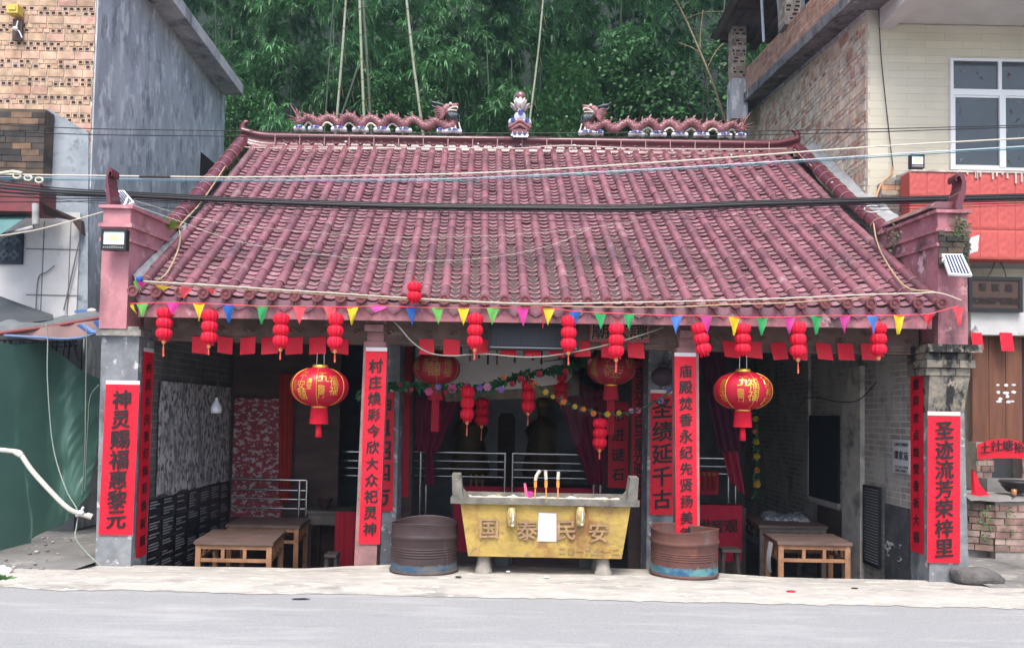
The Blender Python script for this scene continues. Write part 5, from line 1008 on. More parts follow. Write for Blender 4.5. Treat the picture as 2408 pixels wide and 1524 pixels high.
def banded(name, body, band, zc, amp):
    """paint worn off above a ragged line: mixes two materials' colours by height plus noise"""
    m_ = body.copy(); m_.name = name; nt_ = m_.node_tree; bs = nt_.nodes['Principled BSDF']; src = bs.inputs['Base Color'].links[0].from_socket
    tc_ = nt_.nodes.new('ShaderNodeTexCoord'); sp_ = nt_.nodes.new('ShaderNodeSeparateXYZ'); nt_.links.new(tc_.outputs['Object'], sp_.inputs[0])
    mp_ = nt_.nodes.new('ShaderNodeMapping'); mp_.inputs['Scale'].default_value = (1, 1, .6); nt_.links.new(tc_.outputs['Object'], mp_.inputs[0])
    n_ = nt_.nodes.new('ShaderNodeTexNoise'); n_.inputs['Scale'].default_value = 16; n_.inputs['Detail'].default_value = 8; n_.inputs['Roughness'].default_value = .7; nt_.links.new(mp_.outputs[0], n_.inputs['Vector'])
    a_ = nt_.nodes.new('ShaderNodeMath'); a_.operation = 'MULTIPLY_ADD'; a_.inputs[1].default_value = amp; nt_.links.new(n_.outputs['Fac'], a_.inputs[0]); nt_.links.new(sp_.outputs[2], a_.inputs[2])
    r_ = nt_.nodes.new('ShaderNodeMapRange'); r_.inputs[1].default_value = zc + amp * .5 - .008; r_.inputs[2].default_value = zc + amp * .5 + .008; nt_.links.new(a_.outputs[0], r_.inputs[0])
    n2 = nt_.nodes.new('ShaderNodeTexNoise'); n2.inputs['Scale'].default_value = 9; n2.inputs['Detail'].default_value = 6; nt_.links.new(tc_.outputs['Object'], n2.inputs['Vector'])
    rp = nt_.nodes.new('ShaderNodeValToRGB'); rp.color_ramp.elements[0].position = .42; rp.color_ramp.elements[1].position = .62
    rp.color_ramp.elements[0].color = (*band[0], 1); rp.color_ramp.elements[1].color = (*band[1], 1); nt_.links.new(n2.outputs['Fac'], rp.inputs[0])
    x_ = nt_.nodes.new('ShaderNodeMix'); x_.data_type = 'RGBA'; nt_.links.new(r_.outputs[0], x_.inputs[0]); nt_.links.new(rp.outputs[0], x_.inputs[6]); nt_.links.new(src, x_.inputs[7]); nt_.links.new(x_.outputs[2], bs.inputs['Base Color']); return m_
def drum(u, v0, v1, hw, label, m1, m2, m3):
    # v0 front of the rim, v1 front of the base
    Y = .58 * F / (2 * hw); yF = Y - .285; zb = AZ - .002; H = P(u, v0, yF).z - zb; x = P(u, 1290, Y).x; r = .285; o = thing('oil_drum', (x, Y, zb), label, 'oil drum', 'cut oil drums on the apron')
    prof = [(r + .008, 0), (r + .012, .008), (r + .008, .018), (r, .024)]; m = MB(); m.lathe(prof, n=56); m.build('base_rim', [m3], o, local=True)
    prof = [(r, .024), (r, .09)]; hm = H * .72
    for k in range(5): z = lerp(.12, H * .55, k / 5); prof += [(r, z), (r - .0025, z + .012), (r, z + .024)]
    prof += [(r, hm - .025), (r + .004, hm - .015), (r + .013, hm), (r + .004, hm + .015), (r, hm + .025), (r, H - .01), (r + .004, H), (r - .004, H + .002), (r - .006, H - .01), (r - .006, .03), (0, .03)]
    m = MB(); m.lathe(prof, n=56); m.build('shell', [m1, m2], o, local=True)
    for p in o.children[1].data.vertices:
        if p.co.z > H * .5: q = math.atan2(p.co.y, p.co.x); k = (p.co.z - H * .5) / (H * .5); f = 1 + k * (.012 * math.sin(2 * q + x) + .006 * nz(q * 3, x)); p.co.x *= f; p.co.y *= f; p.co.z += k * .014 * math.sin(q * 2 + x * 2)
drum(998, 1236, 1352, 78.5, 'dark brown half drum beside the yellow burner', banded('drum_brown_band', M('drum_brown', (.05, .03, .031), (.034, .021, .024), sc=4, rough=.6, bump=.2, bsc=20, dirt=((.2, .15, .14), .62, .74, 4, (1, 1, .25)), dirt2=((.035, .028, .034), .55, .7, 3)), ((.03, .075, .13), (.1, .11, .11)), .075, .09), BLACK, M('drum_rim', (.045, .04, .04), (.1, .07, .06), sc=9))
drum(1609, 1252, 1367, 78, 'rusty red brown half drum beside the yellow burner', banded('drum_rust_band', M('drum_rust', (.115, .045, .033), (.078, .033, .03), sc=4, rough=.75, bump=.3, bsc=25, dirt=((.1, .08, .08), .58, .7, 4, (1, 1, .4)), dirt2=((.24, .09, .045), .6, .75, 6)), ((.025, .09, .18), (.1, .25, .25)), .085, .1), BLACK, M('drum_rim2', (.12, .05, .04), (.07, .04, .035), sc=9))

# ================================================================== furniture inside
WOOD = M('pine_wood', (.36, .19, .1), (.26, .125, .07), sc=5, rough=.6, st=(2, 2, 2), bump=.15, dirt=((.09, .045, .03), .58, .75, 5))
WTOP = M('worn_top', (.15, .1, .085), (.085, .055, .05), sc=6, rough=.55, st=(.6, 3, 1), dirt=((.25, .18, .15), .62, .75, 5))
WGREY = M('grey_wood', (.14, .12, .11), (.09, .075, .07), sc=6, rough=.7, dirt=((.06, .045, .04), .56, .7, 5))
def table(label, x0, x1, y0, y1, zt_, wood=WOOD, top=WTOP, skew=0.):
    w_, d_, h_ = x1 - x0, y1 - y0, zt_ - FZ; o = thing('wooden_table', ((x0 + x1) / 2, (y0 + y1) / 2, FZ), label, 'table', 'low wooden tables in the temple')
    a, b = w_ / 2, d_ / 2
    def s(x, y): return x + skew * (y + b) / d_
    def bx(m, xa, xb, ya, yb, za, zb): m.hexa([(s(xa, ya), ya, za), (s(xb, ya), ya, za), (s(xb, yb), yb, za), (s(xa, yb), yb, za)], [(s(xa, ya), ya, zb), (s(xb, ya), ya, zb), (s(xb, yb), yb, zb), (s(xa, yb), yb, zb)])
    m = MB()
    for k in range(4): bx(m, -a, a, lerp(-b, b, k / 4) + (.001 if k else 0), lerp(-b, b, (k + 1) / 4) - .001, h_ - .03, h_)
    m.build('table_top', [top], o, local=True); e, l = .015, .05
    for sx in (-1, 1):
        for sy in (-1, 1):
            m = MB(); xa, xb = sorted((sx * (a - e), sx * (a - e - l))); ya, yb2 = sorted((sy * (b - e), sy * (b - e - l))); bx(m, xa, xb, ya, yb2, 0, h_ - .031); m.build('leg', [wood], o, local=True)
    m = MB(); za, zb = h_ - .165, h_ - .075
    for sy in (-1, 1):
        ya, yb2 = sorted((sy * (b - e - .008), sy * (b - e - .035)))
        bx(m, -a + e + l, a - e - l, ya, yb2, h_ - .075, h_ - .032); bx(m, -a + e + l, a - e - l, ya, yb2, za - .03, za)
        for k in (1, 2): x = lerp(-a + e + l, a - e - l, k / 3); bx(m, x - .016, x + .016, ya, yb2, za, zb)
    for sx in (-1, 1):
        xa, xb = sorted((sx * (a - e - .008), sx * (a - e - .035)))
        bx(m, xa, xb, -b + e + l, b - e - l, h_ - .075, h_ - .032); bx(m, xa, xb, -b + e + l, b - e - l, za - .03, za)
        for k in (1, 2): y = lerp(-b + e + l, b - e - l, k / 3); bx(m, xa, xb, y - .016, y + .016, za, zb)
    m.build('frame', [wood], o, local=True); return o
table('brown table with a framed apron in front of the black slabs', -2.97, -2.22, 7.3, 8.05, .115, skew=-.1)
table('brown table half hidden behind another before the red board', -3.05, -2.25, 8.32, 8.95, .125, skew=-.05)
table('brown table with a chipped top and a white rag on its corner', 2.57, 3.29, 7.42, 8.0, .195, skew=.05)
table('long dark-topped table with the folded bag on it', 2.74, 3.5, 8.5, 9.6, .2, wood=WGREY, skew=.12)
m = MB()    # folded patterned bag
cz = .2; c1 = [P(1807, 1206, 9.3), P(1873, 1186, 9.5), P(1923, 1212, 9.0), P(1845, 1222, 8.85)]
for p in c1: p.z = cz + .004
m.grid(lambda a, b: V((lerp(2.98, 3.52, a) + .15 * (b - .5), lerp(8.85, 9.45, b), cz + .035 + .028 * nz(a * 3, b * 3, 5) + .012 * nz(a * 9, b * 9)) ) - V((0, 0, (.032 if a in (0, 1) or b in (0, 1) else 0))), 16, 16)
tag(m.build('folded_bag', [M('woven_bag', (.45, .47, .5), (.09, .12, .17), sc=26, rough=.7, lo=.46, hi=.54)]), 'folded grey and white patterned bag on the long dark table', 'bag')
m = MB(); p = P(1796, 1256, 7.5); m.grid(lambda a, b: V((2.545 - .012 * math.sin(b * 4), 7.5 + .12 * a, lerp(-.12, .17, b) )), 3, 6); tag(m.build('white_cloth', [WHITE]), 'white rag hanging off the corner of a chipped brown table', 'cloth')
def stool(label, x, y, zt_, mat=WGREY, w_=.26, d_=.2):
    h_ = zt_ - FZ; o = thing('wooden_stool', (x, y, FZ), label, 'stool', 'small stools'); m = MB(); m.box(-w_ / 2, w_ / 2, -d_ / 2, d_ / 2, h_ - .03, h_); m.build('seat', [mat], o, local=True)
    for sx in (-1, 1):
        for sy in (-1, 1): m = MB(); m.tube([V((sx * w_ * .36, sy * d_ * .3, h_ - .031)), V((sx * w_ * .5, sy * d_ * .48, 0))], .018, 4, sm=False); m.build('leg', [mat], o, local=True)
    m = MB(); m.box(-w_ * .42, w_ * .42, -d_ * .42, -d_ * .36, h_ * .35, h_ * .35 + .025); m.build('stretcher', [mat], o, local=True)
stool('small wooden stool under the red-draped side table', -1.91, 8.4, -.17, w_=.13); stool('grey wooden stool behind the rusty drum', 2.36, 8.3, -.02, w_=.2); stool('pinkish stool close against the red altar cloth', 2.12, 8.35, .0, mat=M('pink_stool', (.3, .12, .14), rough=.7), w_=.2)
# side table with drawer and red cloth
o = thing('side_table', (-2.1, 9.15, FZ), 'tall narrow side table with a drawer and red cloth', 'table'); h_ = .21 - FZ
m = MB(); m.box(-.25, .25, -.25, .25, h_ - .03, h_); m.box(-.22, .22, -.22, .22, h_ - .16, h_ - .031); m.build('table_top', [WGREY], o, local=True)
for sx in (-1, 1):
    for sy in (-1, 1): m = MB(); xa, xb = sorted((sx * .18, sx * .22)); ya, yb2 = sorted((sy * .18, sy * .22)); m.box(xa, xb, ya, yb2, 0, h_ - .161); m.build('leg', [DARKW], o, local=True)
m = MB(); m.grid(lambda a, b: V((lerp(.1, .34, a), -.262 + .012 * math.sin(a * 14) + .0 * b, lerp(.14, h_ + .004, b))), 12, 6); m.build('red_cloth', [RED2], o, local=True)
m = MB(); m.ell((-.06, -.1, h_ + .07), .06, .05, .06); m.lathe([(.02, h_), (.05, h_ + .03), (.09, h_ + .14)], (-.06, -.1, 0), 12); tag(m.build('offering_vase', [M('vase_dark', (.05, .025, .022), rough=.4)], base=None), 'dark offering vase on the narrow side table', 'vase').location += V((-2.1, 9.15, FZ)) - V((0, 0, 0))
# red kneeling cloth with characters, altars, gold box
c, wd, ht = face(1640, 1188, 1733, 1292, 9.0); o = thing('altar_cloth', c - V((0, 0, ht / 2)), 'red altar cloth with dark characters behind the rusty drum', 'altar cloth')
m = MB(); m.grid(lambda a, b: V((c.x - .12 + (a - .42) * (wd + .25), 9.0 + .012 * math.sin(a * 16), c.z - ht * .75 + b * ht * 1.25)), 24, 4); m.build('cloth', [M('dull_red_cloth', (.45, .015, .045), (.36, .012, .04), sc=4, rough=.85)], o)
m = MB(); [m.glyph(ch, V((c.x + (k - 1) * wd * .34, 8.98, c.z + .02)), .16, bold=.02) for k, ch in enumerate('世音观')]; m.build('writing', [INK], o)
m = MB(); m.box(c.x - .7, c.x + .34, 9.02, 9.5, FZ, c.z + ht / 2 - .03); tag(m.build('side_altar', [DARKW]), 'dark altar bench behind the red altar cloth', 'altar')
a, b = P(1642, 1162, 9.3), P(1690, 1108, 9.3); o = thing('gilt_box', (a + b) / 2, 'red and gold decorated box on the dark altar bench', 'box'); o.location.z = a.z
m = MB(); m.box(a.x, b.x, 9.3, 9.45, a.z, b.z); m.build('box_body', [RED2], o)
m = MB(); [m.tube([V((x, 9.285, a.z + .05)), V((x, 9.285, b.z - .06))], [.02, .016], 7) for x in (lerp(a.x, b.x, t) for t in (.25, .5, .75))]; [m.ell((x, 9.285, b.z - .04), .02, .015, .025, 8, 5, 1) for x in (lerp(a.x, b.x, t) for t in (.25, .5, .75))]; m.build('ornament', [M('dark_red', (.25, .03, .03)), M('dull_gold', (.3, .18, .06))], o)
# main altar and shrine
m = MB(); m.box(-.75, 1.15, 9.9, 10.6, FZ, .42); o = m.build('main_altar', [DARKW]); tag(o, 'long dark altar table behind the incense burner', 'altar')
m = MB(); m.grid(lambda a, b: V((lerp(-.72, 1.12, a), 9.88 + .012 * math.sin(a * 40), lerp(-.4, .44, b))), 60, 3); m.build('altar_cloth', [M('maroon_cloth', (.4, .015, .05), (.3, .012, .04), sc=3, rough=.8)], o)
ob = ['small offering bottle farthest from the incense sticks, on the altar', 'middle of three small offering bottles on the main altar', 'third small offering bottle, nearest the incense sticks']
for k, u in enumerate((1107, 1120, 1135)):
    p = P(u, 1140, 9.98); m = MB(); m.lathe([(.02, 0), (.024, .02), (.024, .07), (.008, .1), (.01, .13), (0, .131)], (p.x, 9.98, .425), 10); m.ell((p.x, 9.98, .57), .014, .014, .016, 8, 5, 1); tag(m.build('offering_bottle', [M('bottle_amber', (.16, .06, .03), rough=.2), GOLD]), ob[k], 'bottle', 'offering bottles')
m = MB(); a, b = P(1170, 1060, 11.6), P(1212, 975, 11.6)
m.box(a.x - .5, b.x + .5, 11.8, 11.85, 0.4, b.z + .55, 0); m.prism([V((a.x, 11.75, a.z - .5)), V((b.x, 11.75, a.z - .5)), V((b.x, 11.75, b.z - .06)), V(((a.x + b.x) / 2 + .08, 11.75, b.z + .02)), V(((a.x + b.x) / 2 - .08, 11.75, b.z + .02)), V((a.x, 11.75, b.z - .06))], (0, .04, 0), 1); tag(m.build('spirit_tablet', [M('pale_screen', (.34, .37, .42), (.26, .28, .32), sc=3), DARKW]), 'dark arched tablet before a pale screen deep inside', 'tablet')
for u, s_, lb in ((1105, 1.0, 'dark draped shrine figure behind the amber offering bottles'), (1275, 1.1, 'dark draped shrine figure behind the incense sticks')):
    p = P(u, 1060, 11.2); o = thing('shrine_statue', (p.x, 11.2, .45), lb, 'statue', 'shrine figures'); m = MB(); m.lathe([(.26, 0), (.3, .1), (.24, .35), (.2, .55), (.26, .68), (.2, .8), (.08, .86), (.075, .9)], n=20, X=Matrix.Diagonal((s_, .6, s_)).to_3x3() if False else None); m.build('robe', [M('dark_robe', (.05, .035, .02), (.09, .06, .02), sc=7, rough=.6)], o, local=True)
    m = MB(); m.ell((0, 0, .99), .085, .09, .11); m.ell((0, -.085, .98), .014, .02, .02, 8, 5); [m.ell((dx, -.08, 1.01), .012, .01, .006, 6, 4, 1) for dx in (-.03, .03)]; m.build('head', [M('statue_face', (.12, .07, .04), rough=.5), BLACK], o, local=True)
    m = MB(); m.lathe([(.1, 1.03), (.11, 1.06), (.08, 1.16), (.0, 1.18)], n=14); m.box(-.16, .16, -.01, .01, 1.1, 1.13); m.build('crown', [M('statue_gilt', (.2, .13, .04), rough=.4, metal=.5)], o, local=True)
# hanging cloths
def cloth(name, label, quad, Y, mat, fold=.02, nf=14, sagf=0.):
    A, B, C, D = [P(u, v, Y) for u, v in quad]; m = MB()
    m.grid(lambda a, b: D.lerp(C, a).lerp(A.lerp(B, a), b) + V((0, fold * math.sin(a * nf + .6 * b) + .01 * nz(a * 5, b * 5), -sagf * math.sin(PI * a) * (1 - b))), 40, 8); o = m.build(name, [mat]); tag(o, label, 'cloth'); return o
cloth('ceiling_cloth', 'large pale cloth printed with small stars hung across the inner hall', [(955, 812), (1420, 812), (1392, 830), (962, 905)], 8.7, M('pale_cloth', (.66, .63, .62), (.58, .56, .56), sc=3, rough=.9, dirt=((.35, .12, .12), .72, .74, 7)), .01, 6)
cloth('pale_drape', 'pale cloth corner sweeping up behind the green garland', [(1030, 880), (1395, 838), (1330, 900), (1040, 912)], 8.75, M('pale_cloth', (.66, .63, .62)), .02, 7, .05)
cloth('valance', 'olive valance strip hanging over the inner shrine', [(1040, 908), (1362, 880), (1362, 930), (1048, 945)], 8.85, M('olive_cloth', (.24, .2, .15), (.18, .15, .11), sc=8, rough=.9), .012, 60)
CUR = M('maroon_curtain', (.2, .02, .06), (.14, .015, .045), sc=3, rough=.85)
cloth('curtain', 'dark maroon curtain swagged under the dim lantern with a long tassel', [(975, 935), (1085, 935), (1030, 1062), (978, 1060)], 9.45, CUR, .03, 26)
cloth('curtain', 'narrow gathered end of the swagged maroon curtain', [(1000, 1062), (1018, 1062), (1022, 1140), (1000, 1140)], 9.4, CUR, .02, 14)
cloth('curtain', 'maroon curtain behind the orange garland', [(1300, 900), (1428, 900), (1422, 1140), (1385, 1140)], 9.6, CUR, .03, 24)
cloth('curtain', 'dark purple curtain hanging behind the column by the rusty drum', [(1640, 812), (1705, 812), (1745, 1060), (1690, 1060)], 8.7, M('purple_curtain', (.07, .01, .035), (.05, .008, .028), sc=3, rough=.85), .03, 20)
cloth('curtain', 'small red cloth end tied below the purple curtain', [(1700, 1062), (1735, 1062), (1752, 1165), (1715, 1130)], 8.75, M('wine_cloth', (.25, .012, .04), rough=.85), .03, 12)
cloth('curtain', 'orange red curtain strip beside the peeling red panel', [(655, 880), (690, 880), (682, 1180), (655, 1180)], 9.3, M('orange_curtain', (.38, .03, .025), (.28, .02, .02), sc=4, rough=.85), .025, 20)
m = MB()
for k in range(16):
    u = 1085 + k * 21; p = P(u, 812, 8.62); m.tube([p, p + V((0, -.01, -random.uniform(.12, .24)))], .012, 5, k % 3)
tag(m.build('ribbon_fringe', [M('navy_ribbon', (.02, .03, .07)), M('gold_ribbon', (.25, .16, .06)), M('wine_cloth', (.25, .012, .04))]), 'row of short dark ribbons hung before the pale cloth', 'ribbon fringe')
# panels on the left
m = MB(); a, b = P(545, 1165, 9.38), P(672, 938, 9.38); m.box(a.x, b.x, 9.37, 9.415, a.z - .25, b.z); tag(m.build('peeling_panel', [M('peeling_red', (.26, .045, .06), (.2, .035, .048), sc=3, rough=.8, dirt=((.4, .33, .35), .52, .55, 13, (1, 1, 1.6)))]), 'red board with peeling white paper scraps behind the low tables', 'board')
PB = thing('poster_board', (-3.41, 8.3, .8), 'wall board of torn grey posters above the black slabs', 'notice board')
z0, z1_ = P(450, 1150, 8.2).z, P(450, 903, 8.2).z
m = MB(); m.grid(lambda a, b: V((-3.4 + .006 + .012 * nz(a * 9, b * 6), lerp(7.42, 9.3, a), lerp(z0 + .05 * nz(a * 8, 1), z1_, b))), 30, 20); m.build('torn_paper', [M('torn_posters', (.1, .1, .105), (.5, .49, .51), sc=15, rough=.9, st=(1, 1.4, .9), lo=.42, hi=.53, detail=14, bump=.4, dirt=((.15, .15, .16), .5, .66, 5, (1, 1.5, .5)), dirt2=((.32, .31, .33), .56, .63, 22))], PB)
SL = thing('slate_tablets', (-3.41, 8, -.1), 'rows of black inscribed stone slabs low under the torn posters', 'stone tablets')
for i in range(7):
    for j in range(5):
        m = MB(); y0, z0 = 7.3 + i * .3, .5 - (j + 1) * .2; m.box(-3.418, -3.402, y0, y0 + .285, z0, z0 + .185); m.build('slab', [M('black_slate', (.016, .018, .022), rough=.3)], SL)
m = MB()
for i in range(7):
    for j in range(5):
        for k in range(6): y0, z0 = 7.315 + i * .3, .5 - (j + 1) * .2 + .02 + k * .027; y = y0; l = random.uniform(.1, .22); m.box(-3.4018, -3.3998, y, y + l, z0, z0 + .01) if random.random() < .75 else None
m.build('inscription', [M('faint_grey', (.34, .35, .37))], SL)
for z_, lb in ((.62, 'a'),):
    NBD = thing('inscription_board', (3.74, 7.96, .1), 'tall black inscribed board on the brick inner wall near the white plaque', 'stone board'); y0, y1 = 7.78, 8.14; za, zb2 = P(2054, 1330, 7.96).z, P(2054, 1142, 7.96).z
    m = MB(); m.box(3.715, 3.738, y0, y1, za, zb2); m.build('slab', [M('black_slate', (.016, .018, .022))], NBD)
    m = MB()
    for k in range(26): z = lerp(zb2 - .04, za + .04, k / 25); m.box(3.7125, 3.7145, y0 + .02, y1 - .02 - random.random() * .05, z, z + .006)
    m.build('inscription', [M('faint_grey', (.34, .35, .37))], NBD)
PQ = thing('stone_plaque', (3.74, 7.33, .5), 'small white stone plaque with dark characters on the brick inner wall', 'plaque'); za, zb2 = P(2125, 1112, 7.4).z, P(2125, 1034, 7.4).z; y0, y1 = 7.2, 7.52; zc = (za + zb2) / 2
m = MB(); m.box(3.725, 3.752, y0, y1, za, zb2); m.build('slab', [M('pale_stone', (.42, .44, .46), (.36, .38, .4), sc=6, rough=.6)], PQ)
m = MB()
for s, z, sz in (('玉林市文物保护', zc + .115, .036), ('谭家庙', zc + .01, .085), ('二〇〇九年十月公布', zc - .1, .028), ('玉林市人民政府立', zc - .135, .026)):
    for k, ch in enumerate(s): m.glyph(ch, V((3.7235, (y0 + y1) / 2 - (k - (len(s) - 1) / 2) * sz * 1.08, z)), sz, R=(0, -1, 0), bold=.02, shear=0)
m.build('writing', [INK], PQ)
# railings
def rail(label, u0, u1, vs, posts, Y, vb):
    o = thing('steel_railing', P((u0 + u1) / 2, vb, Y), label, 'railing', 'stainless steel railings'); m = MB()
    for k, v in enumerate(vs): m.tube([P(u0, v - .006 * 0, Y), P(u1, v + (u1 - u0) * .0188, Y)], .019 if k == 0 else .0115, 8)
    m.build('rails', [STEEL], o)
    for u in posts: m = MB(); a = P(u, vs[0] + (u - u0) * .0188, Y); m.tube([a, V((a.x, a.y, FZ))], .019, 8); m.build('post', [STEEL], o)
rail('short steel railing before the peeling red panel', 545, 721, [1126, 1150, 1171, 1193], [705, 722], 9.1, 1193)
rail('steel railing deep behind the narrow side table', 722, 850, [1060, 1081, 1098, 1116], [846, 744], 9.7, 1116)
rail('steel railing behind the burner on the offering bottle side', 975, 1190, [1062, 1082, 1100, 1118], [990, 1004, 1188], 9.75, 1118)
rail('steel railing behind the burner on the incense stick side', 1205, 1416, [1066, 1087, 1104, 1122], [1206, 1397, 1413], 9.75, 1118)
rail('steel railing beside the purple curtain', 1640, 1732, [1077, 1096, 1113], [1713, 1730], 9.75, 1118)
# light bulb, garlands
c = P(509, 958, 7.9); o = thing('light_bulb', c, 'white pear shaped bulb hanging in front of the torn posters', 'light bulb'); m = MB(); m.lathe([(.0, -.06), (.05, -.058), (.055, -.02), (.05, .01), (.03, .05), (.015, .07), (.014, .1)], n=18); m.build('glass', [M('bulb_white', (.6, .62, .68), rough=.3)], o, local=True); m = MB(); m.tube([V((0, 0, .09)), V((.01, 0, .2)), V((.0, 0, .9))], .006, 5); m.build('lead', [BLACK], o, local=True)
LFG = M('plastic_leaf', (.03, .13, .05), (.02, .08, .04), sc=5, rough=.5)
def garland(label, pts, Y, blooms, leafd, leafs=.035):
    q = poly([P(u, v, Y + dy) for u, v, dy in pts], 16); o = thing('flower_garland', q[len(q) // 2], label, 'garland', 'plastic flower garlands'); m = MB(); m.tube(q, .006, 5); m.build('stem', [LFG], o)
    m = MB()
    for p in q[::leafd]:
        for k in range(3): d = V((random.uniform(-1, 1), random.uniform(-1, .2), random.uniform(-1, .7))); leaf(m, p + d * .01, d, random.uniform(.6, 1.3) * leafs * 2, leafs * .6, V((0, -1, .3)))
    m.build('leaves', [LFG], o)
    for u, v, r, c in blooms:
        m = MB(); p = P(u, v, Y - .03)
        for ring in range(2):
            for k in range(6):
                a = k * PI / 3 + ring * .5; d = V((math.cos(a), -.55 - .5 * ring, math.sin(a))).normalized(); s_ = d.cross(V((0, -1, 0))).normalized(); rr = px(r, Y) * (1 - .25 * ring)
                m.add([p, p + d * rr * .5 + s_ * rr * .4, p + d * rr + s_ * rr * .25, p + d * rr - s_ * rr * .25, p + d * rr * .5 - s_ * rr * .4], [(0, 1, 2, 3, 4)])
        m.build('flower', [M('fl_%s' % c, {'p': (.65, .12, .3), 'v': (.33, .2, .55), 'o': (.7, .25, .06), 'r': (.5, .04, .08), 'y': (.6, .42, .06), 'w': (.62, .3, .45)}[c], rough=.6, trans=.2)], o)
garland('green garland with pink and violet flowers across the middle bay', [(845, 928, -.5), (905, 908, -.1), (960, 906, 0), (1040, 910, 0), (1110, 912, 0), (1160, 905, .1), (1220, 885, .15), (1290, 872, .2), (1345, 862, .25), (1398, 842, .3)], 7.85,
        [(1009, 921, 11, 'p'), (1031, 910, 8, 'v'), (1064, 914, 12, 'p'), (1098, 908, 8, 'p'), (1128, 912, 9, 'v'), (1146, 910, 11, 'w'), (1178, 916, 9, 'v'), (1205, 903, 8, 'r'), (1185, 888, 7, 'o'), (1225, 891, 9, 'r'), (1258, 905, 9, 'o'), (1268, 880, 9, 'r'), (1330, 874, 8, 'r'), (1390, 852, 10, 'p'), (968, 915, 6, 'r'), (942, 905, 6, 'r'), (850, 926, 10, 'p'), (1048, 922, 6, 'r')], 1)
garland('thin garland of orange blossoms drooping to the five-character scroll', [(1240, 896, .1), (1285, 922, 0), (1340, 950, 0), (1390, 966, 0), (1440, 974, 0), (1490, 966, -.1), (1540, 946, -.3), (1575, 918, -.6)], 7.75,
        [(1283, 922, 8, 'y'), (1300, 933, 6, 'y'), (1325, 945, 8, 'o'), (1352, 956, 7, 'y'), (1372, 962, 7, 'o'), (1395, 972, 8, 'o'), (1428, 974, 8, 'y'), (1455, 971, 7, 'y'), (1484, 966, 7, 'w'), (1500, 965, 8, 'p'), (1552, 942, 9, 'v'), (1572, 918, 9, 'v')], 5, .02)
garland('hanging string of yellow sunflowers beside the brick inner wall', [(1777, 950, 0), (1776, 1010, 0), (1778, 1080, 0), (1777, 1165, 0)], 9.6, [(1776, 985, 8, 'y'), (1775, 1015, 7, 'o'), (1778, 1040, 8, 'y'), (1779, 1073, 9, 'y'), (1779, 1105, 8, 'o'), (1779, 1138, 10, 'y')], 2, .03)
# ================================================================== fittings outside
def floodlight(label, u0, v0, u1, v1, Y):
    a, b = P(u0, v1, Y), P(u1, v0, Y); o = thing('flood_light', ((a.x + b.x) / 2, Y, a.z), label, 'floodlight', 'black floodlights'); W, H = b.x - a.x, b.z - a.z
    m = MB(); m.box(-W / 2, W / 2, -.0, .05, 0, H); w2 = W * .42; m.box(-W / 2, W / 2, -.012, 0, 0, H * .26); m.box(-W / 2, W / 2, -.012, 0, H * .88, H); m.box(-W / 2, -w2, -.012, 0, H * .26, H * .88); m.box(w2, W / 2, -.012, 0, H * .26, H * .88); m.build('housing', [BLACK], o, local=True)
    m = MB(); m.hexa([(-w2, -.004, H * .26), (w2, -.004, H * .26), (w2 * .5, -.001, H * .4), (-w2 * .5, -.001, H * .4)], [(-w2, -.004, H * .88), (w2, -.004, H * .88), (w2 * .5, -.001, H * .76), (-w2 * .5, -.001, H * .76)]); m.build('reflector', [M('pale_reflector', (.62, .74, .72), rough=.25)], o, local=True)
    m = MB(); m.box(-w2 * .4, w2 * .45, -.007, -.0042, H * .45, H * .72); m.build('led_chip', [M('led_yellow', (.7, .66, .3), rough=.4)], o, local=True)
    m = MB()
    for k in range(11): x = lerp(-W * .38, W * .38, k / 10); m.box(x - .006, x + .004, -.0135, -.0122, H * .09, H * .09 + .012)
    m.box(-.02, .03, -.0135, -.0122, H * .18, H * .19); m.build('marking', [M('grey_mark', (.3, .3, .3))], o, local=True)
    m = MB(); m.tube([V((-W * .3, .05, H * .5)), V((-W * .3, .1, H * .45)), V((W * .3, .1, H * .45)), V((W * .3, .05, H * .5))], .01, 6); m.build('bracket', [BLACK], o, local=True)
floodlight('black floodlight on the front of the pink pier', 238, 540, 299, 588, 6.72)
floodlight('small black floodlight standing on top of the red tiled parapet', 2141, 364, 2173, 396, 8.4)
def solar(label, quad, Ys, n=(6, 8)):
    A, B, C, D = [P(u, v, y) for (u, v), y in zip(quad, Ys)]; N_ = (B - A).cross(D - A).normalized(); N_ = N_ if N_.y < 0 else -N_; o = thing('solar_panel', (C + D) / 2, label, 'solar panel', 'small solar panels')
    m = MB(); m.hexa([A, B, C, D], [p - N_ * .02 for p in (A, B, C, D)]); m.build('frame', [M('panel_white', (.65, .68, .7), rough=.4)], o)
    m = MB(); q = lambda s_, t_: A.lerp(B, s_).lerp(D.lerp(C, s_), t_) + N_ * .003
    for i in range(n[0]):
        for j in range(n[1]):
            s0, s1 = .08 + .84 * i / n[0] + .025, .08 + .84 * (i + 1) / n[0] - .025; t0, t1 = .06 + .88 * j / n[1] + .006, .06 + .88 * (j + 1) / n[1] - .006; m.add([q(s0, t0), q(s1, t0), q(s1, t1), q(s0, t1)], [(0, 1, 2, 3)])
    m.build('cells', [M('cell_blue', (.03, .04, .09), rough=.2)], o); return o, (A + B + C + D) / 4 - N_ * .02, N_
o, c, N_ = solar('white framed solar panel tilted on the worn pink pier', [(2215, 597), (2263, 597), (2287, 648), (2232, 645)], (6.8, 6.8, 6.62, 6.62))
m = MB(); m.tube([c, V((c.x, 6.85, c.z - .04))], .015, 6); m.ell(P(2217, 613, 6.72), .02, .02, .02, 8, 5); m.build('bracket', [STEEL], o)
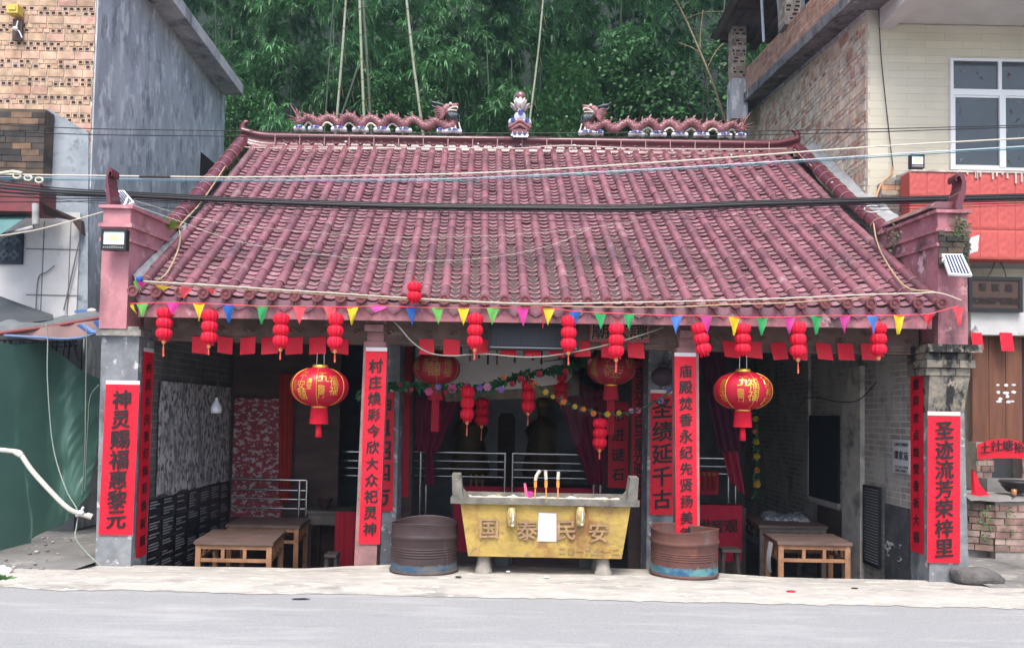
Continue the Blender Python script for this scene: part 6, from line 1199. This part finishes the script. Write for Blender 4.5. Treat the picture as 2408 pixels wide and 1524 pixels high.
o, c, N_ = solar('small solar panel lying behind the horn of the floodlight pier', [(247, 448), (292, 448), (316, 476), (276, 492)], (7.25, 7.25, 7.05, 7.05), (7, 3))
m = MB(); m.tube(poly([P(255, 478, 6.95), P(263, 487, 6.88), P(280, 488, 6.88), P(293, 482, 6.95), P(299, 466, 7.1)], 5), .012, 6); m.build('tie', [M('white_tie', (.6, .6, .62))], o)
m = MB(); m.grid(lambda a, b: V((P(2280, 560, 6.84).x + .09 * a - .02 * b, 6.84 - .02 * nz(a * 3, b * 3), P(2280, 560, 6.84).z - .15 * b + .03 * a)), 5, 5); tag(m.build('plastic_scrap', [WHITE]), 'white scrap of plastic caught on the edge of the mossy pier', 'plastic scrap')
m = MB(); rg_ = random.Random(4)
for k in range(160): p = P(398 + rg_.gauss(0, 8), 532 + rg_.gauss(0, 5), 7.6); leaf(m, p, V((rg_.uniform(-1, 1), rg_.uniform(-1, 0), rg_.uniform(.1, 1))), rg_.uniform(.03, .09), .006, V((0, -1, 0)))
tag(m.build('grass_tuft', [M('tuft_green', (.22, .32, .05), (.12, .22, .04), sc=5)]), 'yellow green tuft growing where the pink parapet meets the tiles', 'plant')
m = MB()
for cu, cv, n_ in ((2255, 540, 160), (2262, 620, 60), (2100, 560, 40), (2270, 580, 50)):
    for k in range(n_): p = P(cu + rg_.gauss(0, 9), cv + rg_.gauss(0, 14), 6.83); leaf(m, p, V((rg_.uniform(-1, 1), -.6, rg_.uniform(-1, .6))), rg_.uniform(.02, .05), .008, V((0, -1, 0)))
tag(m.build('wall_moss', [M('moss_green', (.09, .13, .05), (.06, .08, .035), sc=9)]), 'mossy weeds on the blackened patch of the solar panel pier', 'plant')
# wooden sign on the right
a, b = P(2279, 732, 8.42), P(2405, 652, 8.42); o = thing('wooden_sign', ((a.x + b.x) / 2, 8.45, a.z), 'dark framed brown wooden sign hung under the red parapet', 'sign')
m = MB(); m.box(a.x + .04, b.x - .04, 8.43, 8.46, a.z + .04, b.z - .04); m.build('board', [M('sign_brown', (.06, .032, .022), (.05, .027, .019), sc=4, rough=.45, st=(.4, 1, 3))], o)
m = MB(); m.box(a.x, b.x, 8.42, 8.47, a.z, a.z + .04); m.box(a.x, b.x, 8.42, 8.47, b.z - .04, b.z); m.box(a.x, a.x + .04, 8.42, 8.47, a.z + .04, b.z - .04); m.box(b.x - .04, b.x, 8.42, 8.47, a.z + .04, b.z - .04); m.build('frame', [M('sign_black', (.012, .012, .014), rough=.3)], o)
m = MB(); xc_, w_ = (a.x + b.x) / 2, b.x - a.x
for s, zf, sz, dx in (('谭家庙', .70, .085, .145), ('文物保护管理会', .32, .075, .077)):
    for k, ch in enumerate(s):
        for e_ in range(4): m.glyph(ch, V((xc_ + (k - (len(s) - 1) / 2) * dx, 8.4285 - .002 * e_, lerp(a.z, b.z, zf))), sz, bold=.03, shear=0)
m.build('carved_writing', [M('carved_char', (.022, .013, .011), rough=.4)], o)
m = MB()
for u0, v0, u1, v1 in ((2322, 652, 2340, 612), (2366, 652, 2350, 612)): m.tube([P(u0, v0, 8.45), P((u0 + u1) / 2 + 3, (v0 + v1) / 2, 8.46), P(u1, v1, 8.5)], .006, 5)
m.build('hanging_wire', [BLACK], o)
# brick altar with red banner
z_t = P(2330, 1166, 7.85).z; x0_ = P(2284, 1200, 7.85).x; o = thing('brick_altar', (x0_ + .6, 8.1, 0), 'weathered brick altar with cement top beside the solar panel pier', 'altar')
m = MB(); m.box(x0_ + .25, x0_ + 2, 7.86, 8.5, -.012, z_t - .06, 1); m.box(x0_, x0_ + .25, 8.0, 8.5, -.012, z_t - .06, 1)
xq = P(2340, 1200, 7.85).x; bricks(m, (xq, 7.86, 0), (1, 0, 0), (0, -1, 0), 1.2, lambda x: .0, lambda x: z_t - .06, [(.068, .21, .009, False)], .014, irregular=.15)
bricks(m, (x0_, 8.0, 0), V((.25, -.14, 0)).normalized(), V((-.14, -.25, 0)).normalized(), .287, lambda x: .0, lambda x: z_t - .06, [(.068, .15, .009, False)], .014, irregular=.2); m.build('brickwork', [BR5, MORTG], o)
m = MB(); m.grid(lambda a, b: V((lerp(x0_ - .02, x0_ + 2, a), lerp(7.82, 8.5, b) + .02 * nz(a * 9, 1), z_t + .01 * nz(a * 12, b * 4) - (.05 if b == 0 else 0))), 40, 6); m.box(x0_ + .0, x0_ + 2, 7.9, 8.5, z_t - .06, z_t - .02); m.build('cement_top', [SIDE], o)
m = MB()
for k in range(90): p = P(random.choice((2318, 2322, 2372, 2310)) + random.gauss(0, 9), random.choice((1215, 1230, 1258, 1200)) + random.gauss(0, 8), 7.8); leaf(m, p, V((random.uniform(-1, 1), -.5, random.uniform(-.8, .8))), .03, .009, V((0, -1, 0)))
m.build('weeds', [M('weed_green', (.06, .16, .04), (.04, .1, .03), sc=9)], o)
m = MB(); zz = P(2340, 1040, 8.55).z; bx0 = P(2289, 1100, 8.55).x; m.box(bx0, bx0 + .12, 8.5, 8.75, z_t, zz, 1); m.box(bx0 + .52, bx0 + .75, 8.5, 8.75, z_t, zz, 1); m.box(bx0 + .12, bx0 + .52, 8.68, 8.75, z_t, zz, 2)
bricks(m, (bx0, 8.5, 0), (1, 0, 0), (0, -1, 0), .19, lambda x: z_t, lambda x: zz, [(.068, .1, .009, False)], .014); bricks(m, (bx0 + .5, 8.5, 0), (1, 0, 0), (0, -1, 0), .3, lambda x: z_t, lambda x: zz, [(.068, .16, .009, False)], .014)
m.box(bx0 + .0, bx0 + .75, 8.3, 8.5, z_t, z_t + .14, 3); m.build('niche', [BR5, MORTG, M('niche_dark', (.04, .045, .05)), SIDE], o)  # niche back in a darker grey than its brick sides
o = thing('red_banner', P(2350, 1060, 8.25), 'curved red banner with dark characters above the brick altar', 'banner')
def ban(a, b): u = lerp(2297, 2430, a); v = lerp(1080 - 3 * math.sin(PI * a), 1045 - 14 * math.sin(PI * min(1, a * 1.1)), b); p = P(u + 2 * (1 - b), v, 8.28 - .05 * math.sin(PI * a)); return p
m = MB(); m.grid(ban, 18, 5); m.build('cloth', [RED], o)
m = MB()
for k, ch in enumerate('土社塘裕'): p = ban(.13 + .2 * k, .66); m.glyph(ch, p + V((0, -.012, 0)), .12, bold=.02, U=(0, 0, 1))
m.build('writing', [INK], o)
m = MB(); m.grid(lambda a, b: P(lerp(2284, 2300 + 30 * (1 - b) ** 2, a), lerp(1166, 1100 + 20 * a, b), 7.95 - .03 * math.sin(a * 4)), 8, 8); tag(m.build('red_cloth', [RED]), 'red cloth draped down the corner of the brick altar', 'cloth')
c = P(2392, 1160, 8.0); m = MB(); m.lathe([(.05, 0), (.1, .02), (.14, .07), (.15, .1), (.17, .11), (.165, .13), (.14, .12), (.0, .06)], (c.x, 8.0, z_t + .02), 20); tag(m.build('offering_bowl', [M('iron_black', (.02, .02, .022), rough=.5)]), 'black iron incense bowl on the brick altar', 'bowl')
c = P(2389, 1163, 7.9); m = MB(); m.lathe([(.022, 0), (.028, .06), (.026, .06), (.0, .01)], (c.x - .02, 7.9, z_t + .01), 12); tag(m.build('small_cup', [M('amber_glass', (.3, .13, .05), rough=.1)]), 'small amber glass cup in front of the black bowl', 'cup')
# boulder by the right pier
c = P(2298, 1352, 6.78); m = MB(); m.ell((0, 0, 0), .21, .14, .085, 22, 14)
for p in m.v: n_ = nz(p.x * 6 + 3, p.y * 6, p.z * 7); p *= 1 + .35 * n_; p.x = round(p.x / .035) * .035 * .35 + p.x * .65; p.z = max(-.05, p.z)
for k, p in enumerate(m.v): m.v[k] = p + V((c.x, 6.8, .02))
m.s = [False] * len(m.s); tag(m.build('boulder', [M('rock_grey', (.13, .125, .12), (.07, .068, .066), sc=7, rough=.95, bump=.8, dirt=((.24, .235, .23), .6, .7, 5))]), 'dark grey angular rock at the foot of the solar panel pier', 'rock')
# ---- left yard: tarpaulins, poles, pipe, hoses, rubble
TARP = M('green_tarp', (.1, .21, .175), (.075, .17, .14), sc=1.5, rough=.45, bump=.15, bsc=5, dirt=((.12, .26, .22), .58, .78, 3, (1.5, 1, .6)))
def tarp(a, b):
    # a across, b up
    u, Yc = (lerp(-70, 112, a / .62), lerp(6.9, 8.0, a / .62)) if a < .62 else (lerp(112, 234, (a - .62) / .38), lerp(8.0, 8.5, (a - .62) / .38))
    vt = 809 + 3 * math.sin(a * 20) if a < .62 else lerp(809, 892, ((a - .62) / .38) ** .8); vb = 1318 - .62 * u if u < 200 else 1194 - (u - 200)
    p = P(u, lerp(vb, vt, b), Yc); f = .12 * math.sin(a * 15 + 1.6 * b + 2 * nz(a * 3, b * 2)) * (.35 + .65 * (1 - b)) + .05 * nz(a * 7, b * 5) + .02 * nz(a * 22 - b * 14, b * 5) + .02 * math.sin((a * 9 + b * 5)) + (.25 * (1 - b) * (a - .62) if a > .62 else 0)
    return p + V((0, -f - .1 * math.sin(PI * b) * math.sin(PI * min(1, a / .62)), 0))
m = MB(); m.grid(tarp, 90, 60); tag(m.build('green_tarpaulin', [TARP]), 'large dull green tarpaulin hung as a screen beside the end pier', 'tarpaulin')
GT = M('grey_tarp', (.14, .16, .165), (.1, .115, .12), sc=2, rough=.5, bump=.3, bsc=6, dirt=((.26, .28, .28), .6, .75, 4))
DT = M('dark_tarp', (.05, .06, .068), (.035, .042, .05), sc=2, rough=.6)
m = MB(); m.prism([P(-30, 690, 8.35), P(40, 716, 8.35), P(122, 744, 8.3), P(122, 752, 8.0), P(-30, 770, 7.8)], (0, .02, .02)); tag(m.build('dark_awning', [DT]), 'dark sheet sloping down above the green tarpaulin', 'tarpaulin')
m = MB(); A = [P(-30, 785, 7.5), P(232, 748, 7.9), P(234, 738, 8.4), P(-30, 760, 8.2)]
m.grid(lambda a, b: A[0].lerp(A[1], a).lerp(A[3].lerp(A[2], a), b) + V((0, 0, .03 * nz(a * 8, b * 4) + .05 * math.sin(PI * b) * (.5 + .5 * math.sin(a * 9)) )), 40, 10); m.grid(lambda a, b: A[0].lerp(A[1], a) + V((0, -.01 - .03 * math.sin(a * 30) * (1 - b), -.05 * (1 - b))), 40, 3); tag(m.build('grey_tarpaulin', [GT]), 'grey tarpaulin roll lying along the red pole', 'tarpaulin')
m = MB(); m.tube([P(-30, 788, 7.42), P(120, 768, 7.6), P(236, 748, 7.75)], .022, 8); tag(m.build('red_pole', [M('rusty_red_paint', (.2, .045, .045), (.14, .035, .04), sc=8, rough=.6)]), 'thin dark red pole carrying the grey and blue tarpaulins', 'pole')
m = MB(); m.grid(lambda a, b: P(lerp(30, 236, a), lerp(792 + 8 * math.sin(PI * a) - 20 * max(0, a - .8) * 2, lerp(779, 752, a), b), 7.5 + .2 * a + .02 * math.sin(a * 12)), 24, 4, 0); m.build('x', [M('dusty_pink_sheet', (.33, .2, .19), (.2, .16, .15), sc=3, rough=.8)]).name = 'pink_sheet'
tag(bpy.data.objects['pink_sheet'], 'faded pinkish sheet hanging below the red pole', 'sheet')
m = MB(); BL = M('blue_tarp', (.06, .16, .42), (.05, .13, .36), sc=3, rough=.5); m.grid(lambda a, b: P(lerp(178, 236, a) + 6 * (1 - b), lerp(788 - 10 * a, lerp(766, 752, a), b), 7.66 + .02 * math.sin(a * 9 + b * 3)), 12, 6); tag(m.build('blue_tarpaulin', [BL]), 'bright blue tarpaulin corner beside the pier cap', 'tarpaulin'); m = MB(); m.tube(poly([P(10, 789, 7.45), P(80, 793, 7.5), P(150, 797, 7.6), P(200, 792, 7.64), P(236, 778, 7.68)], 5), .012, 6); tag(m.build('blue_edging', [M('dull_blue', (.13, .22, .4), (.1, .17, .33), sc=5)]), 'dull blue rolled edge hanging under the pinkish sheet', 'tarpaulin edge'); m = MB(); m.grid(lambda a, b: P(lerp(175, 222, a), lerp(736, 728 + 6 * abs(a - .4), b), 8.5), 8, 3); tag(m.build('blue_tarpaulin', [BL]), 'small blue tarpaulin fold below the grey wall and white bundle', 'tarpaulin')
m = MB(); m.ell(P(216, 731, 8.2), .05, .03, .028); tag(m.build('cloth_bundle', [M('pale_pink_cloth', (.6, .5, .5))]), 'small white bundle on top of the blue tarpaulin', 'bundle')
m = MB()   # dim clutter above the green screen; dark panel behind paints the recess shade
for k in range(14): u = 5 + k * 13; m.tube([P(u + random.uniform(-6, 6), 800, 8.4), P(u + random.uniform(-10, 10), 850, 8.35)], .012, 5, k % 2)
for k in range(3): m.tube([P(-20, 800 + 12 * k, 8.38), P(180, 795 + 9 * k, 8.4)], .015, 5)
m.box(P(-40, 800, 8.5).x, P(192, 800, 8.5).x, 8.5, 8.53, -.01, P(0, 792, 8.5).z, 1); tag(m.build('shed_frame', [BLACK, M('recess_shade', (.06, .065, .075))]), 'dark tangle of sticks before a shade-dark panel above the green tarpaulin', 'frame')
PIPE = M('pvc_white', (.6, .57, .5), (.5, .47, .41), sc=4, rough=.4)
m = MB(); m.tube(poly([P(-20, 1056, 6.75), P(38, 1062, 6.8), P(50, 1070, 6.8), P(80, 1112, 6.8), P(150, 1186, 6.85), P(185, 1207, 6.9), P(214, 1214, 6.95)], 8), .021, 10); m.tube([P(36, 1062, 6.8), P(52, 1071, 6.8)], .027, 10); m.tube([P(203, 1211, 6.93), P(216, 1215, 6.95)], .027, 10); tag(m.build('white_pipe', [PIPE]), 'white plastic pipe bending down across the green tarpaulin', 'pipe')
HOSE = M('grey_hose', (.2, .24, .21), rough=.5)
for pts, lb, r in (([(96, 770, 7.35), (108, 765, 7.35), (112, 800, 7.35), (112, 900, 7.3), (125, 1050, 7.25), (155, 1150, 7.1), (182, 1200, 6.95), (180, 1235, 6.9), (178, 1265, 6.82), (205, 1300, 6.6), (236, 1330, 6.55)], 'long pale green lead hanging over the green tarpaulin to the ground', .006), ([(198, 758, 7.5), (204, 790, 7.5), (202, 900, 7.6), (200, 1060, 7.7), (193, 1163, 7.8)], 'straight grey lead hanging at the dark end of the green tarpaulin', .007), ([(232, 905, 7.2), (212, 935, 7.3), (207, 1000, 7.4), (203, 1070, 7.5), (200, 1155, 7.6)], 'curved thin lead beside the end pier', .005)):
    m = MB(); m.tube(poly([P(*p) for p in pts], 6), r, 6); tag(m.build('hose', [HOSE]), lb, 'cable', 'leads hanging at the tarpaulin yard')
m = MB(); c = P(190, 1205, 6.9); m.ell(c, .03, .025, .025); m.tube([c, c + V((.02, 0, .05))], .012, 6); m.tube([c, c + V((-.04, 0, -.03))], .014, 6); tag(m.build('pipe_tap', [WHITE]), 'small white tap at the end of the pipe', 'tap')
m = MB(); rr_ = random.Random(12)
for k in range(34):
    u, v = rr_.uniform(-20, 170), rr_.uniform(1225, 1335); Yg = CAMZ * F / (v - .0188 * (u - 1204) - 975) if v - .0188 * (u - 1204) - 975 > 150 else 8; p = P(u, v, min(Yg, 8)); s_ = rr_.uniform(.006, .022); m.ell((p.x, p.y, max(-.005, p.z * 0)), s_ * 1.4, s_, s_ * .7, 6, 4, rr_.randrange(2))
tag(m.build('rubble', [SIDE, M('pale_chip', (.36, .35, .33))], kind='stuff'), 'small stone chips scattered under the green tarpaulin', 'rubble')
for u, v, s_, lb in ((2, 1312, .055, 'white crumpled plastic bag beside the stone chips'), (-4, 1336, .05, 'lower white plastic bag beside the little green weed')):
    m = MB(); c = P(u, v, 6.2); c.z = .03; m.ell((0, 0, 0), s_ * 1.5, s_, s_ * .9, 14, 10)
    for k, p in enumerate(m.v): m.v[k] = c + p * (1 + .5 * nz(p.x * 30, p.y * 30, p.z * 30))
    tag(m.build('plastic_bag', [WHITE]), lb, 'plastic bag', 'white bags on the tarpaulin yard')
m = MB()
for k in range(60): p = P(6 + rr_.gauss(0, 7), 1350, 6.0); p.z = 0; leaf(m, p, V((rr_.uniform(-1, 1), rr_.uniform(-1, 1), rr_.uniform(.3, 1))), rr_.uniform(.04, .09), .012, V((0, 1, 0)))
tag(m.build('weed', [M('weed_green', (.06, .16, .04))]), 'little green weed at the roadside by the white bags', 'plant')
# little litter on the apron and road
m = MB(); p = P(705, 1416, 5.6); m.prism([V((p.x - .06, 5.6, .002)), V((p.x + .07, 5.615, .002)), V((p.x + .02, 5.64, .002)), V((p.x - .05, 5.62, .002))], (0, 0, .004)); tag(m.build('litter', [M('litter_dark', (.03, .025, .05))]), 'dark flat scrap lying on the grey road', 'litter')
lit = ['small white paper scrap under the burner', 'white scrap beside the burner leg', 'dark shred beside the dark brown drum', 'reddish paper shred on the bare concrete apron', 'grey shred on the apron before the framed table']
for (u, v, Y, c_, s_), lb in zip(((1285, 1340, 6.4, WHITE, .03), (1195, 1332, 6.6, WHITE, .02), (1078, 1352, 6.35, BLACK, .03), (1860, 1394, 6.05, RED2, .04), (2010, 1380, 6.2, BLACK, .03)), lit):
    p = P(u, v, Y); m = MB(); m.ell((p.x, p.y, AZ + .006), s_, s_ * .5, .008, 8, 4); tag(m.build('paper_scrap', [c_]), lb, 'litter', 'scraps on the apron')

# ================================================================== cables
def cable(label, pts, r, mat, Y=7.3, name='overhead_cable', grp='cables strung across the front'):
    q = poly([P(p[0], p[1], p[2] if len(p) > 2 else Y) for p in pts], 10); m = MB(); m.tube(q, r, 6); tag(m.build(name, [mat]), label, 'cable', grp)
CW = M('cream_cable', (.6, .56, .46), rough=.5); CB = M('white_blue_cable', (.5, .62, .7), rough=.45); CT = M('teal_cable', (.05, .2, .26), rough=.45); CK = M('black_cable', (.012, .012, .015), rough=.45)
cable('upper of two thin dark wires crossing at ridge height', [(-30, 292), (205, 303), (520, 308), (900, 313), (1300, 314), (1642, 310), (2050, 304), (2440, 294)], .005, CK, 7.9)
cable('lower of two thin dark wires crossing at ridge height', [(-30, 307), (205, 317), (520, 321), (900, 325), (1300, 325), (1642, 321), (2050, 311), (2440, 298)], .005, CK, 7.92)
cable('cream cable crossing above the upper roof', [(-30, 410), (330, 415), (600, 417), (1000, 411), (1200, 404), (1400, 392), (1700, 372), (2050, 346), (2440, 324)], .007, CW, 7.3)
cable('white blue cable just below the cream one', [(-30, 416), (330, 421), (600, 423), (1000, 422), (1200, 415), (1500, 400), (1800, 382), (2100, 363), (2440, 343)], .0055, CB, 7.32)
cable('teal cable running tight under the white blue one', [(-30, 421), (400, 426), (1000, 427), (1200, 420), (1500, 404.5), (1800, 387), (2100, 368), (2440, 348)], .0045, CT, 7.35)
cable('black sleeve splice on the cream cable in front of the grey wall', [(328, 416), (400, 417)], .012, CK, 7.29)
lbs = ['thickest black cable of the bundle crossing the roof', 'black bundle cable hugging the thickest one from above', 'black bundle cable hugging the thickest one from below', 'black bundle cable that drops lower over the green tarpaulin', 'thin black wire fanning out lowest over the tarpaulin yard', 'thin black wire sagging under the bundle at the roof centre', 'topmost black bundle cable, starting highest above the green tarpaulin']
for k, (a, b, mid_, r_, rr2) in enumerate(((441, 461, 489, 466, .013), (434, 456, 485, 461, .009), (452, 464, 493, 470, .009), (463, 469, 497, 474, .006), (478, 473, 503, 479, .0045), (446, 484, 518, 484, .003), (427, 452, 481, 458, .006))):
    cable(lbs[k], [(-30, a - 2), (130, lerp(a, b, .6)), (300, b), (600, lerp(b, mid_, .5)), (900, lerp(b, mid_, .85)), (1200, mid_), (1500, mid_ + 1), (1800, lerp(mid_, r_, .4)), (2050, lerp(mid_, r_, .68)), (2440, r_ - 2)], rr2, CK, 7.25 + .02 * k)
cable('thin white string from the green awning to the pier top', [(-20, 557), (90, 540), (245, 498, 6.9)], .005, CW, 6.8)
cable('thin white string drooping across the roof tiles', [(300, 478, 6.95), (420, 520, 6.9), (560, 568), (760, 600), (960, 613), (1150, 606), (1300, 575), (1390, 536)], .0016, CW, 6.75)
cable('second faint string above the drooping one', [(310, 470, 7), (500, 520), (800, 552), (1050, 558), (1300, 545), (1500, 520)], .0012, CW, 6.7)
cable('cream cord sagging along the eave from the blue flag knot', [(328, 661), (500, 671), (700, 684), (900, 697), (1050, 706), (1204, 713), (1300, 714), (1500, 711), (1800, 703), (2040, 693), (2150, 690), (2208, 689), (2260, 706)], .005, CW, 6.69, 'eave_cord', 'cords along the eave')
cable('tan cord sagging lower along the eave', [(330, 664), (600, 682), (900, 702), (1050, 709), (1204, 716), (1400, 722), (1580, 722), (1700, 717), (1850, 712), (2000, 702), (2060, 695)], .0055, M('tan_cord', (.42, .32, .2), rough=.6), 6.7, 'eave_cord', 'cords along the eave')
TAN = M('tan_lead', (.36, .27, .17), rough=.6)
def roofpt(u, v, lift=.1):
    Y = 8.5
    for _ in range(40):
        p = P(u, v, Y); d = p.z - (zroof(p.x, Y) + lift); Y += d / .95
        Y = min(max(Y, 6.7), 10.25)
    return (u, v, Y)
cable('tan lead lying on the roof edge by the grey house', [roofpt(*p) for p in ((556, 347), (540, 375), (505, 430), (470, 480), (440, 512), (422, 535))] + [roofpt(*p) for p in ((424, 560), (418, 590), (400, 630), (385, 650), (368, 659))], .008, TAN, name='roof_lead', grp='leads lying on the roof')
cable('tan lead lying on the roof edge by the cream house', [roofpt(*p) for p in ((1868, 352), (1925, 405), (2000, 455), (2046, 502), (2060, 560), (2075, 600), (2110, 655), (2140, 680), (2185, 685), (2205, 690))], .008, TAN, name='roof_lead', grp='leads lying on the roof')
cable('pale lead strung just under the ridge', [(545, 340, 10.1), (600, 348, 10.1), (800, 352, 10.12), (1000, 347, 10.12), (1200, 350, 10.12), (1330, 343, 10.1), (1500, 350, 10.1), (1700, 352, 10.1), (1850, 350, 10.1)], .008, M('pale_lead', (.55, .47, .42), rough=.6), name='roof_lead', grp='leads lying on the roof')
cable('loose grey hose looping under the eave across the middle bay', [(903, 735, 6.9), (935, 765), (970, 805), (1010, 830), (1060, 837), (1105, 834), (1150, 833), (1200, 838), (1250, 840), (1300, 836), (1390, 820), (1480, 797), (1560, 770, 6.95)], .0065, M('loose_hose', (.22, .21, .18), rough=.6), 6.85, 'loose_hose')
cable('black wire looping on the pale brick inner wall', [(1820, 950, 8.3), (1870, 960, 8.4), (1905, 935, 8.2), (1975, 945, 8.0), (2020, 940, 7.9), (2060, 900, 7.7)], .006, CK, 8.2, 'wall_wire')
m = MB()
for k in range(3):
    q = [P(40 + 26 * k + 9 * math.cos(t_), 414 + 5 * k + 6 * math.sin(t_), 6.2) for t_ in [j * .55 for j in range(13)]]; m.tube(q, .008, 5)
m.tube([P(-10, 410, 6.2), P(30, 404, 6.2), P(52, 408, 6.2)], .014, 6); tag(m.build('cable_clamp', [M('pale_clamp', (.55, .52, .4))]), 'pale loops and clamp on the cables above the sooty brick wall', 'clamp')
m = MB(); q = [P(2052 + 20 * math.cos(t_), 492 + 8 * math.sin(t_), 7.6) for t_ in [j * .5 for j in range(14)]]; m.tube(q, .008, 5); a = P(2070, 480, 7.6); m.box(a.x - .03, a.x + .03, 7.58, 7.62, a.z - .02, a.z + .02); tag(m.build('lead_joint', [WHITE]), 'white connector and wire coil where leads meet on the roof edge by the cream house', 'connector')
# ================================================================== haze volume added to lift the dark tones
m = MB(); m.box(-90, 90, -65, 95, -1.6, 34)
hm = bpy.data.materials.new('haze'); hm.use_nodes = True; hn = hm.node_tree; hn.nodes.remove(hn.nodes['Principled BSDF'])
pv = hn.nodes.new('ShaderNodeVolumePrincipled'); pv.inputs['Color'].default_value = (.62, .8, 1, 1); pv.inputs['Density'].default_value = .0012; pv.inputs['Anisotropy'].default_value = .2
hn.links.new(pv.outputs[0], hn.nodes['Material Output'].inputs['Volume'])
m.build('haze', [hm], kind='stuff')

# faint incense smoke drifting inside the doorway
sm_ = bpy.data.materials.new('smoke'); sm_.use_nodes = True; sn = sm_.node_tree; sn.nodes.remove(sn.nodes['Principled BSDF'])
sv = sn.nodes.new('ShaderNodeVolumePrincipled'); sv.inputs['Color'].default_value = (.75, .86, 1, 1); sv.inputs['Density'].default_value = .3
sn.links.new(sv.outputs[0], sn.nodes['Material Output'].inputs['Volume'])
m = MB(); q = poly([P(1330, 1120, 8.0), P(1322, 1060, 8.1), P(1345, 990, 8.2), P(1352, 930, 8.3), P(1380, 880, 8.4)], 6); m.tube(q, [lerp(.05, .28, i / (len(q) - 1)) * (1 + .25 * math.sin(i * .9)) for i in range(len(q))], 14)
m.build('incense_smoke', [sm_], kind='stuff')
